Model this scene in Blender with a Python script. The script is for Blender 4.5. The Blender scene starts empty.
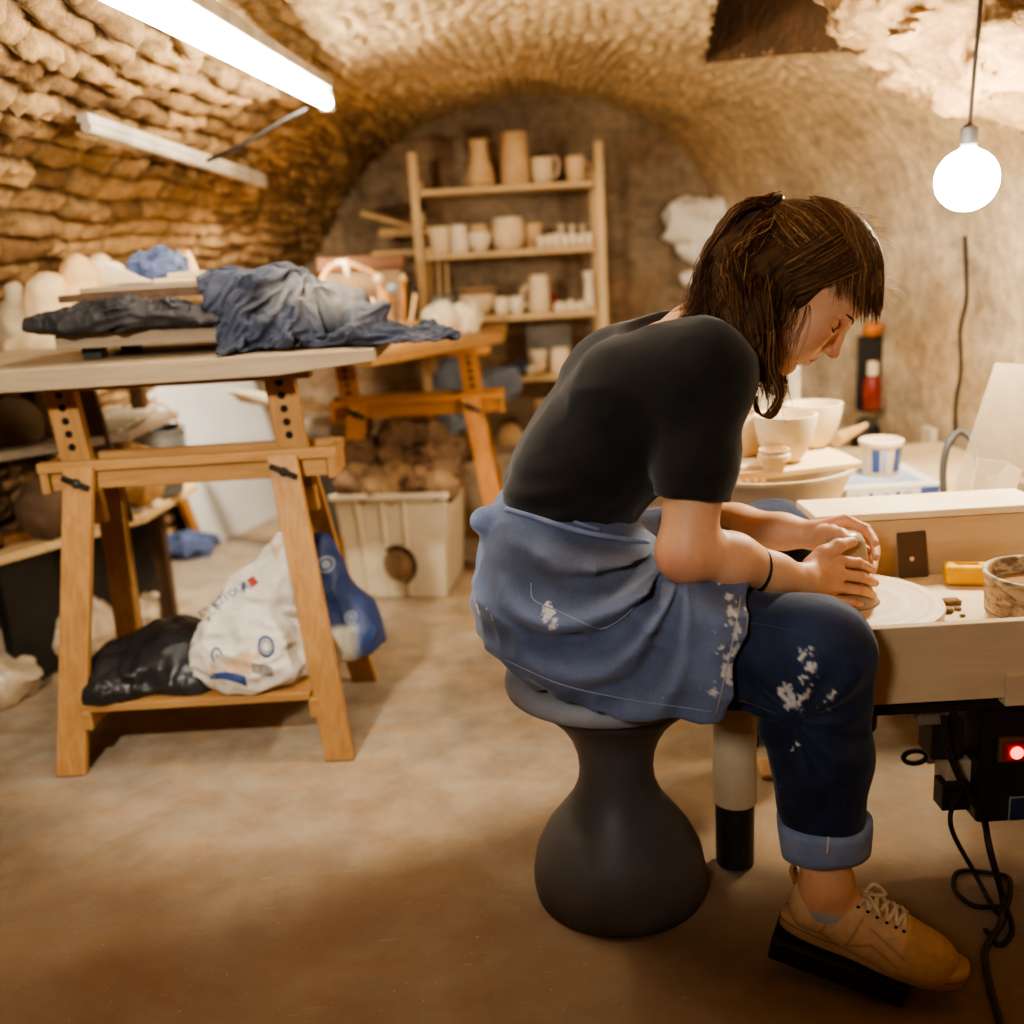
import bpy, math, random
import numpy as np
from mathutils import Vector, Matrix

SC = bpy.context.scene
COL = SC.collection
PI = math.pi
rad = math.radians

# ------------------------------------------------------------------ camera model (also used to measure places in the room)
PITCH, ROLL, CAMH, FPX = rad(14.4), rad(3.3), 1.17, 1024.0
_F = np.array([0, math.cos(PITCH), -math.sin(PITCH)])
_r0 = np.array([1.0, 0, 0]); _u0 = np.array([0, math.sin(PITCH), math.cos(PITCH)])
_R = math.cos(ROLL) * _r0 - math.sin(ROLL) * _u0
_U = math.sin(ROLL) * _r0 + math.cos(ROLL) * _u0
_C = np.array([0, 0, CAMH])

def _ray(px, py):
    return _F + (px - 512) / FPX * _R + (512 - py) / FPX * _U
def at(px, py, Y):            # the point at distance Y seen in that direction
    d = _ray(px, py); return _C + d * (Y / d[1])
def atz(px, py, z=0.0):       # ... on the level z
    d = _ray(px, py); return _C + d * ((z - CAMH) / d[2])
def atx(px, py, x):
    d = _ray(px, py); return _C + d * (x / d[0])
def V(*a): return np.array(a, float)
def nrm(v):
    v = np.asarray(v, float); return v / (np.linalg.norm(v) + 1e-12)

# ------------------------------------------------------------------ noise (vectorised)
def _hash(ix, iy, iz, seed=0):
    n = (ix.astype(np.int64) * 374761393 + iy.astype(np.int64) * 668265263 + iz.astype(np.int64) * 1274126177 + seed * 974711) & 0x7fffffff
    n = ((n ^ (n >> 13)) * 1274126177) & 0x7fffffff
    n = n ^ (n >> 16)
    return (n & 0xffff) / 65535.0
def vnoise(P, seed=0):
    P = np.asarray(P, float); i = np.floor(P).astype(np.int64); f = P - i
    f = f * f * (3 - 2 * f)
    ix, iy, iz = i[..., 0], i[..., 1], i[..., 2]; fx, fy, fz = f[..., 0], f[..., 1], f[..., 2]
    def h(a, b, c): return _hash(ix + a, iy + b, iz + c, seed)
    x00 = h(0,0,0) * (1-fx) + h(1,0,0) * fx; x10 = h(0,1,0) * (1-fx) + h(1,1,0) * fx
    x01 = h(0,0,1) * (1-fx) + h(1,0,1) * fx; x11 = h(0,1,1) * (1-fx) + h(1,1,1) * fx
    y0 = x00 * (1-fy) + x10 * fy; y1 = x01 * (1-fy) + x11 * fy
    return y0 * (1-fz) + y1 * fz
def fbm(P, oct=3, seed=0):
    P = np.asarray(P, float); s = 0; a = .5; t = 0
    for k in range(oct):
        s = s + a * vnoise(P * 2 ** k + 17.3 * k, seed + k); t += a; a *= .5
    return s / t
def ridge(P, oct=2, seed=0):
    P = np.asarray(P, float); s = 0; a = .5; t = 0
    for k in range(oct):
        s = s + a * (1 - np.abs(2 * vnoise(P * 2 ** k + 9.1 * k, seed + k) - 1)); t += a; a *= .5
    return s / t
def sstep(a, b, x):
    t = np.clip((x - a) / (b - a), 0, 1); return t * t * (3 - 2 * t)

# ------------------------------------------------------------------ objects
def tag(o, label=None, cat=None, group=None, kind=None):
    if label: o['label'] = label
    if cat: o['category'] = cat
    if group: o['group'] = group
    if kind: o['kind'] = kind
    return o
def empty(name, loc=(0, 0, 0), rz=0.0, label=None, cat=None, group=None):
    o = bpy.data.objects.new(name, None); COL.objects.link(o)
    o.location = Vector([float(c) for c in loc]); o.rotation_euler = (0, 0, rz); o.empty_display_size = .05
    return tag(o, label, cat, group)
def root_loc(o):
    l = Vector((0, 0, 0))
    while o is not None:
        l = l + o.location; o = o.parent
    return l
def mesh_obj(name, verts, faces, mat, parent=None, smooth=True, cols=None, origin=None, mats=None, fmat=None):
    verts = np.asarray(verts, float).reshape(-1, 3)
    if parent is not None: org = np.array(root_loc(parent))
    elif origin is not None: org = np.asarray(origin, float)
    else: org = np.array([verts[:, 0].mean(), verts[:, 1].mean(), verts[:, 2].min()])
    me = bpy.data.meshes.new(name)
    lv = verts - org
    if isinstance(faces, np.ndarray):
        nf, k = faces.shape
        me.vertices.add(len(lv)); me.vertices.foreach_set('co', lv.astype(np.float32).ravel())
        me.loops.add(nf * k); me.loops.foreach_set('vertex_index', faces.astype(np.int32).ravel())
        me.polygons.add(nf); me.polygons.foreach_set('loop_start', (np.arange(nf) * k).astype(np.int32))
        me.update(calc_edges=True); me.validate()
    else:
        me.from_pydata([tuple(v) for v in lv], [], faces); me.update()
    for m in (mats or [mat]): me.materials.append(m)
    if fmat is not None: me.polygons.foreach_set('material_index', np.asarray(fmat, np.int32))
    me.polygons.foreach_set('use_smooth', np.full(len(me.polygons), bool(smooth)))
    if cols is not None:
        c = np.ones((len(lv), 4), np.float32); cc = np.asarray(cols, np.float32); c[:, :cc.shape[1]] = cc
        at_ = me.color_attributes.new('Col', 'FLOAT_COLOR', 'POINT'); at_.data.foreach_set('color', c.ravel())
    o = bpy.data.objects.new(name, me); COL.objects.link(o)
    if parent is not None: o.parent = parent
    else: o.location = Vector([float(c) for c in org])
    return o
def bev(o, w=.003, seg=2, ang=35):
    m = o.modifiers.new('bevel', 'BEVEL'); m.width = w; m.segments = seg; m.limit_method = 'ANGLE'; m.angle_limit = rad(ang)
    return o
def autosmooth(o, ang=40):
    me = o.data
    try: me.set_sharp_from_angle(angle=rad(ang))
    except Exception: pass
    return o

class MB:
    """collects simple shapes into ONE mesh"""
    def __init__(s): s.v = []; s.f = []; s.c = []; s.cur = (1, 1, 1)
    def add(s, vs, fs):
        b = len(s.v); s.v += [tuple(map(float, p)) for p in vs]; s.f += [tuple(b + i for i in f) for f in fs]
        s.c += [s.cur] * len(vs); return s
    def box(s, c, size, rz=0, M=None):
        hx, hy, hz = size[0] / 2, size[1] / 2, size[2] / 2
        P = [V(x, y, z) for z in (-hz, hz) for y in (-hy, hy) for x in (-hx, hx)]
        R = np.array(Matrix.Rotation(rz, 3, 'Z')) if M is None else np.asarray(M)
        return s.add([R @ p + np.asarray(c, float) for p in P], [(0,2,3,1),(4,5,7,6),(0,1,5,4),(2,6,7,3),(0,4,6,2),(1,3,7,5)])
    def hexa(s, P8):   # bottom 4 (ccw), top 4
        return s.add(P8, [(3,2,1,0),(4,5,6,7),(0,1,5,4),(1,2,6,5),(2,3,7,6),(3,0,4,7)])
    def bar(s, p, q, w, t, side=(1, 0, 0)):   # w along `side`, t across
        p, q = np.asarray(p, float), np.asarray(q, float); d = nrm(q - p)
        a = np.asarray(side, float); a = nrm(a - d * (a @ d)); b = np.cross(d, a)
        P = [p + a*w/2*i + b*t/2*j for i, j in ((-1,-1),(1,-1),(1,1),(-1,1))] + [q + a*w/2*i + b*t/2*j for i, j in ((-1,-1),(1,-1),(1,1),(-1,1))]
        return s.hexa(P)
    def prism(s, poly, d):   # polygon (list of 3d points, planar) extruded by vector d
        n = len(poly); A = [np.asarray(p, float) for p in poly]; B = [p + np.asarray(d, float) for p in A]
        fs = [tuple(range(n))[::-1], tuple(range(n, 2*n))] + [(i, (i+1) % n, n + (i+1) % n, n + i) for i in range(n)]
        return s.add(A + B, fs)
    def lathe(s, prof, c=(0, 0, 0), n=32, axis=(0, 0, 1), cap=True, sx=1, sy=1):
        ax = nrm(axis); a = nrm(np.cross(ax, V(0, 1, 0.001))) if abs(ax[1]) < .9 else V(1, 0, 0); a = nrm(a - ax * (a @ ax)); b = np.cross(ax, a)
        if abs(ax[2]) > .999: a, b = V(1, 0, 0), V(0, 1, 0) * np.sign(ax[2])
        vs = []
        for r, z in prof:
            for k in range(n):
                t = 2*PI*k/n; vs.append(np.asarray(c, float) + ax*z + a*r*math.cos(t)*sx + b*r*math.sin(t)*sy)
        fs = []; m = len(prof)
        for i in range(m-1):
            for k in range(n):
                fs.append((i*n+k, i*n+(k+1) % n, (i+1)*n+(k+1) % n, (i+1)*n+k))
        if cap:
            fs.append(tuple(range(n))[::-1]); fs.append(tuple((m-1)*n + k for k in range(n)))
        return s.add(vs, fs)
    def tube(s, pts, r, n=8, cap=True):
        P = [np.asarray(p, float) for p in pts]; m = len(P); R = r if hasattr(r, '__len__') else [r]*m
        vs = []; up = V(.13, .21, .97)
        T = [nrm(P[min(i+1, m-1)] - P[max(i-1, 0)]) for i in range(m)]
        a = np.cross(T[0], up); 
        if np.linalg.norm(a) < .1: a = np.cross(T[0], V(1, 0, 0))
        a = nrm(a)
        for i in range(m):
            a = nrm(a - T[i]*(a @ T[i])); b = np.cross(T[i], a)
            for k in range(n):
                t = 2*PI*k/n; vs.append(P[i] + R[i]*(a*math.cos(t) + b*math.sin(t)))
        fs = [(i*n+k, i*n+(k+1) % n, (i+1)*n+(k+1) % n, (i+1)*n+k) for i in range(m-1) for k in range(n)]
        if cap: fs += [tuple(range(n))[::-1], tuple((m-1)*n+k for k in range(n))]
        return s.add(vs, fs)
    def ball(s, c, r, n=16, m=10, R=None):
        r = V(*r) if hasattr(r, '__len__') else V(r, r, r); vs = []; Rm = np.eye(3) if R is None else np.asarray(R)
        for i in range(m+1):
            p = PI*i/m
            for k in range(n):
                t = 2*PI*k/n; vs.append(np.asarray(c, float) + Rm @ (r*V(math.sin(p)*math.cos(t), math.sin(p)*math.sin(t), -math.cos(p))))
        fs = [(i*n+k, i*n+(k+1) % n, (i+1)*n+(k+1) % n, (i+1)*n+k) for i in range(m) for k in range(n)]
        return s.add(vs, fs)
    def build(s, name, mat, parent=None, smooth=False, origin=None, angle=None, bevel=None, cols=False):
        o = mesh_obj(name, s.v, s.f, mat, parent, smooth or angle is not None, origin=origin, cols=np.array(s.c) if cols else None)
        if angle is not None: autosmooth(o, angle)
        if bevel: bev(o, bevel)
        return o

def smooth_path(pts, n=8):
    P = [np.asarray(p, float) for p in pts]; out = []
    P = [2*P[0]-P[1]] + P + [2*P[-1]-P[-2]]
    for i in range(1, len(P)-2):
        for k in range(n):
            t = k/n; a, b, c, d = P[i-1], P[i], P[i+1], P[i+2]
            out.append(.5*((2*b) + (c-a)*t + (2*a-5*b+4*c-d)*t*t + (3*b-a-3*c+d)*t**3))
    out.append(P[-2]); return out

def kids(o): return [c for c in bpy.data.objects if c.parent == o]
def copy_tree(o, loc=None, rz=None, label=None, scale=None):
    def rec(a, par):
        c = a.copy(); COL.objects.link(c)
        if par is not None: c.parent = par
        for ch in kids(a): rec(ch, c)
        return c
    ch0 = rec(o, None)
    if loc is not None: ch0.location = Vector([float(c) for c in loc])
    if rz is not None: ch0.rotation_euler = (0, 0, rz)
    if scale is not None: ch0.scale = (scale,)*3 if not hasattr(scale, '__len__') else scale
    if label: ch0['label'] = label
    return ch0

# ------------------------------------------------------------------ signed distance shapes -> one smooth mesh
def _smin(a, b, k):
    if k <= 0: return np.minimum(a, b)
    h = np.clip(.5 + .5*(b - a)/k, 0, 1); return b*(1-h) + a*h - k*h*(1-h)
class SDF:
    def __init__(s): s.p = []; s.disp = None; s.marg = .03
    def cap(s, a, b, ra, rb=None, k=.02, op='u'):
        a, b = np.asarray(a, float), np.asarray(b, float); rb = ra if rb is None else rb
        ba = b - a; l2 = float(ba @ ba) + 1e-12; rr = ra - rb; a2 = max(l2 - rr*rr, 1e-12); il2 = 1/l2
        def fn(P):
            pa = P - a; y = pa @ ba; z = y - l2
            w = pa*l2 - y[:, None]*ba; x2 = (w*w).sum(1); y2 = y*y*l2; z2 = z*z*l2
            kk = np.sign(rr)*rr*rr*x2
            d = (np.sqrt(x2*a2*il2) + y*rr)*il2 - ra
            m1 = np.sign(z)*a2*z2 > kk; m2 = np.sign(y)*a2*y2 < kk
            d = np.where(m2, np.sqrt(x2 + y2)*il2 - ra, d)
            d = np.where(m1, np.sqrt(x2 + z2)*il2 - rb, d)
            return d
        s.p.append((fn, (a+b)/2, math.sqrt(l2)/2 + max(ra, rb), k, op)); return s
    def chain(s, pts, rs, k=.02):
        for i in range(len(pts)-1): s.cap(pts[i], pts[i+1], rs[i], rs[i+1], k)
        return s
    def ell(s, c, r, R=None, k=.02, op='u'):
        c = np.asarray(c, float); r = np.asarray(r, float) if hasattr(r, '__len__') else V(r, r, r)
        Rm = np.eye(3) if R is None else np.asarray(R)
        def fn(P):
            q = (P - c) @ Rm; k0 = np.sqrt(((q/r)**2).sum(1)); k1 = np.sqrt(((q/(r*r))**2).sum(1)) + 1e-9
            return k0*(k0-1)/k1
        s.p.append((fn, c, float(r.max()), k, op)); return s
    def box(s, c, h, R=None, rd=.005, k=.01, op='u'):
        c = np.asarray(c, float); h = np.asarray(h, float); Rm = np.eye(3) if R is None else np.asarray(R)
        def fn(P):
            q = np.abs((P - c) @ Rm) - (h - rd)
            return np.sqrt((np.maximum(q, 0)**2).sum(1)) + np.minimum(q.max(1), 0) - rd
        s.p.append((fn, c, float(np.linalg.norm(h)), k, op)); return s
    def plane(s, pt, n, k=.004):     # keep the side the normal points away from
        pt = np.asarray(pt, float); n = nrm(n)
        s.p.append((lambda P: (P - pt) @ n, None, 1e9, k, 'i')); return s
    def ev(s, P, centre=None, hd=1e9):
        d = np.full(len(P), 9.0)
        for fn, c, R, k, op in s.p:
            if c is not None and centre is not None:
                far = np.linalg.norm(centre - c) - R - hd
                if far > k + .03 + hd*.2: continue
            e = fn(P)
            if op == 'u': d = _smin(d, e, k)
            elif op == 's': d = -_smin(-d, e, k)
            else: d = -_smin(-d, -e, k)
        if s.disp is not None: d = d - s.disp(P, d)
        return d
    def mesh(s, h, N=16):
        lo = np.min([c - R for _, c, R, _, op in s.p if c is not None and op == 'u'], axis=0) - .03
        hi = np.max([c + R for _, c, R, _, op in s.p if c is not None and op == 'u'], axis=0) + .03
        B = h*N; nb = np.ceil((hi - lo)/B).astype(int) + 1
        gi = np.stack(np.meshgrid(*[np.arange(n) for n in nb], indexing='ij'), -1).reshape(-1, 3)
        cen = lo + (gi + .5)*B; hd = B*math.sqrt(3)/2
        dv = s.ev(cen); act = np.abs(dv) < hd*1.5 + s.marg
        g1 = np.arange(N+1); GG = np.stack(np.meshgrid(g1, g1, g1, indexing='ij'), -1)
        ids, pos, quads = [], [], []
        big = int(nb.max()*N + 8)
        enc = lambda I: (I[..., 0] + 1)*big*big + (I[..., 1] + 1)*big + I[..., 2] + 1
        offs = np.array([[i, j, k] for i in (0, 1) for j in (0, 1) for k in (0, 1)])
        edges = [(a, b) for a in range(8) for b in range(a+1, 8) if np.abs(offs[a]-offs[b]).sum() == 1]
        for b in gi[act]:
            base = b*N; P = lo + (base + GG)*h
            D = s.ev(P.reshape(-1, 3), lo + (b + .5)*B, hd).reshape(N+1, N+1, N+1)
            S = D < 0
            if S.all() or not S.any(): continue
            cs = [S[o[0]:o[0]+N, o[1]:o[1]+N, o[2]:o[2]+N] for o in offs]; cnt = sum(c.astype(np.int8) for c in cs)
            I = np.argwhere((cnt > 0) & (cnt < 8))
            Dv = np.stack([D[I[:, 0]+o[0], I[:, 1]+o[1], I[:, 2]+o[2]] for o in offs], 1)
            acc = np.zeros((len(I), 3)); num = np.zeros(len(I))
            for a, c in edges:
                da, dc = Dv[:, a], Dv[:, c]; m = (da < 0) != (dc < 0)
                t = np.where(m, da/np.where(m, da - dc, 1), 0)
                acc += np.where(m[:, None], offs[a] + t[:, None]*(offs[c]-offs[a]), 0); num += m
            ids.append(enc(base + I)); pos.append(lo + (base + I + acc/num[:, None])*h)
            for ax in range(3):
                o1, o2 = [(1, 2), (2, 0), (0, 1)][ax]
                sl = [slice(0, N)]*3; sl2 = list(sl); sl2[ax] = slice(1, N+1)
                A, C = S[tuple(sl)], S[tuple(sl2)]; E = np.argwhere(A != C)
                if not len(E): continue
                sg = A[E[:, 0], E[:, 1], E[:, 2]]; G = base + E
                e1 = np.zeros(3, int); e1[o1] = 1; e2 = np.zeros(3, int); e2[o2] = 1
                q = np.stack([enc(G-e1-e2), enc(G-e2), enc(G), enc(G-e1)], 1)
                q[~sg] = q[~sg][:, ::-1]; quads.append(q)
        ids = np.concatenate(ids); pos = np.concatenate(pos); quads = np.concatenate(quads)
        order = np.argsort(ids); ids, pos = ids[order], pos[order]
        ix = np.searchsorted(ids, quads); ix = np.clip(ix, 0, len(ids)-1)
        ok = (ids[ix] == quads).all(1)
        return pos, ix[ok]
def euler(x, y, z): return np.array(Matrix.Rotation(z, 3, 'Z') @ Matrix.Rotation(y, 3, 'Y') @ Matrix.Rotation(x, 3, 'X'))

# ------------------------------------------------------------------ materials
def new_mat(name):
    m = bpy.data.materials.new(name); m.use_nodes = True; nt = m.node_tree; nt.nodes.clear()
    out = nt.nodes.new('ShaderNodeOutputMaterial'); b = nt.nodes.new('ShaderNodeBsdfPrincipled')
    nt.links.new(b.outputs[0], out.inputs[0]); return m, nt, b
def lin(c):
    return tuple(((x/255)/12.92 if x/255 <= .04045 else ((x/255+.055)/1.055)**2.4) for x in c)
def node(nt, t, **kw):
    n = nt.nodes.new(t)
    for k, v in kw.items():
        if k in n.inputs: n.inputs[k].default_value = v
        else: setattr(n, k, v)
    return n
def mixc(nt, fac, a, b, mode='MIX'):
    n = nt.nodes.new('ShaderNodeMix'); n.data_type = 'RGBA'; n.blend_type = mode
    for sock, v in ((n.inputs[0], fac), (n.inputs[6], a), (n.inputs[7], b)):
        if hasattr(v, 'is_output') or hasattr(v, 'links'): nt.links.new(v, sock)
        elif isinstance(v, (tuple, list)): sock.default_value = (*v[:3], 1)
        else: sock.default_value = v
    return n.outputs[2]
def ramp(nt, fac, stops):
    n = nt.nodes.new('ShaderNodeValToRGB'); e = n.color_ramp.elements
    while len(e) < len(stops): e.new(.5)
    for el, (p, c) in zip(e, stops):
        el.position = p; el.color = (*c[:3], 1) if hasattr(c, '__len__') else (c, c, c, 1)
    nt.links.new(fac, n.inputs[0]); return n.outputs[0]
def coords(nt, kind='Object', scale=(1, 1, 1), rot=(0, 0, 0)):
    t = nt.nodes.new('ShaderNodeTexCoord'); mp = nt.nodes.new('ShaderNodeMapping')
    mp.inputs['Scale'].default_value = scale; mp.inputs['Rotation'].default_value = rot
    nt.links.new(t.outputs[kind], mp.inputs[0]); return mp.outputs[0]
def noise_tex(nt, vec, scale=5, detail=4, rough=.55, dist=0):
    n = node(nt, 'ShaderNodeTexNoise', Scale=scale, Detail=detail, Roughness=rough, Distortion=dist)
    nt.links.new(vec, n.inputs['Vector']); return n.outputs[0]
def bump(nt, b, h, strength=.3, dist=.01):
    n = node(nt, 'ShaderNodeBump', Strength=strength, Distance=dist); nt.links.new(h, n.inputs['Height']); nt.links.new(n.outputs[0], b.inputs['Normal'])
def m_plain(name, c, rough=.6, c2=None, scale=8, lo=.35, hi=.65, bmp=0, bscale=60, metal=0, spec=.4, detail=4, stretch=(1, 1, 1), bdist=.004):
    m, nt, b = new_mat(name); b.inputs['Roughness'].default_value = rough; b.inputs['Metallic'].default_value = metal
    b.inputs['Specular IOR Level'].default_value = spec
    vec = coords(nt, 'Object', stretch)
    if c2 is None: c2 = tuple(x*.8 for x in c)
    f = noise_tex(nt, vec, scale, detail)
    nt.links.new(ramp(nt, f, [(lo, lin(c)), (hi, lin(c2))]), b.inputs['Base Color'])
    if bmp: bump(nt, b, noise_tex(nt, vec, bscale, 3), bmp, bdist)
    return m
def m_wood(name, c, c2, axis='X', rough=.55, scale=6, dirt=None, stretch=14):
    m, nt, b = new_mat(name); b.inputs['Roughness'].default_value = rough; b.inputs['Specular IOR Level'].default_value = .3
    sc = {'X': (1, stretch, stretch), 'Y': (stretch, 1, stretch), 'Z': (stretch, stretch, 1)}[axis]
    vec = coords(nt, 'Object', sc)
    f = noise_tex(nt, vec, scale, 5, .6, .6)
    col = ramp(nt, f, [(.3, lin(c2)), (.62, lin(c))])
    v2 = coords(nt, 'Object'); g = noise_tex(nt, v2, 3.5, 4)
    col = mixc(nt, ramp(nt, g, [(.35, 0), (.75, .55)]), col, lin(dirt or tuple(x*.75 for x in c)))
    nt.links.new(col, b.inputs['Base Color']); bump(nt, b, f, .15, .002); return m
def m_vcol(name, rough=.6, spec=.3, nscale=60, namp=.12, bmp=.1, bscale=200, sss=0, sheen=0, bdist=.002):
    m, nt, b = new_mat(name); b.inputs['Roughness'].default_value = rough; b.inputs['Specular IOR Level'].default_value = spec
    a = nt.nodes.new('ShaderNodeVertexColor'); a.layer_name = 'Col'
    vec = coords(nt, 'Object'); f = noise_tex(nt, vec, nscale, 4)
    k = ramp(nt, f, [(.25, 1-namp), (.75, 1+namp)])
    nt.links.new(mixc(nt, 1.0, a.outputs[0], k, 'MULTIPLY'), b.inputs['Base Color'])
    if bmp: bump(nt, b, noise_tex(nt, vec, bscale, 3), bmp, bdist)
    if sss:
        b.inputs['Subsurface Weight'].default_value = sss; b.inputs['Subsurface Radius'].default_value = (.012, .005, .003); b.inputs['Subsurface Scale'].default_value = .5
    if sheen:
        b.inputs['Sheen Weight'].default_value = sheen; b.inputs['Sheen Roughness'].default_value = .4
    return m
def m_emit(name, c, s):
    m = bpy.data.materials.new(name); m.use_nodes = True; nt = m.node_tree; nt.nodes.clear()
    out = nt.nodes.new('ShaderNodeOutputMaterial'); e = node(nt, 'ShaderNodeEmission', Strength=s); e.inputs[0].default_value = (*c, 1)
    nt.links.new(e.outputs[0], out.inputs[0]); return m
def m_clear(name, c=(255, 255, 255), alpha=.3, rough=.25, trans=.0):
    m, nt, b = new_mat(name); b.inputs['Base Color'].default_value = (*lin(c), 1); b.inputs['Roughness'].default_value = rough
    b.inputs['Alpha'].default_value = alpha; b.inputs['Transmission Weight'].default_value = trans
    return m
# ================================================================== ROOM
def m_stone():
    m, nt, b = new_mat('stone'); b.inputs['Roughness'].default_value = .9; b.inputs['Specular IOR Level'].default_value = .15
    a = nt.nodes.new('ShaderNodeVertexColor'); a.layer_name = 'Col'
    v = coords(nt, 'Object')
    f = noise_tex(nt, v, 22, 6, .65); g = noise_tex(nt, v, 4, 4)
    c = mixc(nt, 1.0, a.outputs[0], ramp(nt, f, [(.28, .62), (.72, 1.3)]), 'MULTIPLY')
    c = mixc(nt, ramp(nt, g, [(.45, 0), (.8, .4)]), c, lin((118, 92, 62)))
    nt.links.new(c, b.inputs['Base Color'])
    n1 = node(nt, 'ShaderNodeBump', Strength=.65, Distance=.02); nt.links.new(f, n1.inputs['Height'])
    n2 = node(nt, 'ShaderNodeBump', Strength=.4, Distance=.006); nt.links.new(noise_tex(nt, v, 90, 4, .7), n2.inputs['Height']); nt.links.new(n1.outputs[0], n2.inputs['Normal'])
    nt.links.new(n2.outputs[0], b.inputs['Normal']); return m
M_STONE = m_stone()

PROF = [(-1.60, -.02), (-1.58, .5), (-1.50, .95), (-1.33, 1.28), (-1.05, 1.54), (-.58, 1.74), (0, 1.83), (.3, 1.84), (.75, 1.78), (1.12, 1.64), (1.37, 1.4), (1.47, 1.05), (1.50, .6), (1.52, -.02)]
_pp = np.array(smooth_path([V(x, 0, z) for x, z in PROF], 40))[:, [0, 2]]
_sl = np.concatenate([[0], np.cumsum(np.linalg.norm(np.diff(_pp, axis=0), axis=1))]); S_TOT = _sl[-1]
def prof_at(s):
    x = np.interp(s, _sl, _pp[:, 0]); z = np.interp(s, _sl, _pp[:, 1]); e = .02
    tx = np.interp(s+e, _sl, _pp[:, 0]) - np.interp(s-e, _sl, _pp[:, 0]); tz = np.interp(s+e, _sl, _pp[:, 1]) - np.interp(s-e, _sl, _pp[:, 1])
    L = np.hypot(tx, tz) + 1e-9
    return x, z, tz/L, -tx/L          # normal to the inside of the room
S_L = float(np.interp(-1.05, _pp[:len(_pp)//2, 0], _sl[:len(_pp)//2])) ; S_R = float(_sl[np.argmin(np.abs(_pp[:, 0]-1.3)+ (_pp[:, 1] < 1.3)*9)])

def taper(x, y, z=1.5):                # the cellar narrows towards its far end, most of all in the vault
    t = sstep(2.7, 5.2, y); w = .12 + .24*sstep(.7, 1.3, z); return np.where(x < .2, .2 + (x-.2)*(1 - w*t), .2 + (x-.2)*(1 - .34*t))
def stone_field(s, y, seed, row=.075, len0=.2, wob=.035):
    """coursed rubble: signed height (0 in the joints, 1 on the stones) and a random tint per stone"""
    P = np.stack([s*4, y*4, 0*s], -1)
    s2 = s + wob*(fbm(P, 3, seed) - .5)*2 + .03*(vnoise(np.stack([s*1.3, y*1.3, 0*s], -1), seed+9) - .5)
    y2 = y + wob*1.4*(fbm(P + 31, 3, seed+5) - .5)*2
    r = np.floor(s2/row); fr = s2/row - r
    h0 = _hash(r.astype(np.int64), 0*r.astype(np.int64), 0*r.astype(np.int64), seed)
    Ls = len0*(.65 + .8*h0); k = y2/Ls + h0*7.3; c = np.floor(k); fc = k - c
    tint = _hash(r.astype(np.int64), c.astype(np.int64), 0*r.astype(np.int64), seed+3)
    jit = _hash(r.astype(np.int64), c.astype(np.int64), 0*r.astype(np.int64)+1, seed+4)
    fr_d = np.minimum(fr, 1-fr)*row; fc_d = np.minimum(fc, 1-fc)*Ls
    d = np.minimum(fr_d, fc_d)
    hh = sstep(.002, .014, d)*(.35 + .95*jit)
    return hh, tint
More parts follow.
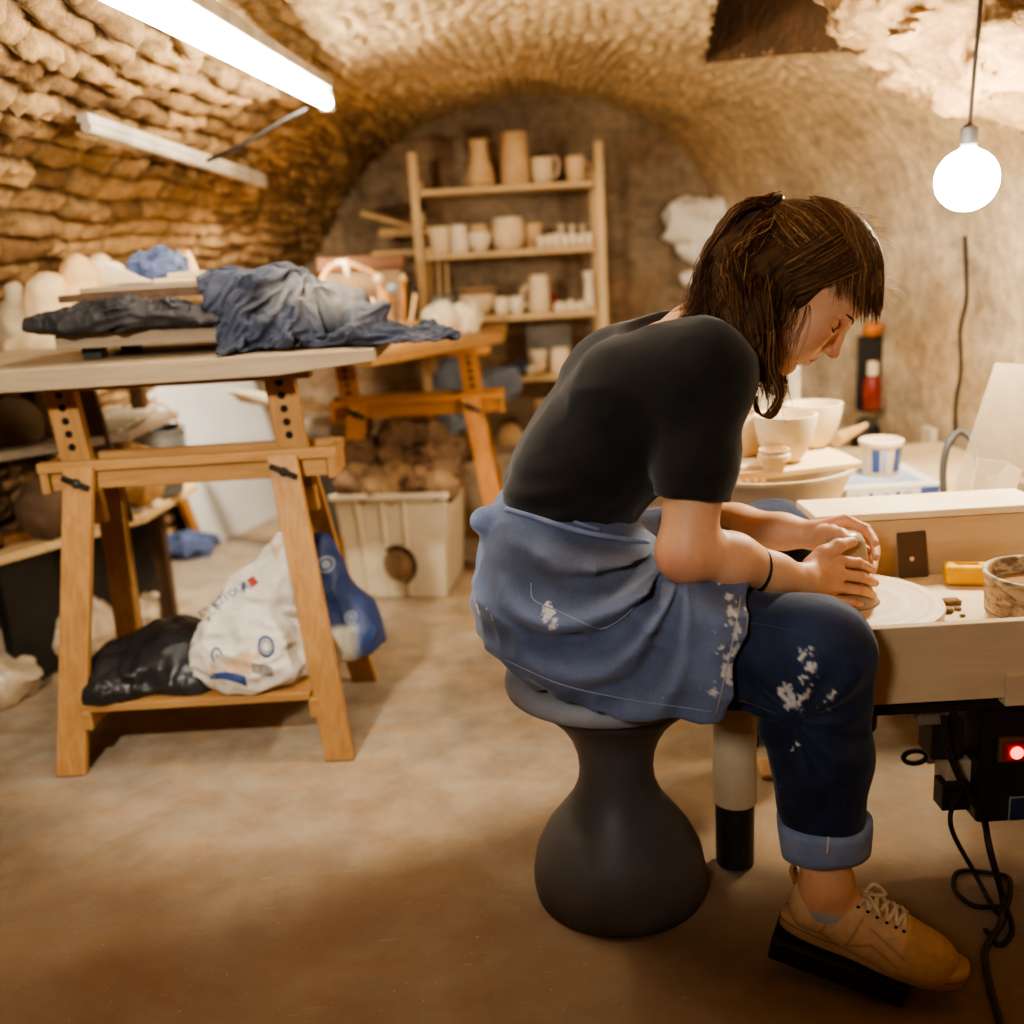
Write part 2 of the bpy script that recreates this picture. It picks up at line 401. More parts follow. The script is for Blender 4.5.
def vault_patch(name, s0, s1, y0, y1, ds, dy, label, seed, hole=None, sides=None):
    ns, ny = int((s1-s0)/ds)+1, int((y1-y0)/dy)+1
    s, y = np.meshgrid(np.linspace(s0, s1, ns), np.linspace(y0, y1, ny), indexing='ij')
    x, z, nx, nz = prof_at(s)
    hh, tint = stone_field(s, y, 3)
    h2, t2 = stone_field(s, y, 17, .048, .13, .03); mk = sstep(.48, .54, fbm(np.stack([s*2.6, y*1.7, 0*s], -1), 3, 88)); hh = hh*(1-mk) + h2*mk; tint = tint*(1-mk) + t2*mk
    h3, t3 = stone_field(s, y, 23, .052, .085, .06)
    W = 1 - sstep(S_L + .15, S_L + 1.0, s)            # coursed stone to the left, rough render to the right
    P3 = np.stack([x, y, z], -1)
    lump = (fbm(P3*5, 4, 21) - .5)*.05; pits = -sstep(.60, .74, fbm(P3*np.array([16, 11, 16]), 3, 40))*.018
    fine = (fbm(P3*26, 3, 50) - .5)*.022
    joint = (vnoise(P3*np.array([9, 5, 9]), 61) - .5)*.02
    cen = W + (1-W)*sstep(S_R+.25, S_R-.3, s)*.5
    chip = (np.floor(vnoise(P3*np.array([30, 18, 30]), 66)*5)/5 - .4)*.016
    d = W*(hh*.034 - .016 + fine*1.3 + chip + lump*.7) + (1-W)*(h3*.013*sstep(S_R+.1, S_R-.4, s) + lump*.8 + fine*1.0*cen + pits*cen + joint*.6)
    d = d*sstep(0, .03, np.minimum(s, S_TOT-s) + .02)
    x = x + nx*d; z = z + nz*d
    # colours: stones ochre to brown, joints dark; the render pale sand
    base = np.array(lin((184, 146, 100))); dark = np.array(lin((112, 82, 52))); pale = np.array(lin((212, 180, 134)))
    c = dark + (base - dark)*tint[..., None]
    c = c*(.42 + .58*sstep(.05, .5, hh))[..., None]
    stain = fbm(P3*2.2, 4, 77)[..., None]
    ren = pale*(.72 + .5*stain)*(.86 + .14*h3[..., None]) * (1 + pits[..., None]*16*cen[..., None])
    low = sstep(S_R-.1, S_R+.4, s)[..., None]
    plaster = np.array(lin((214, 192, 160)))*(.38 + .98*fbm(P3*np.array([3.5, 3.5, 1.2]), 5, 91)[..., None])
    warm = sstep(.5, .68, fbm(P3*3.1, 3, 95))[..., None]
    plaster = plaster*(1 - warm*.45) + warm*.45*np.array(lin((186, 142, 92)))
    grey = sstep(.52, .66, fbm(P3*4.4, 4, 98))[..., None]; plaster = plaster*(1-grey*.3) + grey*.3*np.array(lin((128, 112, 92)))
    ren = ren*(1-low) + plaster*low
    c = c*W[..., None] + ren*(1-W[..., None])
    x = taper(x, y, z)
    vs = np.stack([x, y, z], -1).reshape(-1, 3)
    i, j = np.meshgrid(np.arange(ns-1), np.arange(ny-1), indexing='ij'); i = i.ravel(); j = j.ravel()
    if hole is not None:
        tx = taper(P3[..., 0], P3[..., 1]); keep = ~hole(P3[i, j, 0], P3[i, j, 1], P3[i+1, j+1, 0], P3[i+1, j+1, 1], tx[i, j]); i, j = i[keep], j[keep]
    f = np.stack([i*ny+j, i*ny+j+1, (i+1)*ny+j+1, (i+1)*ny+j], 1)
    o = mesh_obj(name, vs, f, M_STONE, cols=c.reshape(-1, 3), origin=(0, 0, 0))
    return tag(o, label, None, None, 'structure')
YF, YB = -1.6, 5.05
HX0, HX1, HY0, HY1 = .67, 1.08, 2.2, 3.30
def hit_vault(px, py):
    for Y in np.linspace(1.5, 4.6, 800):
        p = at(px, py, Y)
        if p[2] > vz(p[0], Y): return p
    return p
def vz(x, y):
    xs = np.linspace(-.4, 1.45, 300); zs = np.interp(xs, _pp[150:420, 0], _pp[150:420, 1]); return float(np.interp(x, taper(xs, np.full(300, y)), zs))
SA, SB, SD = hit_vault(704, 60), hit_vault(866, 47), hit_vault(716, -4); SX0 = SA[0]; SX1 = SB[0] + .05
sh_edge = lambda x: SA[1] + (SB[1]-SA[1])*(x-SA[0])/(SB[0]-SA[0])
untap = lambda x, y: .2 + (x-.2)/(1 - .34*float(sstep(2.7, 5.2, y)))
SU0, SU1 = untap(SX0, SA[1]), untap(SX1, SB[1])
tapx = lambda xu, y: float(taper(np.array(xu), np.array(y)))
lx = lambda y: SA[0] + (SD[0]-SA[0])*(y-SA[1])/(SD[1]-SA[1])
_hole = lambda xa, ya, xb, yb, xt: (xt > lx(ya)) & (xb < SU1) & (ya > 1.6) & (yb < sh_edge(xt))
vault_patch('wall_left', 0, S_L, 1.0, YB, .011, .013, 'coursed rubble stone wall on the left', 3)
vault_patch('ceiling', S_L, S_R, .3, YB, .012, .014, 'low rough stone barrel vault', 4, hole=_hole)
vault_patch('wall_right', S_R, S_TOT, 1.0, YB, .013, .014, 'stained pale plaster wall on the right', 5)
def plain_patch(name, s0, s1, y0, y1, label):
    o = None
    s, y = np.meshgrid(np.linspace(s0, s1, 24), np.linspace(y0, y1, 6), indexing='ij'); x, z, _, _ = prof_at(s)
    i, j = np.meshgrid(np.arange(23), np.arange(5), indexing='ij'); i = i.ravel(); j = j.ravel()
    f = np.stack([i*6+j, i*6+j+1, (i+1)*6+j+1, (i+1)*6+j], 1)
    o = mesh_obj(name, np.stack([x, y, z], -1).reshape(-1, 3), f, M_STONE, cols=np.tile(np.array(lin((190, 150, 100))), (24*6, 1)), origin=(0, 0, 0))
    return tag(o, label, None, None, 'structure')
plain_patch('wall_left_near', 0, S_L, YF, 1.0, 'stone wall on the left near the camera')
plain_patch('ceiling_near', S_L, S_R, YF, .3, 'vault over the camera')
plain_patch('wall_right_near', S_R, S_TOT, YF, 1.0, 'plaster wall on the right near the camera')

# light shaft let into the vault
sh = MB(); zt = 2.35
ring = [V(SX0 + (SX1-SX0)*k/10, sh_edge(SX0 + (SX1-SX0)*k/10) + .004, 0) for k in range(11)]
ya_, yb_ = ring[-1][1], ring[0][1]
for k in range(1, 11): y = ya_ + (1.6-ya_)*k/10; ring.append(V(tapx(SU1, y) + .004, y, 0))
for k in range(1, 11): ring.append(V(SU1 + (lx(1.6)-SU1)*k/10, 1.596, 0))
for k in range(1, 10): y = 1.6 + (yb_-1.6)*k/10; ring.append(V(lx(y) - .004, y, 0))
lo_ = [V(p[0], p[1], vz(p[0], p[1]) - .012) for p in ring]; hi_ = [V(p[0], p[1], zt) for p in ring]; n_ = len(ring)
sh.add(lo_ + hi_, [(k, (k+1) % n_, n_ + (k+1) % n_, n_ + k) for k in range(n_)] + [tuple(range(n_, 2*n_))])
M_SHAFT = m_plain('shaft render', (112, 80, 50), .9, (80, 56, 34), 9, .3, .7, .6, 40, bdist=.02)  # render coloured darker to paint in the shade inside the shaft
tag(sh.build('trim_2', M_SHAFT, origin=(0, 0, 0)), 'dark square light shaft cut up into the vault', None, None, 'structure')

# back wall
nx_, nz_ = 190, 130
xx, zz = np.meshgrid(np.linspace(-1.68, 1.6, nx_), np.linspace(-.02, 1.92, nz_), indexing='ij')
hb, tb = stone_field(zz, xx, 12, .12, .26, .06)
Pb = np.stack([xx, 0*xx, zz], -1)
yy = YB - .05 + (fbm(Pb*5, 4, 8) - .5)*.06 - hb*.012
cb = np.array(lin((158, 134, 106)))*(.6 + .7*fbm(Pb*4, 4, 15)[..., None])*(.9 + .12*tb[..., None])*(.9 + .1*hb[..., None])
red = sstep(.58, .7, fbm(Pb*3.3, 3, 19))[..., None]; cb = cb*(1-red*.4) + red*.4*np.array(lin((150, 106, 72)))
i, j = np.meshgrid(np.arange(nx_-1), np.arange(nz_-1), indexing='ij'); i = i.ravel(); j = j.ravel()
tag(mesh_obj('wall_back', np.stack([xx, yy, zz], -1).reshape(-1, 3), np.stack([i*nz_+j, (i+1)*nz_+j, (i+1)*nz_+j+1, i*nz_+j+1], 1), M_STONE, cols=cb.reshape(-1, 3), origin=(0, 0, 0)),
    'dark brown end wall closing the vault', None, None, 'structure')
wf = MB(); wf.add([V(-1.7, YF, -.02), V(1.6, YF, -.02), V(1.6, YF, 1.95), V(-1.7, YF, 1.95)], [(0, 1, 2, 3)])
tag(wf.build('wall_front', m_plain('front wall', (170, 136, 94), .9), origin=(0, 0, 0)), 'wall behind the camera', None, None, 'structure')

# stone springer of a side arch, upper right
def rock(c, sp=1): pass
poly = [at(px, py, 3.0) for px, py in ((822, -40), (868, 46), (900, 70), (930, 92), (944, 112), (946, 138))]
A = poly; sp = SDF()
pts = [at(838, -45, 2.52), at(876, 8, 2.62), at(908, 40, 2.72), at(945, 72, 2.84)]
sp.chain(pts, [.085, .085, .085, .085], .05)
sp.chain([at(905, -40, 2.46), at(960, 10, 2.54), at(1000, 70, 2.66)], [.16, .15, .12], .06)
sp.ell(at(1030, -8, 2.38), (.16, .16, .2), k=.08)
sp.cap(at(985, 50, 2.62), V(1.40, 2.52, 1.50), .13, .16, .06)
def _spd(P, d):
    return (fbm(P*9, 3, 4) - .5)*.06 + (np.floor(vnoise(P*np.array([11, 11, 16]), 6)*4)/4 - .4)*.050 + (ridge(P*24, 2, 8) - .6)*.020
sp.disp = _spd; sp.marg = .07
v, f = sp.mesh(.009)
tn = fbm(v*8, 3, 30)[:, None]; tk = vnoise(v*11, 6)[:, None]
mesh = mesh_obj('trim_1', v, f, M_STONE, cols=np.array(lin((188, 150, 106)))*(.40 + .85*tn)*(.62 + .55*tk), origin=(0, 0, 0))
tag(mesh, 'rough rubble springing of a side arch', None, None, 'structure')

# floor
m, nt, b = new_mat('floor concrete'); b.inputs['Roughness'].default_value = .8; b.inputs['Specular IOR Level'].default_value = .25
v = coords(nt, 'Object')
f1 = noise_tex(nt, v, 1.6, 5, .6, .4); f2 = noise_tex(nt, v, 9, 6, .65); f3 = noise_tex(nt, coords(nt, 'Object', (2.5, 7, 1), (0, 0, .5)), 2.2, 5, .6)
c = ramp(nt, f1, [(.30, lin((172, 146, 112))), (.5, lin((176, 158, 134))), (.7, lin((150, 138, 122)))])
c = mixc(nt, ramp(nt, f3, [(.5, 0), (.72, .6)]), c, lin((176, 132, 84)))
c = mixc(nt, ramp(nt, f2, [(.35, .55), (.6, 0)]), c, lin((122, 106, 88)))
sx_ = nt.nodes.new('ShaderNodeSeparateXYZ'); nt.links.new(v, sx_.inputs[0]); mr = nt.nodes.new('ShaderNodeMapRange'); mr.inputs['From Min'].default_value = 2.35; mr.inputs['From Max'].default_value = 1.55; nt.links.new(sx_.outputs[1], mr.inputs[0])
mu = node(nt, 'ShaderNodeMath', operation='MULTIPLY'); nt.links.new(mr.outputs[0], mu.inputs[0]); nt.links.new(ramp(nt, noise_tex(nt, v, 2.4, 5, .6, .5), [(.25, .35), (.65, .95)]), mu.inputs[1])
c = mixc(nt, mu.outputs[0], c, lin((132, 102, 74)))      # ochre of the near part, with its dimness painted into the colour
sp_ = noise_tex(nt, v, 120, 2); c = mixc(nt, ramp(nt, sp_, [(.68, 0), (.78, .5)]), c, lin((206, 184, 152)))
scr = noise_tex(nt, coords(nt, 'Object', (6, 40, 1), (0, 0, -.9)), 2.0, 3); c = mixc(nt, ramp(nt, scr, [(.66, 0), (.8, .35)]), c, lin((206, 176, 134)))
nt.links.new(c, b.inputs['Base Color']); bump(nt, b, f2, .25, .01)
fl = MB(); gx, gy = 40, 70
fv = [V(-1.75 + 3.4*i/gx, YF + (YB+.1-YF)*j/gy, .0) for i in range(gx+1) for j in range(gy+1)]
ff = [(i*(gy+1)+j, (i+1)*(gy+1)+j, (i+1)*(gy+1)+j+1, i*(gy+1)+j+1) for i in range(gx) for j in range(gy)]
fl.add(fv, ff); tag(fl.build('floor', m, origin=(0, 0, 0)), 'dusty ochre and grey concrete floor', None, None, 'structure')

# ================================================================== LIGHTS
M_WHITE_FIX = m_plain('white fitting', (196, 182, 160), .5)
lt = empty('fluorescent_light', (-.52, 2.4, 1.63), 0, 'lit fluorescent tube glowing under the vault at upper left', 'ceiling light')
L0, L1 = V(-.53, 1.58, 1.56), at(326, 102, 3.42)
MB().tube([L0, L1], .021, 14).build('tube', m_emit('tube glow', (1, .95, .81), 66), lt, angle=50)
bk = MB(); bk.bar(L0 + V(0, 0, .05), L1 + V(0, 0, .05), .055, .03); bk.build('batten', M_WHITE_FIX, lt, bevel=.004)
e_ = MB(); e_.bar(L1 - V(0, 0.01, .0), L1 + V(0, .03, .03), .045, .07); e_.build('end_cap', M_WHITE_FIX, lt, bevel=.006)
l2 = empty('fluorescent_light', (-1.0, 3.3, 1.5), 0, 'unlit white fluorescent batten on the stone vault at left', 'ceiling light')
B0, B1 = at(86, 127, 2.66), at(264, 184, 3.84)
bb = MB(); bb.tube([B0, B1], .014, 12); bb.build('tube', M_WHITE_FIX, l2, angle=50)
bb = MB(); bb.bar(B0 + V(-.006, 0, .022), B1 + V(-.006, 0, .022), .034, .022); bb.build('batten', M_WHITE_FIX, l2, bevel=.003)
M_CABLE = m_plain('dark cable', (38, 32, 28), .5)
wp = smooth_path([at(207, 161, 3.22), at(240, 146, 3.20), at(280, 122, 3.25), at(306, 109, 3.34)], 6)
tag(MB().tube(wp, .006, 6).build('power_cable', M_CABLE, angle=60), 'thin dark cable strung between the two fluorescent fittings', 'cable')

def wallx(z, y):
    h = len(_pp)//2; zz = _pp[h:][:, 1][::-1]; xx_ = _pp[h:][:, 0][::-1]; return float(taper(np.array(np.interp(z, zz, xx_)), np.array(y)))
def hit_wall(px, py, off=.0):
    for Y in np.linspace(2.0, 4.9, 600):
        p = at(px, py, Y)
        if p[0] > wallx(p[2], Y) - off: return p
    return p
BULB = at(967, 176, 2.30)
bt = empty('hanging_bulb', BULB, 0, 'glowing bare bulb hanging on a cord at upper right', 'light bulb')
MB().lathe([(.064*math.sin(t_)+.0005, -.008 - .064*math.cos(t_)) for t_ in np.linspace(0, 2.85, 24)] + [(.016, .058)], BULB, 48).build('globe', m_emit('bulb glow', (1, .92, .74), 220), bt, smooth=True)
MB().lathe([(.015, .056), (.016, .062), (.018, .064), (.018, .098), (.008, .106)], BULB, 16).build('socket', m_plain('black socket', (30, 26, 24), .5), bt, angle=40)
top = at(981, -6, 2.30)
MB().tube(smooth_path([BULB + V(0, 0, .10), BULB*.5 + top*.5 + V(0, 0, .05), top, top + V(.01, .02, .12)], 6), .0045, 6).build('cord', M_CABLE, bt, angle=60)
wl = smooth_path([hit_wall(x_, y_, .035) for x_, y_ in ((965, 236), (966, 270), (966, 300), (960, 330), (961, 370), (956, 400), (955, 436))], 6)
tag(MB().tube(wl, .006, 6).build('wall_cable', M_CABLE, angle=60), 'dark cable running down the plaster wall below the bulb', 'cable')

def area(name, loc, target, size, power, col):
    L = bpy.data.lights.new(name, 'AREA'); L.shape = 'RECTANGLE'; L.size, L.size_y = size; L.energy = power; L.color = col
    o = bpy.data.objects.new(name, L); COL.objects.link(o); o.location = loc
    o.rotation_euler = (Vector(target) - Vector(loc)).to_track_quat('-Z', 'Y').to_euler(); return o
def spot(name, loc, target, energy, size, blend, col, soft=.05):
    L = bpy.data.lights.new(name, 'SPOT'); L.energy = energy; L.color = col; L.spot_size = rad(size); L.spot_blend = blend; L.shadow_soft_size = soft
    o = bpy.data.objects.new(name, L); COL.objects.link(o); o.location = loc; o.rotation_euler = (Vector(target) - Vector(loc)).to_track_quat('-Z', 'Y').to_euler(); return o
spot('lamp_side', (-.86, .62, 1.54), (-.48, 3.0, .42), 140, 58, .35, (1, .95, .83))
spot('fill_front', (-.55, -.35, 1.62), (.32, 1.55, .92), 70, 46, .7, (1, .96, .90), .14)  # added fill from behind the camera, brightens her face and torso
spot('fill_back', (-.70, 3.50, 1.40), (-1.05, 4.2, .1), 120, 110, .9, (1, .94, .82), .06)  # added fill with no fitting, brightens the white panel and floor behind
pl = bpy.data.lights.new('bulb_lamp', 'POINT'); pl.energy = 27; pl.color = (1, .94, .78); pl.shadow_soft_size = .055
po = bpy.data.objects.new('bulb_lamp', pl); COL.objects.link(po); po.location = Vector(BULB) + Vector((-.09, -.08, -.02))
w = bpy.data.worlds.new('world'); SC.world = w; w.use_nodes = True
w.node_tree.nodes['Background'].inputs[0].default_value = (1, .88, .72, 1); w.node_tree.nodes['Background'].inputs[1].default_value = .21

# ================================================================== CAMERA
cd = bpy.data.cameras.new('camera'); cam = bpy.data.objects.new('camera', cd); COL.objects.link(cam)
cd.sensor_width = 36; cd.sensor_fit = 'HORIZONTAL'; cd.lens = 36.0*FPX/1024; cd.clip_start = .05
Mx = Matrix(((_R[0], _U[0], -_F[0], _C[0]), (_R[1], _U[1], -_F[1], _C[1]), (_R[2], _U[2], -_F[2], _C[2]), (0, 0, 0, 1)))
cam.matrix_world = Mx; SC.camera = cam
cd.dof.use_dof = True; cd.dof.focus_distance = 1.68; cd.dof.aperture_fstop = 1.9
SC.view_settings.view_transform = 'AgX'; SC.view_settings.look = 'AgX - Medium High Contrast'; SC.view_settings.exposure = 0.16
SC.cycles.use_denoising = True
SC.cycles.max_bounces = 8; SC.cycles.sample_clamp_indirect = 6
# ================================================================== MATERIALS OF THINGS
M_TRESTLE = m_wood('beech', (190, 142, 88), (164, 116, 66), 'Z', .5, 5, (140, 98, 56))
M_TRESTLE_X = m_wood('beech rail', (192, 146, 92), (168, 120, 70), 'X', .5, 5, (148, 106, 62))
M_ORANGE_W = m_wood('pine orange', (196, 132, 66), (170, 106, 46), 'Z', .5, 5)
M_ORANGE_X = m_wood('pine orange rail', (196, 132, 66), (170, 106, 46), 'X', .5, 5)
M_SLAB = m_wood('table slab', (164, 144, 116), (142, 120, 92), 'X', .6, 4, (134, 112, 86))
M_PALEW = m_wood('pale pine', (222, 186, 134), (204, 164, 110), 'X', .6, 5)
M_PALEZ = m_wood('pale pine post', (224, 188, 136), (208, 168, 114), 'Z', .6, 5)
M_DARKW = m_wood('dark wood', (92, 66, 44), (66, 46, 30), 'Z', .6, 5)
M_GREYW = m_wood('grey board', (150, 130, 106), (120, 102, 82), 'X', .7, 4)
M_BROWNW = m_wood('brown wood', (128, 84, 46), (104, 64, 34), 'X', .5, 5)
M_BISQUE = m_plain('dry clay', (232, 206, 168), .85, (214, 184, 142), 9)
M_BISQUE2 = m_plain('dry clay warm', (216, 178, 130), .85, (196, 154, 106), 9)
M_BISQUE3 = m_plain('dry clay pink', (236, 196, 148), .85, (220, 176, 126), 9)
M_WHITEC = m_plain('white clay', (240, 222, 192), .8, (222, 200, 164), 8)
M_METAL = m_plain('galvanised metal', (170, 168, 162), .4, (140, 138, 132), 9, metal=.7)
M_DARKMETAL = m_plain('dark metal', (40, 37, 35), .45, (58, 52, 46), 20, metal=.3)
M_BLACK = m_plain('black plastic', (26, 24, 23), .45, (36, 33, 30), 20)
M_HOLE = m_plain('dark hole', (22, 14, 8), .9)

# ------------------------------------------------------------------ cloth heaps
def folds(scale, amp, seed, stretch=(1, 1, 1), sharp=1.6, amp2=.35):
    st = np.array(stretch, float)
    def fn(P, d):
        W = P + .06*(np.stack([fbm(P*5, 2, seed+1), fbm(P*5, 2, seed+2), fbm(P*5, 2, seed+3)], -1) - .5)*2
        r = ridge(W*scale*st, 2, seed)**sharp; r2 = ridge(W*scale*2.7*st[::-1], 2, seed+7)**sharp
        return amp*(r - .45) + amp*amp2*(r2 - .45)
    return fn
def heap(name, blobs, mat, h=.005, k=.05, disp=None, floor=None, colfn=None, parent=None, extra=None):
    s = SDF(); s.marg = .05
    for b in blobs:
        if len(b) == 2: s.ell(b[0], b[1], k=k)
        elif len(b) == 3: s.ell(b[0], b[1], b[2], k=k)
        else: s.cap(b[0], b[1], b[2], b[3], k)
    if extra: extra(s)
    if floor is not None: s.plane((0, 0, floor), (0, 0, -1), .004)
    s.disp = disp
    v, f = s.mesh(h)
    if floor is not None: v[:, 2] = np.maximum(v[:, 2], floor + .0005)
    return mesh_obj(name, v, f, mat, parent, cols=colfn(v) if colfn else None)
def m_cloth(name, c, c2, rough=.85, weave=900, sheen=.15):
    m, nt, b = new_mat(name); b.inputs['Roughness'].default_value = rough; b.inputs['Specular IOR Level'].default_value = .2
    b.inputs['Sheen Weight'].default_value = sheen
    v = coords(nt, 'Object'); f = noise_tex(nt, v, 14, 5, .6)
    nt.links.new(ramp(nt, f, [(.35, lin(c)), (.68, lin(c2))]), b.inputs['Base Color'])
    bump(nt, b, noise_tex(nt, v, 260, 2), .12, .002); return m
M_NAVY = m_cloth('navy cloth', (52, 56, 78), (84, 86, 104))
M_BLUEC = m_cloth('blue cloth', (60, 70, 104), (98, 108, 140))
M_GREYBLUE = m_cloth('grey blue cloth', (112, 120, 134), (140, 146, 156))
M_BLKPLAST = m_plain('black sheeting', (34, 32, 32), .38, (50, 48, 48), 9)


def cloth_heap(name, mat, cx, cy, z0, w, d, colliders, frames=45, n=(80, 66), seed=1, wave=.05, rot=.3, drop=.10, post=None, bend=.6):
    nx, ny = n; u, v = np.meshgrid(np.linspace(-.5, .5, nx+1), np.linspace(-.5, .5, ny+1), indexing='ij')
    P0 = np.stack([u*3.1+seed, v*2.7, 0*u], -1)
    x, y = u*w, v*d
    z = wave*(np.sin(u*21 + 3*fbm(P0, 2, seed)*3) * (.4 + fbm(P0*1.7, 2, seed+1)) + .7*np.sin(v*17 + 5*fbm(P0*1.3, 2, seed+2)))
    c, s = math.cos(rot), math.sin(rot)
    vs = np.stack([cx + x*c - y*s, cy + x*s + y*c, z0 + drop + z - z.min()], -1).reshape(-1, 3)
    i, j = np.meshgrid(np.arange(nx), np.arange(ny), indexing='ij'); i, j = i.ravel(), j.ravel()
    f = np.stack([i*(ny+1)+j, (i+1)*(ny+1)+j, (i+1)*(ny+1)+j+1, i*(ny+1)+j+1], 1)
    o = mesh_obj(name, vs, f, mat, origin=(cx, cy, z0))
    cols = []
    for cm in colliders:
        co = mesh_obj('collider', cm[0], cm[1], mat, origin=(0, 0, 0)); md = co.modifiers.new('c', 'COLLISION'); co.collision.thickness_outer = .004; co.collision.cloth_friction = 12; cols.append(co)
    md = o.modifiers.new('cloth', 'CLOTH'); st = md.settings; st.quality = 6; st.mass = .25; st.tension_stiffness = 12; st.compression_stiffness = 12; st.shear_stiffness = 4; st.bending_stiffness = bend; st.air_damping = 1.5
    md.collision_settings.distance_min = .004; md.collision_settings.use_self_collision = True; md.collision_settings.self_distance_min = .004; md.collision_settings.collision_quality = 3
    md.point_cache.frame_start = 1; md.point_cache.frame_end = frames + 2
    for k in range(1, frames+1): SC.frame_set(k)
    dg = bpy.context.evaluated_depsgraph_get(); me = bpy.data.meshes.new_from_object(o.evaluated_get(dg)); old = o.data; o.modifiers.clear(); o.data = me; me.name = name; bpy.data.meshes.remove(old)
    for co in cols: m_ = co.data; bpy.data.objects.remove(co); bpy.data.meshes.remove(m_)
    SC.frame_set(1)
    return o

def pxm(Y, z): return (Y*.9686 + (CAMH - z)*.2487)/FPX     # metres per picture unit at that distance

# ================================================================== SHELVING RACK AT THE END WALL
RY0, RY1 = 4.50, 4.76; RX0, RX1 = -.33, .445
SHZ = [1.43, 1.165, .892, .622, .215]
rack = empty('shelving_rack', ((RX0+RX1)/2, (RY0+RY1)/2, 0), 0, 'pale pine shelving rack full of pots against the end wall', 'shelf')
for x in (RX0, RX1):
    for y in (RY0, RY1):
        b_ = MB(); b_.box((x, y, .79 if y == RY0 else .74), (.036, .03, 1.58 if y == RY0 else 1.48)); b_.build('post', M_PALEZ, rack, bevel=.003)
for z in SHZ:
    b_ = MB()
    for k in range(3): b_.box(((RX0+RX1)/2, RY0 + .055 + k*.088, z - .012), (RX1-RX0-.044 if k in (0, 2) else RX1-RX0+.03, .082, .024))
    b_.build('shelf_board', M_PALEW, rack, bevel=.003)

def pot(name, px, shelf, wpx, hpx, prof, mat, label, cat, group, Y=4.6, handle=None, z=None, tilt=0):
    z = SHZ[shelf] if z is None else z
    y_ = Y; s = pxm(Y, z + .05); x = at(px, 250, Y)[0] + (z - at(px, 250, Y)[2])*math.tan(ROLL)*0
    # solve x so that the pot stands under that sight line
    for _ in range(3):
        d = _ray(px, 250); p = at(px, 250 + (at(px, 250, Y)[2] - z)/s, Y); x = p[0]
    R, H = wpx*s/2, hpx*s
    b_ = MB(); b_.lathe([(r*R, t*H) for r, t in prof], (x, Y, z + .001), 28)
    if handle is None:
        return tag(b_.build(name, mat, angle=50), label, cat, group)
    o = empty(name, (x, Y, z + .001), 0, label, cat, group)
    b_.build('body', mat, o, angle=50)
    sd, t0, t1, out, th = handle
    r0 = np.interp(t0, [p[1] for p in prof[:len(prof)//2+1]], [p[0] for p in prof[:len(prof)//2+1]])*R*.96
    r1 = np.interp(t1, [p[1] for p in prof[:len(prof)//2+1]], [p[0] for p in prof[:len(prof)//2+1]])*R*.96
    pts = smooth_path([V(x+sd*r0, Y, z+t0*H), V(x+sd*(r0+out*R), Y, z+(t0*.85+t1*.15)*H), V(x+sd*(r1+out*R*1.15), Y, z+(t0*.2+t1*.8)*H), V(x+sd*(r1+out*R*.5), Y, z+(t1+.06)*H), V(x+sd*r1, Y, z+t1*H)], 5)
    MB().tube(pts, th*R, 8).build('handle', mat, o, smooth=True)
    return o
def wall(pr, th=.09, bottom=.06):     # closes an outer profile into a hollow vessel
    inner = [(max(r - th, .02), max(t, bottom)) for r, t in pr[::-1]]
    return [(pr[0][0]*.9, 0)] + pr + inner + [(.02, bottom)]
P_VASE = wall([(.86, .01), (.96, .08), (1, .2), (.9, .38), (.68, .58), (.6, .74), (.6, .88), (.7, 1)])
P_CYL = wall([(1, .01), (.98, .3), (.94, .6), (.86, .97), (.84, 1)])
P_CUP = wall([(.7, .01), (.86, .12), (.96, .4), (1, .8), (1, 1)], .1)
P_TUMB = wall([(.8, .01), (.86, .2), (.94, .6), (1, 1)], .1)
P_BOWL = wall([(.42, .01), (.62, .14), (.85, .45), (.97, .8), (1, 1)], .07)
P_ROUND = wall([(.7, .01), (.9, .15), (1, .45), (.97, .75), (.86, 1)], .08)
P_NECK = wall([(.8, .01), (.86, .2), (.72, .5), (.66, .75), (.9, 1)], .12)
# top shelf
pot('vase', 481, 0, 29, 45, P_VASE, M_BISQUE2, 'wide-bottomed clay vase with a waisted neck on the top shelf', 'vase', 'pots on the top shelf')
pot('vase', 516, 0, 29, 50, P_CYL, M_BISQUE2, 'tall straight-sided clay vase in the middle of the top shelf', 'vase', 'pots on the top shelf')
pot('mug', 543, 0, 22, 25, P_CUP, M_BISQUE, 'pale clay mug with a large loop handle on the top shelf', 'mug', 'pots on the top shelf', handle=(1, .25, .95, .45, .13))
pot('mug', 576, 0, 20, 24, P_CUP, M_BISQUE3, 'small peach clay mug at the right end of the top shelf', 'mug', 'pots on the top shelf', handle=(1, .2, .7, .45, .12))
# second shelf
G2 = 'pots on the second shelf'
pot('pot', 441, 1, 24, 26, P_TUMB, M_BISQUE, 'leftmost pale pot on the second shelf of the rack', 'pot', G2)
pot('pot', 460, 1, 19, 27, P_CYL, M_WHITEC, 'upright white clay pot beside the leftmost pot on the second shelf', 'pot', G2, 4.57)
pot('pot', 480, 1, 28, 26, P_ROUND, M_BISQUE2, 'tan pot behind the white bowl on the second shelf', 'pot', G2, 4.68)
pot('bowl', 480, 1, 25, 18, P_BOWL, M_WHITEC, 'small white clay bowl at the front of the second shelf', 'bowl', G2, 4.55)
pot('pot', 509, 1, 34, 31, P_ROUND, M_BISQUE, 'largest round pot in the middle of the second shelf', 'pot', G2)
pot('pot', 534, 1, 20, 24, P_TUMB, M_BISQUE2, 'tan beaker right of the largest pot on the second shelf', 'pot', G2, 4.66)
names = ['first from the left', 'second from the left', 'third from the left', 'fourth from the left', 'fifth from the left', 'sixth from the left', 'rightmost']
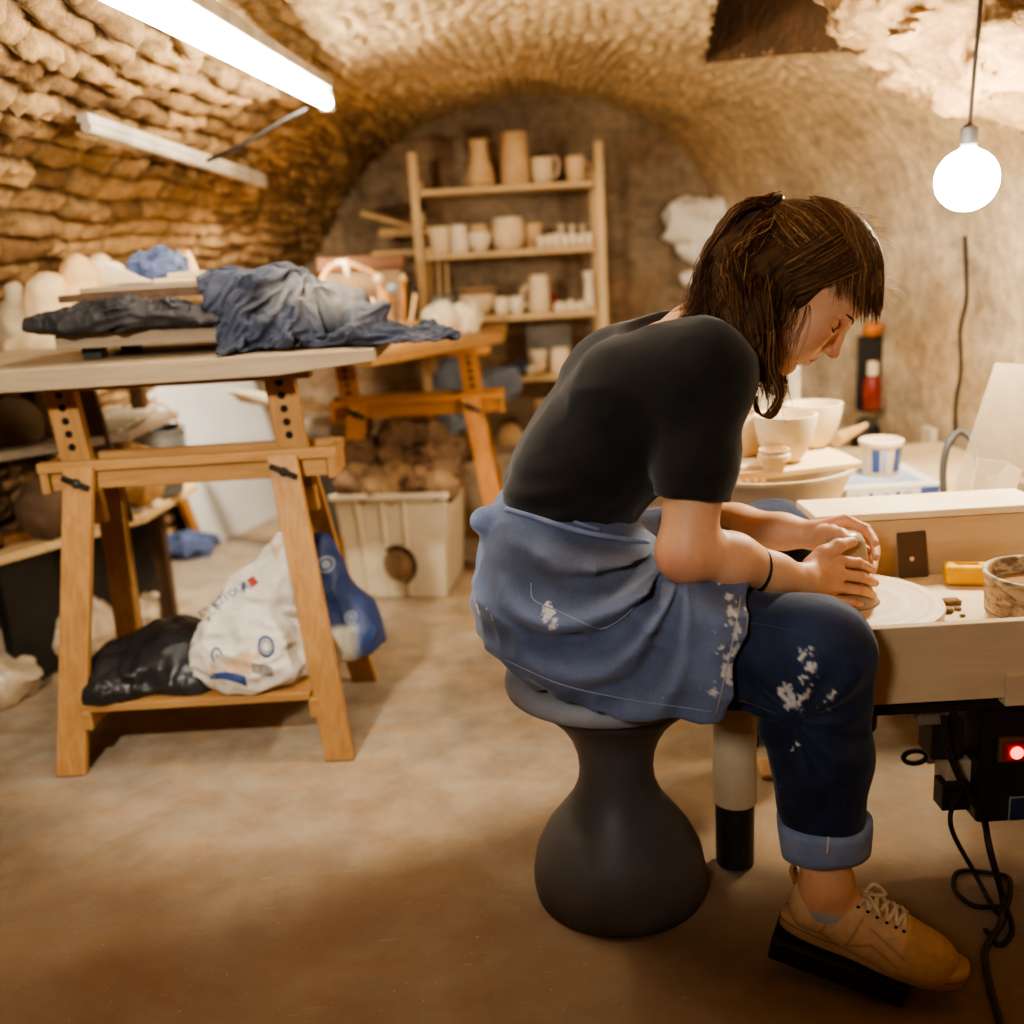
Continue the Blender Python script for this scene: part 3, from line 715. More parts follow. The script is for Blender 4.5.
for k in range(7):
    pot('small_cup', 541 + k*8.0, 1, 8.5, 11 + (k*37 % 5)*.6, P_CUP, M_WHITEC, 'tiny white cup, %s in the front row of the second shelf' % names[k], 'cup', 'tiny cups on the second shelf', 4.55 + .012*(k % 2))
for k in range(3):
    pot('clay_bottle', 562 + k*10.5, 1, 8, 22 - k, P_NECK, M_BISQUE, 'small waisted clay bottle, %s of three behind the tiny cups' % ['leftmost', 'middle', 'rightmost'][k], 'bottle', 'small bottles behind the tiny cups', 4.69)
# third shelf
G3 = 'pots on the third shelf'
pot('bowl', 478, 2, 38, 21, P_BOWL, M_BISQUE, 'wide clay bowl under a flat plate on the third shelf', 'bowl', G3)
pot('plate', 478, 2, 42, 5, [(.3, 0), (.9, .5), (1, 1), (.9, 1), (.3, .4)], M_BISQUE2, 'flat clay plate lying on the wide bowl of the third shelf', 'plate', G3, z=SHZ[2] + 22*pxm(4.6, .9))
pot('cup', 502, 2, 15, 17, P_CUP, M_WHITEC, 'white cup beside the wide bowl on the third shelf', 'cup', G3, 4.56)
pot('cup', 517, 2, 15, 17, P_CUP, M_WHITEC, 'white cup beside the tall jug on the third shelf', 'cup', G3, 4.56)
pot('jug', 540, 2, 22, 36, P_CYL, M_BISQUE, 'tall pale clay jug on the third shelf', 'jug', G3, 4.6, handle=(-1, .2, .66, .55, .15))
pot('vase', 590, 2, 15, 37, P_NECK, M_WHITEC, 'slim white clay vase at the right end of the third shelf', 'vase', G3)
for k, (px, w, hgt) in enumerate(((560, 13, 10), (571, 12, 11), (581, 12, 9))):
    p = at(px, 309, 4.55); z = SHZ[2]; s_ = pxm(4.55, z)
    o = heap('clay_lump', [(V(p[0], 4.55, z + hgt*s_*.4), V(w*s_*.5, .025, hgt*s_*.6))], M_WHITEC, .005, .01, folds(26, .006, 5+k), z)
    tag(o, 'rough white clay lump, %s of three on the third shelf' % ['leftmost', 'middle', 'rightmost'][k], 'clay', 'clay lumps on the third shelf')
p = at(554, 300, 4.62); o = MB().lathe([(.012, 0), (.02, .015), (.02, .05), (.012, .062), (.012, .075)], (p[0], 4.66, SHZ[2] + .001), 14).build('spice_bottle', m_plain('red glaze', (150, 34, 30), .4), angle=50)
tag(o, 'small dark red bottle behind the jug on the third shelf', 'bottle')
p = at(443, 305, 4.6); b_ = MB(); b_.box((p[0], 4.62, SHZ[2] + .046), (.10, .1, .09)); tag(b_.build('storage_box', m_plain('grey box', (150, 148, 142), .6), bevel=.006), 'plain grey box at the left end of the third shelf', 'box')
for k in range(3):
    p0 = V(-.30 + .035*k, 4.64, SHZ[2] + .094); tag(MB().tube([p0, p0 + V(.004, .01, .20 - .03*k)], .0065, 8).build('clay_tool', M_PALEZ, angle=50), 'thin wooden rod, %s of three standing on the grey box' % ['leftmost', 'middle', 'rightmost'][k], 'tool', 'rods on the grey box')
# fourth shelf
G4 = 'pots on the fourth shelf'
pot('jar', 561, 3, 22, 24, P_CYL, M_BISQUE, 'cream cylindrical jar on the fourth shelf', 'jar', G4)
pot('bowl', 538, 3, 20, 11, P_BOWL, M_BISQUE, 'low round bowl on the fourth shelf under a second bowl', 'bowl', G4)
pot('bowl', 538, 3, 20, 11, P_TUMB, M_WHITEC, 'white bowl stacked on the low round bowl of the fourth shelf', 'bowl', G4, z=SHZ[3] + 11.6*pxm(4.6, .6))
pot('cup', 576, 3, 12, 11, P_CUP, M_BISQUE2, 'little tan cup right of the cylindrical jar on the fourth shelf', 'cup', G4, 4.56)
pot('cup', 531, 3, 10, 10, P_ROUND, M_WHITEC, 'little white cup at the left front of the fourth shelf', 'cup', G4, 4.545)
b_ = MB(); p = at(549, 350, 4.74); b_.bar((p[0], 4.70, SHZ[3] + .002), (p[0], 4.735, SHZ[3] + .2), .2, .012); tag(b_.build('slate_board', m_plain('slate board', (120, 108, 94), .7)), 'grey board leaning upright at the back of the fourth shelf', 'board')
p = at(519, 372, 4.58); o = heap('folded_cloth', [(V(p[0], 4.6, SHZ[3] + .03), V(.06, .08, .03))], M_NAVY, .005, .02, folds(12, .012, 3, (1, 1, 3)), SHZ[3]); tag(o, 'folded navy cloth on the fourth shelf', 'cloth')
# lowest shelf
for k, (px, py, w, hgt, mt, lb) in enumerate(((512, 465, 30, 44, M_BISQUE2, 'big round tan clay ball on the lowest shelf'), (533, 465, 16, 24, M_BISQUE2, 'flat tan clay lump on the lowest shelf'), (498, 465, 14, 20, M_WHITEC, 'small white clay lump on the lowest shelf beside the big ball'))):
    s_ = pxm(4.58, .25); p = at(px, 460, 4.58); z = SHZ[4]
    o = heap('clay_ball', [(V(p[0], 4.58 + .02*k, z + hgt*s_*.45), V(w*s_/2, w*s_/2, hgt*s_/2))], mt, .006, .01, folds(14, .008, 11+k), z); tag(o, lb, 'clay', 'clay on the lowest shelf')
pot('cup', 545, 4, 15, 64, P_TUMB, M_BISQUE3, 'tall peach clay beaker at the front of the lowest shelf', 'cup', None, 4.56)

# blue-grey cloth thrown over the rack's lower left
q = at(455, 372, 4.42)
o = heap('dust_sheet', [(at(455, 385, 4.40), V(.10, .05, .12)), (at(500, 384, 4.42), V(.09, .05, .085)), (at(452, 430, 4.40), V(.06, .04, .2))], M_GREYBLUE, .007, .05, folds(9, .03, 31, (1, 1, .6)))
tag(o, 'blue-grey dust sheet hanging in front of the lower shelves', 'cloth')

# stuff under and beside the rack
q = atz(395, 440, 0); b_ = MB()
for k in range(3): b_.box((-.41, 4.345, .08 + .16*k), (.27, .18, .145))
tag(b_.build('wooden_crate', M_BROWNW, bevel=.004), 'brown slatted crate in the dark behind the clay bin', 'crate')
b_ = MB(); b_.box((-.08, 4.3, .17), (.3, .2, .34)); tag(b_.build('storage_box', m_plain('pale carton', (206, 184, 150), .7), bevel=.006), 'pale carton on the floor in front of the rack', 'box')

# planks lying across at the left of the rack
pl_ = MB(); pl_.bar(at(366, 213, 4.72), at(424, 229, 4.60), .02, .10, (0, 0, 1)); tag(pl_.build('plank', M_PALEW, bevel=.003), 'upper of two pale planks propped left of the rack', 'plank')
pl_ = MB(); pl_.bar(at(385, 233, 4.72), at(432, 231, 4.60), .035, .10, (0, 0, 1)); tag(pl_.build('plank', M_PALEW, bevel=.003), 'lower of two pale planks propped left of the rack', 'plank')
pl_ = MB(); pl_.bar(at(378, 215, 4.80), at(424, 205, 4.70), .05, .05, (0, 0, 1)); tag(pl_.build('plank', M_DARKW, bevel=.003), 'dark plank behind the two pale planks by the rack', 'plank')
pl_ = MB(); pl_.box((-.41, 4.63, SHZ[1] + .0135), (.26, .16, .025)); tag(pl_.build('plank', M_PALEW, bevel=.003), 'short pale plank sticking out left of the second shelf', 'plank')
b_ = MB(); b0 = atz(425, 560, 0); tag(MB().bar(at(424, 352, 4.2), V(at(434, 470, 4.2)[0] + .03, 4.2, 0), .035, .02).build('plank', M_PALEZ, bevel=.002), 'thin upright batten behind the second trestle', 'plank')

# ================================================================== HANGING WHITE PLASTIC AND CARD ON THE END WALL
yb = 4.83
poly = [(664, 247), (700, 195), (742, 195), (762, 214), (738, 262), (692, 268)]
o = heap('plastic_bag', [(at(700, 232, yb), V(.15, .045, .12), euler(0, .7, 0)), (at(730, 222, yb), V(.12, .05, .13)), (at(688, 278, yb), V(.04, .03, .035))], m_plain('white plastic', (240, 228, 210), .35, (224, 208, 184), 6), .007, .03, folds(6, .06, 71, sharp=1.2))
tag(o, 'crumpled white plastic sheet hanging on the end wall behind her head', 'bag')
b_ = MB(); b_.bar(at(758, 168, 4.88), at(756, 200, 4.88), .17, .02); tag(b_.build('card_box', m_plain('card', (190, 150, 96), .8)), 'small brown card box above the white plastic sheet', 'box')

# ================================================================== SECOND TRESTLE AND ITS TABLE
def trestle(name, W, zb, zt, foot_x, foot_y, mz, mx, label, group, shelf=True, s=1.0, spread_out=.06):
    """a wooden A-frame trestle, built about the origin"""
    t = empty(name, (0, 0, 0), 0, label, 'trestle', group)
    lw, lt = .070*s, .026*s
    yb_ = .060*s
    xs = (-W/2 + .105*s, W/2 - .125*s)
    for sy in (-1, 1):
        for k, x in enumerate(xs):
            xf = (-foot_x, foot_x)[k]
            P0, P1 = V(x, sy*(yb_+.020*s), zb - .012), V(xf, sy*foot_y, 0)
            d = nrm(P1 - P0); b_ = MB(); a = V(1, 0, 0)*lw/2; n = nrm(np.cross(d, V(1, 0, 0)))*lt/2
            b_.hexa([P1 - a - n, P1 + a - n, P1 + a + n, P1 - a + n, P0 - a - n, P0 + a - n, P0 + a + n, P0 - a + n])
            for q in b_.v[:4]: pass
            b_.v = [(q[0], q[1], max(q[2], 0.0)) for q in b_.v]
            lg = b_.build('leg', mz, t, bevel=.003)
            if sy < 0:
                c = P0 + d*.035 + V(0, -.018*s, 0); wn = MB(); wn.ball(c, .012*s, 8, 6); wn.bar(c + V(-.03*s, -.004, .016*s), c + V(.03*s, -.004, -.014*s), .008, .013*s, (0, 1, 0)); wn.build('wing_nut', M_DARKMETAL, lg)
    for sy in (-1, 1):
        b_ = MB(); b_.box((0, sy*yb_, zb - .012), (W, .030*s, .024)); b_.build('top_rail', mx, t, bevel=.002)
        b_ = MB(); b_.box((-.0, sy*(yb_-.012), zb - .048*s), (W - .05*s, .026*s, .044*s)); b_.build('lower_rail', mx, t, bevel=.002)
    for sx in (-1, 1):
        b_ = MB(); b_.box((sx*(W/2 - .012*s), 0, zb - .040*s), (.020*s, yb_*2 + .022*s, .07*s)); b_.build('end_block', mz, t, bevel=.002)
        x = W/2 - .10*s if sx > 0 else -W/2 + .085*s; tilt = -.030 if sx > 0 else -.030; u = MB(); u.bar((x, 0, zb - .17*s), (x + tilt*s, 0, zt), .072*s, .034*s); up = u.build('upright', mz, t, bevel=.003)
        hp = MB(); L = zt - zb
        for k in range(5):
            zz = zb + L*(.14 + .17*k); f = (zz - (zb - .17*s))/(zt - zb + .17*s); c = V(x + tilt*s*f, -.0172*s, zz)
            hp.lathe([(.0095*s, -.0003), (.0095*s, .0006)], c, 14, axis=(0, -1, 0))
        hp.build('peg_hole', M_HOLE, up)
    b_ = MB(); b_.box((0, 0, zt - .014), (W*.86, .05*s, .028)); b_.build('top_bar', mx, t, bevel=.003)
    if shelf:
        z = .150; f = 1 - z/zb; xe = foot_x*f + abs(xs[0])*(1-f)*0 + .0
        yy = foot_y*f + yb_*(1-f)
        b_ = MB(); b_.box((-.01, -.01, z + .010), (2*foot_x - .10, 2*yy + .015, .018)); b_.build('bottom_shelf', mx, t, bevel=.002)
        for sx in (-1, 1):
            x = sx*(foot_x - .052); b_ = MB(); b_.box((x, 0, z - .018), (.022, 2*yy + .05, .045)); b_.build('side_rail', mx, t, bevel=.002)
    return t
tr2 = trestle('trestle', .64, .668, .83, .30, .24, M_ORANGE_W, M_ORANGE_X, 'orange pine trestle behind the clay bin, lowered under the far table', 'wooden table trestles', shelf=False)
tr2.location = (-.322, 3.78, 0)
# its top
T2 = .865
A0, A1 = atz(372, 356, T2), atz(503, 333, T2)
dn = nrm(V(-(A1-A0)[1], (A1-A0)[0], 0))
A1b = A1 + V(.02, .50, 0); A0b = V(-.78, 4.15, T2); A0c = V(-.80, 3.62, T2)
b_ = MB(); b_.prism([A0, A1, A1b, A0b, A0c], (0, 0, -.034)); tag(b_.build('table_top', M_TRESTLE_X, bevel=.003), 'far wooden table top with an angled front edge on the orange trestle', 'table top')

# things on the far table
c0 = at(362, 262, 4.08)
case = empty('wooden_case', (c0[0], 4.10, T2), 0, 'brown wooden case with a dark lid standing on the far table', 'box')
b_ = MB(); b_.box((c0[0], 4.10, T2 + .13), (.30, .10, .255)); b_.build('body', m_plain('dull brown', (140, 112, 80), .7, (120, 92, 62), 7), case, bevel=.003)
b_ = MB(); b_.box((c0[0], 4.095, T2 + .285), (.33, .13, .05)); b_.build('lid', M_BROWNW, case, bevel=.004)
bk = empty('basket', (at(348, 300, 3.86)[0], 3.88, T2), 0, 'wicker basket with an arched handle holding tools on the far table', 'basket')
bx, by = bk.location.x, 3.88
b_ = MB(); n_ = 36
prof = [(.085, 0), (.10, .03), (.115, .08), (.12, .10), (.112, .10), (.105, .08), (.09, .03), (.02, .012)]
b_.lathe(prof, (bx, by, T2), n_); M_WICK = m_plain('wicker', (200, 152, 92), .7, (164, 116, 62), 40, bmp=.6, bscale=120)
b_.build('bowl', M_WICK, bk, smooth=True)
hd = smooth_path([V(bx-.115, by, T2+.09), V(bx-.105, by, T2+.20), V(bx-.06, by, T2+.275), V(bx, by, T2+.29), V(bx+.06, by, T2+.265), V(bx+.115, by, T2+.225), V(bx+.118, by, T2+.09)], 6)
MB().tube(hd, .009, 8).build('handle', M_WICK, bk, smooth=True)
kn = MB(); kn.ball((bx+.116, by-.004, T2+.226), .018, 10, 8); kn.build('binding', M_BISQUE, bk, smooth=True)
kn = MB(); kn.tube([V(bx-.03, by-.004, T2+.288), V(bx, by-.010, T2+.294), V(bx+.008, by-.012, T2+.23)], [.012, .014, .007], 8); kn.build('string', M_BISQUE, bk, smooth=True)
q = at(354, 290, 3.70)
tag(MB().lathe([(.021, 0), (.023, .02), (.023, .10), (.018, .112), (.004, .114)], (q[0], 3.66, T2 + .001), 16).build('candle', m_plain('white wax', (250, 240, 222), .4), angle=50), 'white cylinder like a candle beside the basket on the far table', 'candle')
tj = at(402, 312, 3.78)
tag(MB().lathe(wall([(.06, .0), (.066, .03), (.068, .072)], .006, .008), (tj[0], 3.80, T2 + .001), 24).build('tool_tub', m_plain('terracotta tub', (200, 156, 100), .8), angle=50), 'tan tub of tools on the far table', 'pot')
random.seed(5)
TL_ = [(-.14, .16, 'wide wooden brush leaning left out of the tools by the basket'), (-.105, .13, 'pale wooden rib standing in the tools by the basket'), (-.07, .15, 'tan wooden paddle standing in the tools by the basket'), (-.03, .17, 'red-brown tool with a blue-grey knob by the tub'), (.0, .2, 'thin brown stick in the tool tub'), (.03, .16, 'light hooked wooden tool at the right of the tub')]
for k, (dx, hh_, lb) in enumerate(TL_):
    p0 = V(tj[0] + dx*.6, 3.80 + (.0 if abs(dx) < .05 else -.05), T2 + (.02 if abs(dx) < .05 else .002)); p1 = p0 + V(dx*.5 + .01*(k % 3), .02, hh_)
    t = empty('clay_tool', p0, 0, lb, 'tool', 'tools by the basket')
    MB().tube([p0, p0*.5 + p1*.5, p1], [.010, .007, .009], 8).build('handle', [M_BISQUE2, M_PALEZ, M_ORANGE_W, M_BROWNW, M_ORANGE_W, M_PALEZ][k], t, smooth=True)
    MB().ball(p1, ((.022, .010, .034), (.016, .008, .03), (.02, .01, .035), (.019, .019, .019), (.012, .008, .02), (.012, .012, .024))[k], 12, 8).build('head', [M_BISQUE2, M_PALEZ, M_ORANGE_W, m_plain('blue knob', (140, 150, 160), .5), M_BISQUE2, M_BLACK][k], t, smooth=True)
for k, (px, w, h_) in enumerate(((437, 30, 27), (462, 28, 22))):
    p = atz(px, 337 - k*3, T2); s_ = pxm(p[1], T2)
    o = heap('clay_block', [(V(p[0], p[1]+.07, T2 + h_*s_*.4), V(w*s_*.5, .06, h_*s_*.6)), (V(p[0]+.02, p[1]+.05, T2 + h_*s_*.8), V(.04, .03, .03))], M_WHITEC, .006, .03, folds(15, .04, 41+k, sharp=1.0), T2)
    tag(o, ['lumpy white block of clay on the far table edge, left one', 'smoother cream block of clay on the far table edge, right one'][k], 'clay', 'clay blocks on the far table')

M_CLAYB = m_plain('brown clay', (116, 88, 62), .85, (84, 60, 40), 9, bmp=.6, bscale=40, bdist=.01)
M_CLAYT = m_plain('tan clay', (150, 118, 84), .85, (118, 90, 60), 9, bmp=.6, bscale=40, bdist=.01)
# ================================================================== CLAY BIN
CX0, CX1, CY0, CY1, CZ = -.585, -.19, 3.40, 3.78, .385
bin_ = empty('plastic_bin', ((CX0+CX1)/2, (CY0+CY1)/2, 0), 0, 'translucent plastic bin heaped with brown clay by the far trestle', 'bin')
m, nt, b = new_mat('cloudy plastic'); b.inputs['Roughness'].default_value = .4; b.inputs['Transmission Weight'].default_value = .0; b.inputs['Alpha'].default_value = .9
v_ = coords(nt, 'Object'); nt.links.new(ramp(nt, noise_tex(nt, v_, 5, 5), [(.3, lin((240, 226, 198))), (.7, lin((222, 202, 168)))]), b.inputs['Base Color']); M_CLOUDY = m
b_ = MB(); t_ = .006; dr = .03
def ring_(z, ins, x0=CX0, x1=CX1, y0=CY0, y1=CY1): return [V(x0+ins, y0+ins, z), V(x1-ins, y0+ins, z), V(x1-ins, y1-ins, z), V(x0+ins, y1-ins, z)]
R0, R1, R2, R3 = ring_(.002, dr), ring_(CZ, 0), ring_(CZ, t_), ring_(.01, dr+t_)
b_.add(R0 + R1 + R2 + R3, [(3, 2, 1, 0)] + [(i, (i+1) % 4, 4+(i+1) % 4, 4+i) for i in range(4)] + [(4+i, 4+(i+1) % 4, 8+(i+1) % 4, 8+i) for i in range(4)] + [(8+i, 8+(i+1) % 4, 12+(i+1) % 4, 12+i) for i in range(4)] + [(12, 13, 14, 15)])
b_.build('tub', M_CLOUDY, bin_, bevel=.006)
rb = MB(); rb.prism([V(CX0-.012, CY0-.012, CZ-.02), V(CX1+.012, CY0-.012, CZ-.02), V(CX1+.012, CY0-.0, CZ-.02), V(CX0-.012, CY0-.0, CZ-.02)], (0, 0, .022)); rb.box((CX1+.006, (CY0+CY1)/2, CZ-.009), (.012, CY1-CY0, .022)); rb.build('rim', M_CLOUDY, bin_, bevel=.003)
for fx in (.2, .42, .62): 
    rr = MB(); x0 = CX0 + (CX1-CX0)*fx; rr.bar((x0, CY0+.001, CZ-.02), (x0 + (.5-fx)*.05, CY0+dr-.002, .01), .014, .012); rr.build('rib', M_CLOUDY, bin_, bevel=.003)
pc = V(-.375, CY0+.010, .13); pb = MB(); pb.ball(pc, (.055, .022, .06), 20, 12); pb.build('clay_bulge', M_CLAYT, bin_, smooth=True)
ph = MB(); ph.tube([pc + V(.062*math.cos(a), -.012, .068*math.sin(a)) for a in np.linspace(-1.2, 2.2, 16)], .006, 6); ph.build('split_edge', M_DARKW, bin_, smooth=True)
random.seed(11); n_ = 0
LUMPS = []
for r_ in range(4):
    for c_ in range(5):
        LUMPS.append((CX0 + .05 + c_*.077 + random.uniform(-.012, .012), CY0 + .05 + r_*.098 + random.uniform(-.012, .012), CZ + .00 + (.0, .02, .055, .085)[r_] + random.uniform(-.012, .015), random.uniform(.042, .06)))
LUMPS += [(-.165, 3.80, .47, .05), (-.30, 3.72, .515, .06), (-.42, 3.70, .53, .055), (-.55, 3.62, .47, .055), (-.22, 3.70, .47, .045)]
WH = ['front left corner', 'front left', 'front centre', 'front right', 'front right corner', 'left side second row', 'left of centre second row', 'centre second row', 'right of centre second row', 'right side second row', 'left side third row', 'left of centre third row', 'centre third row', 'right of centre third row', 'right side third row', 'back left corner', 'back left', 'back centre', 'back right', 'back right corner']
for k, (x, y, z, r) in enumerate(LUMPS):
    random.seed(k); o = heap('clay_lump', [(V(x, y, z), V(r*1.1, r, r*.75), euler(random.random(), random.random(), random.random()*3)), (V(x+random.uniform(-.03, .03), y, z+.012), V(r*.6, r*.6, r*.55))], M_CLAYT if k < 10 and k % 3 else M_CLAYB, .006, .012, folds(19, .034, 100+k, sharp=.9))
    lb = ('brown clay lump at the %s of the plastic bin heap' % WH[k]) if k < 20 else 'dark brown clay lump on top of the bin heap, ' + ['outermost at the right', 'near the middle', 'left of the middle', 'far left', 'above the right corner'][k-20]
    tag(o, lb, 'clay', 'clay lumps in the plastic bin')

# ================================================================== LEFT SIDE SHELVES AND CLUTTER
sh_ = empty('storage_shelves', (-1.40, 3.0, 0), 0, 'rough low shelves along the left wall behind the front table', 'shelf')
for z, pl_, mt in ((.42, [(-1.455, 2.72), (-1.16, 3.15), (-1.12, 3.60), (-1.40, 3.60), (-1.47, 2.80)], M_PALEW), (.70, [(-1.44, 2.80), (-1.135, 3.06), (-1.12, 3.50), (-1.38, 3.50), (-1.45, 2.9)], M_GREYW), (.955, [(-1.42, 2.96), (-1.145, 2.96), (-1.145, 3.40), (-1.32, 3.40)], M_GREYW)):
    b_ = MB(); b_.prism([V(x, y, z) for x, y in pl_], (0, 0, -.026)); b_.build('shelf_board', mt, sh_, bevel=.003)
for x, y in ((-1.20, 3.36), (-1.39, 3.02)):
    b_ = MB(); b_.box((x, y, .47), (.045, .045, .94)); b_.build('post', M_DARKW, sh_, bevel=.003)
b_ = MB(); b_.box((-1.36, 3.15, .2), (.03, .8, .38), rz=-.25); b_.build('shade_panel', M_BLACK, sh_)  # black panel standing in for the shade under the low boards
# plaster shapes on the top board
zt_ = .956
for k, (px, pyt, pyb, w, Y, mt, lb) in enumerate(((8, 281, 335, 34, 3.02, M_GREYW, 'grey round-headed plaster form at the far left on the top board'), (47, 278, 335, 46, 3.06, M_WHITEC, 'pale hooded clay form second from the left on the top board'), (80, 264, 330, 44, 3.14, M_BISQUE3, 'cream peaked clay form behind the stacked boards'), (101, 264, 330, 30, 3.22, M_WHITEC, 'narrow white clay form right of the cream peaked one'))):
    s_ = pxm(Y, 1.0); p = at(px, (pyt+pyb)/2, Y); H = (pyb-pyt)*s_*1.25; R = w*s_/2
    o = heap('plaster_form', [(V(p[0], Y, zt_ + .0), V(p[0]+.0, Y, zt_ + H*.5), R*1.0, R*.8), (V(p[0]+.01, Y, zt_ + H*.78), V(R*.72, R*.7, H*.26))], m_plain('form%d' % k, ((176, 158, 130), (240, 208, 160), (240, 200, 146), (246, 222, 180))[k], .7, ((150, 132, 106), (226, 186, 134), (226, 180, 122), (236, 206, 160))[k], 8), .008, .03, folds(9, .025, 51+k, sharp=1.1), zt_)
    tag(o, lb, 'plaster form', 'plaster forms on the top board')
o = heap('paper_bag', [(at(36, 350, 3.0), V(.10, .05, .05))], m_plain('cream paper', (226, 196, 150), .7), .007, .02, folds(8, .02, 58), .956); tag(o, 'crumpled cream paper on the top board by the stacked boards', 'paper')
# middle board: stone blocks, light sheets
for k, (px, py, Y, r) in enumerate(((14, 412, 2.98, (.07, .07, .07)), (30, 415, 3.10, (.05, .06, .06)))):
    p = at(px, py, Y); o = heap('stone_block', [(V(p[0], Y, .702 + r[2]*.8), V(*r))], m_plain('drab stone', (140, 120, 94), .9), .008, .02, folds(9, .02, 61+k, sharp=1), .702); tag(o, ['drab stone block at the far left on the middle board', 'smaller drab stone block on the middle board'][k], 'stone', 'stone blocks on the middle board')
for k in range(3):
    b_ = MB(); b_.box((-1.25 + .01*k, 3.24 + .02*k, .7056 + .0105*k), (.16, .34, .010), rz=.05*k); tag(b_.build('white_sheet', m_plain('sheet', (208, 192, 164), .5)), ['white sheet at the bottom of the pile on the middle board', 'white sheet in the middle of the pile on the middle board', 'white sheet on top of the pile on the middle board'][k], 'sheet', 'white sheets on the middle board')
p = at(28, 490, 2.85); o = heap('sack', [(V(-1.37, 3.0, .50), V(.09, .14, .10))], m_plain('brown sack', (112, 86, 62), .9, (86, 64, 44), 7), .009, .03, folds(6, .04, 66), .4205); tag(o, 'dull brown sack on the lowest board at the left', 'sack')
b_ = MB(); b_.box((-1.23, 3.30, .4265), (.12, .26, .012)); tag(b_.build('white_board', m_plain('white laminate', (214, 200, 178), .5)), 'white board lying on the lowest left shelf', 'board')
b_ = MB(); b_.bar(atz(2, 541, .436), atz(36, 533, .436), .03, .03, (0, 0, 1)); tag(b_.build('wood_strip', M_BROWNW, bevel=.003), 'brown wood strip lying on the lowest left shelf', 'strip')
p = atz(42, 538, .4205); o = heap('paint_pot', [(p + V(0, 0, .022), V(.03, .03, .03))], m_plain('slate blue', (86, 98, 118), .6), .005, .01, None, .4205); tag(o, 'small slate-blue pot beside the wood strip', 'pot')
# bucket
q = at(150, 445, 3.42); bz = .4295
bu = empty('bucket', (q[0], 3.42, bz), 0, 'galvanised bucket with a wire handle behind the front trestle', 'bucket')
b_ = MB(); b_.lathe([(.085, 0), (.09, .004), (.115, .21), (.121, .212), (.121, .222), (.112, .222), (.086, .01), (.01, .008)], (q[0], 3.42, bz), 32); b_.build('body', M_METAL, bu, angle=40)
rg = MB()
for k in range(5): rg.lathe([(.1175 + .0002*k, .15 + .011*k), (.1195, .153 + .011*k), (.1175, .157 + .011*k)], (q[0], 3.42, bz), 32, cap=False)
rg.build('ridge', M_METAL, bu, smooth=True)
hd = smooth_path([V(q[0]+.118, 3.42, bz+.20), V(q[0]+.08, 3.41, bz+.29), V(q[0], 3.40, bz+.325), V(q[0]-.08, 3.41, bz+.29), V(q[0]-.118, 3.42, bz+.20)], 6); MB().tube(hd, .004, 6).build('handle', M_ORANGE_W, bu, smooth=True)
p = at(133, 440, 3.26); o = heap('cloth_bag', [(V(p[0], 3.24, .52), V(.075, .05, .10)), (V(p[0]-.02, 3.24, .62), V(.03, .03, .03))], m_plain('tan cloth', (220, 176, 120), .8, (190, 144, 90), 8), .007, .03, folds(10, .03, 77), .4295); tag(o, 'knotted tan cloth bag in front of the bucket', 'bag')
b_ = MB(); p0 = at(106, 455, 3.05); b_.bar(V(-1.185, 3.02, .43), V(-1.25, 3.02, .93), .075, .02); tag(b_.build('plank', M_DARKW, bevel=.003), 'dark plank standing between the shelf boards behind the front trestle', 'plank')
p = at(155, 500, 3.5); tag(MB().tube([at(142, 503, 3.35), at(166, 502, 3.55)], .012, 10).build('rolling_pin', M_WHITEC, angle=50), 'pale wooden pin below the bucket behind the trestle', 'rolling pin')
# white panel leaning against the wall
BL, BR = atz(208, 548, 0), V(-1.06, 4.93, 0); TL = at(143, 385, 4.10); TLv = TL - BL; TLv = TLv*1.04
fr = empty('leaning_board', (BL+BR)/2, 0, 'large white panel with a wooden edge leaning on the left wall', 'panel')
nn = nrm(np.cross(BR-BL, TLv)); 
if nn[0] < 0: nn = -nn
b_ = MB(); b_.prism([BL, BR, BR + TLv, BL + TLv], -nn*.015); b_.build('sheet', m_plain('white laminate panel', (232, 226, 216), .35, (222, 214, 200), 3), fr)
dd = nrm(BR-BL); b_ = MB(); b_.prism([BL - dd*.04, BL, BL + TLv, BL + TLv - dd*.04], -nn*.03); b_.build('edge_strip', M_ORANGE_W, fr, bevel=.003)
# items in front of the panel: paddle and grey tray
b_ = MB(); pd = [at(226, 391, 3.9), at(300, 402, 3.7), at(312, 410, 3.66), at(300, 412, 3.7), at(240, 400, 3.9)]; 
pdl = empty('drying_board', (-.9, 3.8, 0), 0, 'pale tapering board sticking out behind the front table', 'board')
b_.prism([at(225, 390, 4.0), at(318, 400, 3.75), at(330, 412, 3.75), at(300, 412, 3.8), at(240, 402, 4.0)], (0, .03, .0)); b_.build('blade', M_WHITEC, pdl, bevel=.004); b_ = MB(); b_.box((-.80, 3.86, .30), (.04, .04, .60)); b_.build('stand', M_DARKW, pdl)
o = heap('blue_rag', [(atz(184, 552, .03) + V(0, .05, 0), V(.10, .07, .06)), (atz(198, 545, .02) + V(0, .06, 0), V(.05, .05, .03))], M_BLUEC, .006, .03, folds(13, .05, 81, sharp=1.1), 0); tag(o, 'blue rag on the floor by the white panel', 'rag')
b_ = MB(); 
g_ = empty('storage_tub', (-.72, 4.3, 0), 0, 'grey plastic tub with a pale lid behind the far trestle', 'tub')
b_.lathe([(.12, 0), (.15, .46), (.155, .46)], (-.72, 4.3, 0), 4, sx=1, sy=1); b_.build('body', m_plain('grey plastic', (110, 104, 96), .5), g_, bevel=.006)
b_ = MB(); b_.lathe([(.165, .462), (.165, .50), (.15, .52)], (-.72, 4.3, 0), 4); b_.build('lid', m_plain('pale grey lid', (196, 184, 164), .5), g_, bevel=.006)
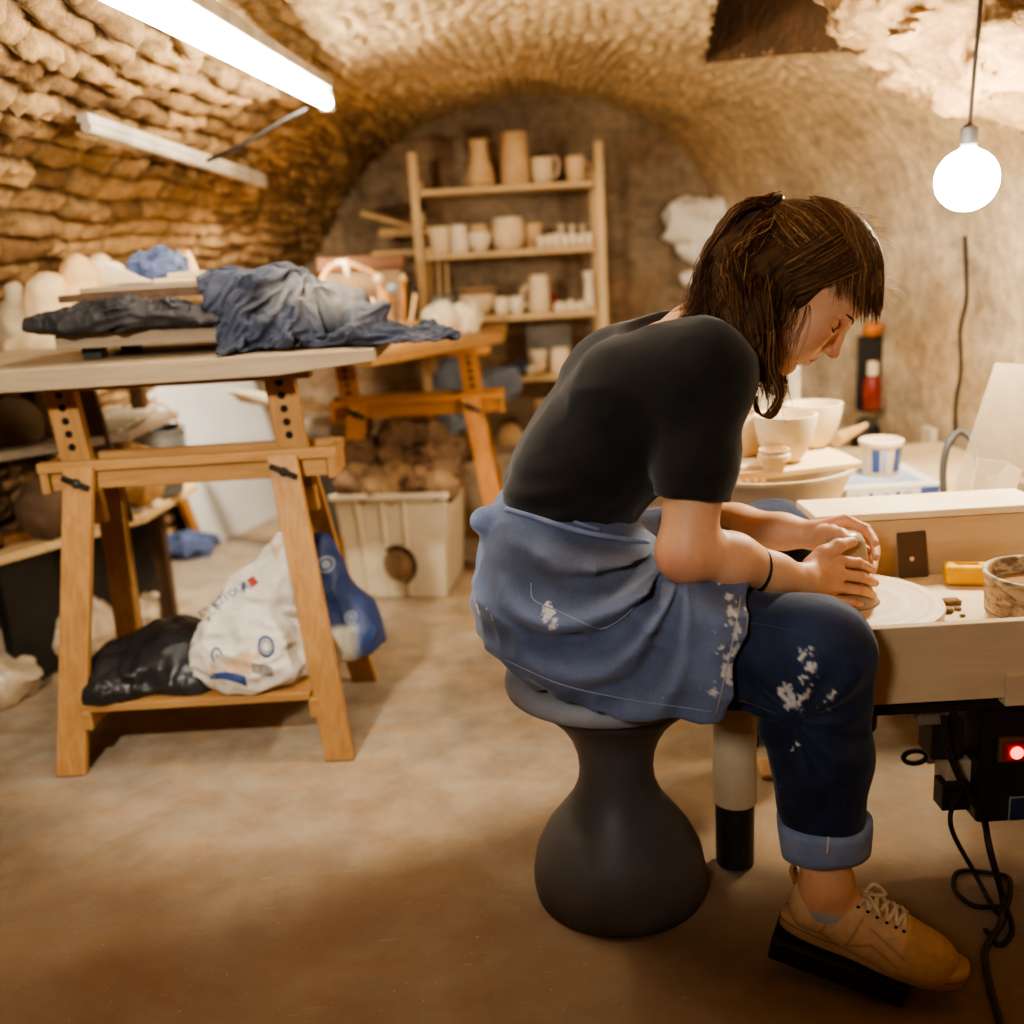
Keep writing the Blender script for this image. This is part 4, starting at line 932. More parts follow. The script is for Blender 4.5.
# plastic bags on the floor
M_FILM = m_plain('cloudy film', (206, 186, 156), .25, (176, 152, 122), 5)
for k, (bl, lb) in enumerate((([(atz(30, 640, .06), V(.14, .13, .10)), (atz(70, 632, .08), V(.13, .12, .09))], 'crumpled clear plastic bag on the floor at the left'), ([(atz(115, 600, .05), V(.12, .14, .09)), (atz(135, 612, .03), V(.08, .08, .05))], 'crumpled clear plastic bag behind the trestle leg'), ([(atz(4, 685, .04), V(.09, .08, .07))], 'small clear plastic bag at the left edge of the floor'))):
    o = heap('plastic_bag', bl, M_FILM, .008, .05, folds(8, .05, 91+k, sharp=1.3), 0); tag(o, lb, 'bag', 'clear plastic bags on the floor')
for o_ in [bin_] + [q for q in bpy.data.objects if q.name.startswith('clay_lump') and q.get('group') == 'clay lumps in the plastic bin']:      # the bin stands slightly turned
    c_ = Vector(((CX0+CX1)/2, (CY0+CY1)/2, 0)); R_ = Matrix.Rotation(rad(-9), 4, 'Z'); l_ = o_.location.copy(); z_ = l_.z
    n_ = R_ @ (l_ - c_) + c_; o_.location = (n_.x, n_.y, z_); o_.rotation_euler = (0, 0, rad(-9))
# ================================================================== FRONT TRESTLE TABLE
tr1 = trestle('trestle', .715, .735, .925, .324, .235, M_TRESTLE, M_TRESTLE_X, 'large beech trestle with peg holes under the front table at left', 'wooden table trestles')
tr1.location = (-.772, 2.488, 0)
T1 = .972
b_ = MB()
yf, yk = 2.285, 2.92
def slab(x0, x1, za, zb_, yfa, yfb): 
    return [V(x0, yfa, za), V(x1, yfb, zb_), V(x1, yk, zb_), V(x0, yk, za)]
b_.prism([V(-1.40, yf, T1-.052), V(-.50, yf, T1-.046), V(-.285, yf, T1-.026), V(-.285, yf, T1), V(-1.40, yf, T1)], (0, yk-yf, 0))
tag(b_.build('table_top', M_SLAB, bevel=.003), 'thick worn grey-brown slab of the front table at left', 'table top')
# ---- stacked boards
st = [(-1.03, -.56, 2.40, 2.78, .030, .034, 'thick grey board at the bottom of the stack on the front table', M_GREYW, 0, .0),
      (-.98, -.50, 2.44, 2.80, .085, .012, 'thin dark board in the middle of the stack on the front table', M_DARKW, 0, .0),
      (-1.02, -.55, 2.43, 2.82, .1345, .016, 'dark board under the top board of the stack on the front table', M_DARKW, 0, .0),
      (-.98, -.50, 2.46, 2.84, .152, .012, 'top grey board of the stack on the front table', M_GREYW, 0, .0)]
for x0, x1, y0, y1, z, t_, lb, mt, rz, dx in st:
    b_ = MB(); b_.box(((x0+x1)/2, (y0+y1)/2, T1 + z + t_/2), (x1-x0, y1-y0, t_)); tag(b_.build('ware_board', mt, bevel=.002), lb, 'board', 'boards stacked on the front table')
for k, (x, y) in enumerate(((-.97, 2.47), (-.62, 2.47), (-.97, 2.72), (-.62, 2.72))):
    b_ = MB(); b_.box((x, y, T1 + .0148), (.045, .04, .0285)); tag(b_.build('spacer_block', M_BLACK, bevel=.002), 'black spacer block under the bottom board, ' + ['front left', 'front right', 'back left', 'back right'][k], 'block', 'spacer blocks under the stack')
M_BLKSHEET = m_plain('black sheet', (40, 38, 38), .62, (54, 50, 50), 9, spec=.2)
o = heap('black_sheeting', [(V(-.99, 2.39, T1 + .088), V(.095, .05, .020)), (V(-.86, 2.41, T1+.092), V(.12, .06, .028), euler(0, -.1, 0)), (V(-.84, 2.43, T1+.115), V(.10, .05, .018)), (V(-.72, 2.42, T1+.085), V(.11, .05, .016))], M_BLKSHEET, .004, .03, folds(11, .026, 131, (1, 1, 2.2), 1.2), T1 + .0655)
tag(o, 'crumpled black plastic sheeting stuffed between the stacked boards', 'sheeting')
b_ = MB(); b_.box((-.57, 2.50, T1 + .114), (.15, .1, .030)); tag(b_.build('card_pad', m_plain('pale pad', (206, 186, 156), .7), bevel=.002), 'pale pad of card between the stacked boards by the dark jacket', 'card')
for k, (px0, px1, dz, ww) in enumerate(((166, 238, .0, .02), (180, 226, .012, .016))):
    p0 = at(px0, 283, 2.62); p1 = at(px1, 281, 2.62); b_ = MB(); b_.box(((p0[0]+p1[0])/2, 2.62, T1 + .1655 + dz + .005), (p1[0]-p0[0], .18, .010)); tag(b_.build('white_board', M_BISQUE), ['wide pale strip of board lying on top of the stack', 'short pale strip of board lying on the wide pale strip'][k], 'board', 'pale strips on the stack')
p = at(130, 276, 2.68); b_ = MB(); b_.prism([V(p[0]-.06, 2.66, T1+.166), V(p[0]+.06, 2.66, T1+.166), V(p[0]-.055, 2.66, T1+.225)], (0, .08, 0)); tag(b_.build('plaster_wedge', M_WHITEC, bevel=.004), 'white plaster wedge on top of the stacked boards', 'plaster')
p = at(158, 272, 2.74); o = heap('blue_rag', [(V(p[0], 2.74, T1 + .195), V(.06, .05, .024)), (V(p[0]+.015, 2.74, T1 + .205), V(.03, .03, .028)), (V(p[0]-.035, 2.74, T1+.195), V(.025, .03, .025))], M_BLUEC, .0035, .015, folds(22, .04, 141, sharp=1.0), T1 + .1645); tag(o, 'small blue rag bunched on top of the stacked boards', 'rag')
p = at(192, 275, 2.80); b_ = MB(); b_.lathe([(.028, 0), (.012, .06), (.004, .075)], (p[0], 2.79, T1 + .1655), 14); tag(b_.build('clay_cone', M_BISQUE3, angle=50), 'little pale clay cone behind the blue rag', 'clay')

# ---- the dark jacket heap
def jac_col(v):
    a = fbm(v*9, 4, 5)[:, None]; c = np.array(lin((30, 32, 42)))*(1-a) + np.array(lin((58, 62, 78)))*a
    w_ = np.exp(-(((v - at(335, 290, 2.42))/V(.13, .16, .055))**2).sum(1)); s = sstep(.44, .60, fbm(v*np.array([16, 9, 16]) + 3, 3, 8) + .10)*np.clip(w_*1.3, 0, 1)
    s = (s*.85)[:, None]; return c*(1-s) + s*np.array(lin((132, 127, 124)))
J = lambda px, py, Y: at(px, py, Y)
tb_ = MB(); tb_.box((-.80, 2.60, T1-.02), (1.30, .68, .0405)); tb_.box((-.25, 2.60, T1-.03), (.45, .68, .05)); tb_.box((-.80, 2.62, T1+.085), (.56, .36, .16))
lb_ = MB()
for c_, r_ in ((J(280, 318, 2.50), (.11, .09, .100)), (J(325, 322, 2.52), (.10, .085, .085)), (J(250, 325, 2.47), (.06, .06, .08)), (J(375, 342, 2.50), (.08, .06, .045))): lb_.ball(c_, r_)
o = cloth_heap('jacket', m_vcol('jacket cloth', .75, .25, 40, .2, .15, 300, sheen=.1), J(306, 330, 2.5)[0], 2.50, T1, .72, .47, [(tb_.v, tb_.f), (lb_.v, lb_.f)], frames=42, n=(92, 66), seed=8, wave=.04, rot=.06, drop=.12, bend=3.0)
o.modifiers.new('thickness', 'SOLIDIFY').thickness = .004
sd_ = o.modifiers.new('smooth', 'SUBSURF'); sd_.levels = 1; sd_.render_levels = 1
vj = np.array([q.co for q in o.data.vertices]) + np.array(o.location); cj = np.ones((len(vj), 4), np.float32); cj[:, :3] = jac_col(vj)
if 'Col' in o.data.color_attributes: o.data.color_attributes.remove(o.data.color_attributes['Col'])
aj = o.data.color_attributes.new('Col', 'FLOAT_COLOR', 'POINT'); aj.data.foreach_set('color', cj.ravel())
o.data.polygons.foreach_set('use_smooth', np.ones(len(o.data.polygons), bool))
print('JACKET', vj.min(0), vj.max(0))
tag(o, 'dark navy and grey jacket heaped on the front table', 'jacket')

# ---- bags on the trestle's bottom shelf
SZ = .1695
o = heap('black_bag', [(at(130, 672, 2.42), V(.10, .14, .065)), (at(175, 655, 2.46), V(.10, .15, .085)), (at(200, 668, 2.40), V(.07, .11, .06)), (at(112, 690, 2.34), V(.05, .06, .03))], M_BLKPLAST, .005, .04, folds(9, .03, 171, sharp=1.2), SZ); tag(o, 'black plastic bag slumped on the bottom shelf of the front trestle', 'bag')

def sack_col(v):
    c = np.tile(np.array(lin((214, 206, 192))), (len(v), 1)); g = fbm(v*9, 3, 3)[:, None]; c = c*(.85 + .25*g)
    og = sstep(.66, .72, fbm(v*np.array([22, 22, 12]), 3, 12))[:, None]*.6; return c*(1-og) + og*np.array(lin((196, 140, 76)))
sa = empty('cement_sack', at(250, 660, 2.40)*V(1, 1, 0) + V(0, 0, SZ), 0, 'white printed sack with blue lettering on the bottom shelf of the front trestle', 'sack')
sack_o = heap('sack_body', [(at(250, 635, 2.38), V(.085, .09, .12), euler(0, .30, 0)), (at(270, 600, 2.40), V(.07, .06, .11), euler(0, .5, 0)), (at(225, 650, 2.38), V(.06, .08, .07)), (at(268, 668, 2.36), V(.10, .08, .05)), (at(284, 570, 2.42), V(.035, .04, .085), euler(0, .35, 0)), (at(288, 650, 2.38), V(.05, .07, .09))],
              m_vcol('printed sack', .6, .35, 30, .08, .15, 120), .005, .05, folds(9, .045, 181, (1, 1, .6), sharp=1.2), SZ, sack_col, sa)
M_INKB = m_plain('blue ink', (52, 76, 130), .6); M_INKO = m_plain('orange ink', (206, 140, 64), .6)
from mathutils.bvhtree import BVHTree
def bvh_of(o):
    me = o.data; off = np.array(root_loc(o)); vs = [Vector(off) + v.co for v in me.vertices]
    return BVHTree.FromPolygons(vs, [list(p.vertices) for p in me.polygons])
def decal(bvh, verts2d, faces, c, right, up, depth, lift=.0015):
    """lays a flat shape on a surface: dropped along `depth` from around c"""
    out = []; dv = Vector(nrm(depth))
    for x, y in verts2d:
        p = Vector(c) + Vector(right)*x + Vector(up)*y; h = bvh.ray_cast(p - dv*.4, dv)
        out.append(np.array(h[0] - dv*lift) if h[0] is not None else np.array(p))
    return out, faces
def ringv(r0, r1, n=24, sx=1, sy=1):
    v = [(r*sx*math.cos(2*PI*k/n), r*sy*math.sin(2*PI*k/n)) for r in (r0, r1) for k in range(n)]
    return v, [(k, (k+1) % n, n+(k+1) % n, n+k) for k in range(n)]
def grid2(w, h, nx=6, ny=3):
    v = [(-w/2 + w*i/nx, -h/2 + h*j/ny) for i in range(nx+1) for j in range(ny+1)]
    return v, [(i*(ny+1)+j, (i+1)*(ny+1)+j, (i+1)*(ny+1)+j+1, i*(ny+1)+j+1) for i in range(nx) for j in range(ny)]
def text_geo(s, size):
    cu = bpy.data.curves.new('lettering', 'FONT'); cu.body = s; cu.size = size; cu.align_x = 'CENTER'; cu.align_y = 'CENTER'; cu.resolution_u = 2
    t = bpy.data.objects.new('lettering', cu); COL.objects.link(t); dg = bpy.context.evaluated_depsgraph_get(); me = bpy.data.meshes.new_from_object(t.evaluated_get(dg))
    v = [(q.co.x, q.co.y) for q in me.vertices]; f = [tuple(p.vertices) for p in me.polygons]
    bpy.data.objects.remove(t); bpy.data.curves.remove(cu); bpy.data.meshes.remove(me); return v, f
bs = bvh_of(sack_o); rt, upv, dp = V(.98, .18, 0), V(0, 0, 1), V(-.25, .93, -.25)
for (px, py), r in (((217, 654), .017), ((266, 646), .025)):
    b_ = MB(); v2, f2 = ringv(r*.72, r, 26, .78, 1.1); f2 = f2[:17] if r < .02 else f2; b_.add(*decal(bs, v2, f2, at(px, py, 2.3), rt, upv, dp)); b_.build('printed_ring', M_INKB, sack_o); b_ = MB(); v2, f2 = text_geo('e', r*1.2) if r < .02 else ringv(r*.45, r*.56, 20, .78, 1.1); b_.add(*decal(bs, v2, f2, at(px, py, 2.3), rt, upv, dp)); b_.build('printed_mark', M_INKB, sack_o)
b_ = MB(); rt2 = nrm(V(.86, .18, .48)); up2 = nrm(V(-.48, 0, .86)); v2, f2 = text_geo('ET RETOUR', .026); b_.add(*decal(bs, v2, f2, at(224, 600, 2.3), rt2, up2, dp)); v2, f2 = text_geo('AT', .034); b_.add(*decal(bs, v2, f2, at(249, 586, 2.3), rt2, up2, dp)); b_.build('lettering', M_INKB, sack_o)
b_ = MB(); v2, f2 = grid2(.02, .02, 4, 3); b_.add(*decal(bs, v2, f2, at(253, 583, 2.3), rt2, up2, dp, .002)); b_.build('red_mark', m_plain('red ink', (186, 60, 44), .6), sack_o)
b_ = MB(); v2, f2 = grid2(.085, .020, 12, 3); v2 = [(x, y*(1 + 8*x) - 5*x*x) for x, y in v2]; b_.add(*decal(bs, v2, f2, at(228, 674, 2.3), nrm(V(.95, .1, -.2)), upv, dp)); b_.build('blue_band', M_INKB, sack_o)
b_ = MB(); v2, f2 = grid2(.05, .026, 6, 4); b_.add(*decal(bs, v2, f2, at(262, 668, 2.3), nrm(V(.9, .1, -.35)), upv, dp)); b_.build('grey_print', m_plain('grey ink', (150, 140, 128), .7, (96, 92, 90), 120), sack_o)
def blue_col(v):
    g = fbm(v*7, 3, 9)[:, None]; c = np.array(lin((44, 62, 108)))*(.55 + .9*g)
    w = sstep(SZ+.10, SZ+.08, v[:, 2] + .10*(v[:, 0] + .42) )[:, None]*sstep(-.40, -.44, v[:, 0])[:, None]; return c*(1-w) + w*np.array(lin((204, 198, 186)))
ob = heap('blue_sack', [(at(330, 610, 2.56), V(.075, .10, .15), euler(0, -.3, 0)), (at(352, 635, 2.58), V(.075, .12, .10)), (at(308, 640, 2.48), V(.05, .09, .12)), (at(322, 565, 2.55), V(.03, .05, .08))], m_vcol('blue sack', .5, .4, 30, .1, .15, 120), .005, .05, folds(7, .03, 191, sharp=1.2), SZ, blue_col)
tag(ob, 'blue printed sack behind the right front leg of the front trestle', 'sack')
bo = bvh_of(ob)
for px, py, r in ((323, 568, .022), (349, 622, .016)):
    b_ = MB(); v2, f2 = ringv(r*.75, r, 20); b_.add(*decal(bo, v2, f2, at(px, py, 2.4), rt, upv, V(-.1, .97, -.2))); b_.build('printed_ring', m_plain('pale ink', (150, 160, 180), .6), ob); b_ = MB(); v2, f2 = ringv(.002, r*.5, 12); b_.add(*decal(bo, v2, f2, at(px, py, 2.4), rt, upv, V(-.1, .97, -.2))); b_.build('printed_dot', m_plain('pale ink', (150, 160, 180), .6), ob)
# ================================================================== WHEEL TABLE
M_BOXW = m_wood('clay-stained plywood', (212, 188, 154), (192, 164, 128), 'X', .75, 3, (170, 140, 106), 5)
M_BOXT = m_plain('clay-smeared top', (238, 220, 188), .7, (208, 178, 134), 7, bmp=.3, bscale=40)
BX0, BX1, BY0, BY1 = .395, 1.16, 1.505, 1.86
TZ = .525
wh = empty('pottery_wheel', (.75, 1.68, 0), 0, 'pottery wheel in a clay-stained plywood box on a metal frame', 'pottery wheel')
b_ = MB(); b_.box(((BX0+BX1)/2, BY0+.009, .4945), (BX1-BX0, .018, .131)); b_.build('front_board', M_BOXW, wh, bevel=.002)
b_ = MB(); b_.box((1.02, BY0+.006, .4445), (.50, .026, .055)); b_.build('front_batten', M_BOXW, wh, bevel=.002)
b_ = MB(); b_.box(((BX0+BX1)/2, (BY0+BY1)/2, TZ-.01), (BX1-BX0-.02, BY1-BY0-.02, .02)); b_.build('splash_pan', M_BOXT, wh, bevel=.002)
b_ = MB(); b_.box(((.57+BX1)/2, BY1+.006, .575), (BX1-.57, .018, .118)); b_.build('back_board', M_BOXW, wh, bevel=.002)
b_ = MB(); b_.box(((.57+1.01)/2, BY1+.062, .6425), (1.01-.57, .130, .015)); b_.build('back_ledge', m_plain('whitened ledge', (240, 222, 192), .6, (224, 200, 162), 6), wh, bevel=.003)
b_ = MB(); b_.box((BX0+.009, (BY0+BY1)/2, .5), (.018, BY1-BY0-.04, .11)); b_.build('side_board', M_BOXW, wh, bevel=.002)
WC = V(.566, 1.67, .55)
b_ = MB(); b_.lathe([(.05, -.024), (.150, -.024), (.158, -.018), (.161, -.010), (.1625, -.004), (.1605, 0), (.02, 0)], WC, 72)
m, nt, b = new_mat('turned clay slip'); b.inputs['Roughness'].default_value = .5
tc = nt.nodes.new('ShaderNodeTexCoord'); sx = nt.nodes.new('ShaderNodeSeparateXYZ'); nt.links.new(tc.outputs['Object'], sx.inputs[0])
cb_ = nt.nodes.new('ShaderNodeCombineXYZ'); nt.links.new(sx.outputs[0], cb_.inputs[0]); nt.links.new(sx.outputs[1], cb_.inputs[1])
ln = nt.nodes.new('ShaderNodeVectorMath'); ln.operation = 'LENGTH'; nt.links.new(cb_.outputs[0], ln.inputs[0])
wvv = node(nt, 'ShaderNodeTexNoise', Scale=55.0, Detail=3.0); wvv.noise_dimensions = '1D'; nt.links.new(ln.outputs['Value'], wvv.inputs['W'])
sm = noise_tex(nt, tc.outputs['Object'], 14, 4); col = mixc(nt, ramp(nt, wvv.outputs[0], [(.3, 0), (.7, 1)]), lin((232, 210, 180)), lin((204, 180, 146)))
col = mixc(nt, ramp(nt, sm, [(.35, .35), (.65, 0)]), col, lin((190, 164, 130))); nt.links.new(col, b.inputs['Base Color']); bump(nt, b, wvv.outputs[0], .35, .004)
whd = mesh_obj('wheel_head', b_.v, b_.f, m, wh, True); autosmooth(whd, 40)
# put the wheel head's own origin on its axis so that the rings are true circles
off = Vector(WC) - root_loc(wh); 
for v_ in whd.data.vertices: v_.co = v_.co - off
whd.location = off
b_ = MB(); b_.lathe([(.02, TZ-.01-WC[2]), (.02, -.02)], WC, 16); b_.lathe([(.06, -.22), (.06, -.0255)], (WC[0], WC[1], WC[2]-.01), 24); b_.build('shaft', M_DARKMETAL, wh, angle=40)
b_ = MB(); b_.box(((BX0+BX1)/2, BY0+.05, .412), (BX1-BX0-.04, .04, .035)); b_.build('frame_rail', M_BLACK, wh, bevel=.003)
b_ = MB(); b_.box(((BX0+BX1)/2, BY1-.05, .412), (BX1-BX0-.04, .04, .035)); b_.build('frame_rail', M_BLACK, wh, bevel=.003)
pq = (.391, 1.742)
b_ = MB(); b_.lathe([(.0405, .135), (.0405, .50)], (pq[0], pq[1], 0), 32); b_.build('leg', m_plain('cream pipe', (222, 204, 172), .5, (200, 178, 142), 7), wh, angle=40)
b_ = MB(); b_.lathe([(.030, 0), (.036, .004), (.0365, .135)], (pq[0], pq[1], 0), 32); b_.build('leg_foot', m_plain('black rubber', (42, 39, 37), .45, (112, 102, 92), 26, .6, .8), wh, angle=40)
for x, y in ((1.1, 1.56), (1.1, 1.80)):
    b_ = MB(); b_.lathe([(.036, 0), (.0365, .135), (.0405, .136), (.0405, .42)], (x, y, 0), 24); b_.build('leg', M_BLACK, wh, angle=40)
b_ = MB(); b_.tube([V(pq[0]+.04, 1.76, .30), V(pq[0]+.09, 1.78, .30)], .018, 12); b_.tube([V(pq[0]+.04, 1.76, .245), V(pq[0]+.09, 1.78, .245)], .016, 12); b_.build('pipe_clamp', M_METAL, wh, angle=40)
# motor control box
ex = empty('motor_box', (.93, 1.60, .2), 0, None); bpy.data.objects.remove(ex)
c0, c1 = at(984, 720, 1.56), at(1000, 824, 1.56)
mx0, mz0, mz1 = c0[0], c1[2], .405
b_ = MB(); b_.box((mx0+.13, 1.615, (mz0+mz1)/2), (.26, .10, mz1-mz0)); b_.build('control_box', M_BLACK, wh, bevel=.006)
def face_at(px, py): return at(px, py, 1.563)
sw = MB(); p = face_at(1012, 748); sw.box((p[0], 1.560, p[2]), (.050, .012, .045)); swo = sw.build('switch_plate', m_plain('brown plate', (120, 84, 44), .5), wh, bevel=.003)
sw = MB(); sw.box((p[0], 1.552, p[2]), (.038, .010, .034)); sw.build('red_switch', m_plain('red switch', (196, 24, 20), .35), swo, bevel=.004)
sw = MB(); sw.ball((p[0], 1.545, p[2]), (.011, .006, .011), 14, 8); sw.build('pilot_light', m_emit('pilot light', (1, .12, .06), 5), swo, smooth=True)
sw = MB(); p = face_at(1021, 808); sw.box((p[0]+.012, 1.5610, p[2]), (.062, .004, .040)); so = sw.build('rating_plate', m_plain('blue plate', (40, 52, 84), .5), wh, bevel=.001)
sw = MB(); sw.box((p[0]+.012, 1.5625, p[2]), (.067, .002, .045)); sw.build('plate_edge', m_plain('plate edge', (150, 150, 150), .5), so)
b_ = MB(); p = at(940, 735, 1.60); b_.box((p[0]+.01, 1.62, p[2]-.005), (.055, .06, .075)); b_.build('relay', M_DARKMETAL, wh, bevel=.004)
b_ = MB(); p = at(930, 714, 1.58); b_.box((p[0], 1.58, p[2]), (.05, .03, .028)); b_.build('bracket', M_METAL, wh, bevel=.003)
b_ = MB(); p = at(953, 765, 1.62); b_.box((p[0], 1.62, p[2]-.01), (.045, .05, .06)); b_.tube([p + V(-.02, 0, .03), p + V(-.02, 0, .11)], .014, 10); b_.build('motor_mount', m_plain('pale casting', (196, 172, 142), .6), wh, bevel=.003)
b_ = MB(); p = at(952, 792, 1.60); b_.box((p[0], 1.60, p[2]), (.05, .04, .05)); b_.build('fuse_box', M_BLACK, wh, bevel=.003)
# eye bolt and rod under the box
p = at(915, 757, 1.75); eb = MB()
eb.tube([p + V(.022*math.cos(a), 0, .013*math.sin(a)) for a in np.linspace(0, 2*PI, 20)], .005, 8, cap=False); eb.build('eye_bolt', M_DARKMETAL, wh, smooth=True)
eb = MB(); eb.tube([p + V(.022, 0, 0), p + V(.10, .0, .0)], .014, 10); eb.build('rod', m_plain('rusty rod', (128, 106, 84), .6), wh, angle=40)

# cables hanging to the floor
cp = smooth_path([at(944, 716, 1.56), at(947, 745, 1.555), at(958, 775, 1.55), at(972, 800, 1.55), at(980, 812, 1.56)], 6); tag(MB().tube(cp, .0055, 8).build('power_cable', M_CABLE, angle=60), 'short black cable looping down beside the motor box', 'cable')
c2 = [at(966, 788, 1.56), at(953, 805, 1.54), at(952, 830, 1.52), atz(972, 868, .03), atz(1000, 915, .006), atz(1010, 880, .006), atz(985, 872, .006), atz(958, 872, .006), atz(955, 890, .006), atz(975, 906, .006), atz(1004, 908, .006), atz(1012, 930, .006), atz(1000, 945, .006), atz(985, 930, .006)]
tag(MB().tube(smooth_path(c2, 7), .0042, 8).build('power_cable', M_CABLE, angle=60), 'thin black cable tangled in loops on the floor at right', 'cable')
c3 = [at(985, 822, 1.6), at(990, 850, 1.55), atz(1003, 900, .010), atz(1000, 925, .012), atz(985, 950, .006), atz(990, 985, .006), atz(1000, 1020, .006), atz(1012, 1060, .006)]
tag(MB().tube(smooth_path(c3, 7), .006, 8).build('power_cable', m_plain('grey brown cable', (66, 56, 48), .5), angle=60), 'thicker dull cable running down from the motor box to the bottom right', 'cable')

# ---- things in and on the wheel box
sc_ = MB(); p0 = atz(914, 578, TZ); p0 = V(p0[0], min(p0[1], 1.834), TZ)
sc_.hexa([p0 + V(-.027, -.0, .001), p0 + V(.027, -.0, .001), p0 + V(.027, .006, .001), p0 + V(-.027, .006, .001), p0 + V(-.028, .018, .084), p0 + V(.026, .018, .086), p0 + V(.026, .024, .086), p0 + V(-.028, .024, .084)])
scr = empty('wooden_rib', p0 + V(0, .02, 0), 0, 'dark rectangular wooden rib with a small hole leaning on the back board', 'tool')
sc_.build('blade', m_plain('dark rib', (96, 74, 52), .6, (78, 58, 40), 12), scr, bevel=.002)
h_ = MB(); hc = p0 + V(-.003, .0080, .036); h_.lathe([(.0045, -.002), (.0045, .0015)], hc, 12, axis=(0, -.98, .2)); h_.build('hole', M_BISQUE3, scr)
# yellow sponge block
sp_ = SDF(); q = V(.832, 1.790, TZ); Rz = euler(0, 0, -.25); sp_.box(q + V(0, 0, .019), (.040, .022, .0185), Rz, .010); sp_.box(q + V(.002, .004, .034), (.02, .008, .006), Rz, .004, k=.006, op='s')
v, f = sp_.mesh(.002); v[:, 2] = np.maximum(v[:, 2], TZ + .001); tag(mesh_obj('sponge', v, f, m_plain('yellow sponge', (238, 184, 24), .6, (222, 160, 16), 20, bmp=.2, bscale=300)), 'bright yellow sponge beside the slop bucket', 'sponge')
# slop bucket
bc = atz(1035, 622, TZ) ; L_ = atz(974, 602, TZ); br_ = .092; bc = V(L_[0] + .088, 1.632, TZ)
sb = empty('slop_bucket', bc, 0, 'clay-splashed bucket of slip at the right end of the wheel box', 'bucket')
b_ = MB(); H_ = .070
b_.lathe([(br_*.93, .001), (br_*.97, .006), (br_, H_-.012), (br_+.003, H_-.010), (br_+.003, H_), (br_-.002, H_+.001), (br_-.006, H_-.004), (br_*.93, .02), (.01, .02)], bc, 48)
m, nt, b = new_mat('splashed bucket'); b.inputs['Roughness'].default_value = .6; v_ = coords(nt, 'Object', (1, 1, 2.2)); f_ = noise_tex(nt, v_, 32, 5, .65, .5)
nt.links.new(ramp(nt, f_, [(.36, lin((120, 102, 82))), (.48, lin((186, 162, 130))), (.62, lin((216, 192, 158)))]), b.inputs['Base Color']); bump(nt, b, f_, .6, .006)
b_.build('body', m, sb, smooth=True)
b_ = MB(); b_.lathe([(.001, .040), (br_*.955, .040)], bc, 40, cap=False); b_.build('slip', m_plain('brown slip', (170, 136, 100), .15, (150, 116, 82), 6), sb, smooth=True)
# clay crumbs on the pan
for k, (px, py, r) in enumerate(((944, 612, .010), (957, 610, .006), (936, 608, .007), (950, 604, .012), (962, 616, .005))):
    p = atz(px, py, TZ); o = heap('clay_crumb', [(p + V(0, 0, .3*r), V(r*1.6, r, r*.6))], M_CLAYT, .003, .004, folds(60, .004, 200+k), TZ); tag(o, ['long', 'round', 'left', 'flat', 'tiny right'][k] + ' clay crumb lying between wheel head and slop bucket', 'clay', 'clay crumbs on the wheel pan')
# brown round pot at the right edge
p = at(1022, 520, 2.02); b_ = MB(); b_.lathe(wall([(.55, .01), (.9, .25), (1, .55), (.85, .85), (.7, 1)], .1), (p[0] + .018, 2.08, .501), 8); 
b_.v = [(x_, y_, z_) for x_, y_, z_ in b_.v]; b_ = MB(); b_.lathe([(r*.055, t*.16) for r, t in wall([(.55, .01), (.9, .25), (1, .6), (.85, .85), (.7, 1)], .1)], (p[0] + .012, 2.06, p[2] - .10), 28); tag(b_.build('jug', m_plain('brown glaze', (190, 146, 100), .4, (166, 120, 76), 8), angle=50), 'round brown jug at the right edge behind the wheel box', 'jug')
jz = p[2] - .10
b_ = MB(); b_.box((p[0]+.07, 2.10, jz/2), (.26, .16, jz - .002)); tag(b_.build('stand', M_BOXW, bevel=.004), 'plywood stand under the brown jug', 'stand')

# ---- bench behind the wheel
BZ = .50
bn = empty('work_bench', (.95, 2.55, 0), 0, 'low pale bench along the right wall behind the wheel', 'bench')
b_ = MB(); b_.box((.93, 2.68, BZ - .015), (.90, 1.02, .03)); b_.build('bench_top', m_plain('pale bench', (226, 204, 168), .7, (206, 178, 136), 5), bn, bevel=.003)
for x in (.56, 1.33):
    for y in (2.24, 3.14): b_ = MB(); b_.box((x, y, .235), (.05, .05, .47)); b_.build('leg', M_DARKW, bn)
# clay carton
M_CARTON = m_plain('white carton', (220, 216, 206), .6, (200, 198, 192), 4); M_BLUEP = m_plain('blue print', (66, 92, 158), .6); M_LBLUE = m_plain('pale blue print', (176, 188, 208), .6)
q0, q1 = atz(846, 507, BZ), atz(941, 502, BZ); cw = q1[0] - q0[0]; cc = V((q0[0]+q1[0])/2, q0[1] + .13, BZ)
ca = empty('clay_carton', cc, 0, 'flat white carton with blue print on the bench behind the wheel', 'carton')
CH = .048
b_ = MB(); b_.box(cc + V(0, 0, CH/2 + .0005), (cw, .26, CH)); b_.build('body', M_CARTON, ca, bevel=.003)
fy = cc[1] - .1305
for px, w_, mt in ((858, .016, M_LBLUE), (871, .010, M_BLUEP), (887, .012, M_LBLUE), (898, .010, M_BLUEP), (908, .018, M_LBLUE)):
    p = at(px, 497, fy); b_ = MB(); b_.box((p[0], fy, cc[2] + .022), (w_, .0012, .020)); b_.build('printed_mark', mt, ca)
p = at(930, 488, fy); b_ = MB(); b_.box((p[0], fy, cc[2] + .026), (.045, .0014, .028)); b_.build('blue_label', M_BLUEP, ca)
b_ = MB(); b_.box(cc + V(-.02, 0, CH + .0012), (cw*.9, .20, .001)); b_.build('top_print', M_LBLUE, ca)
b_ = MB(); p = q0 + V(.0, -.01, .03); b_.prism([p + V(0, 0, .018), p + V(-.025, -.015, .01), p + V(-.02, .12, .012), p + V(0.004, .12, .018)], (0, 0, .003)); b_.build('flap', M_WHITEC, ca)
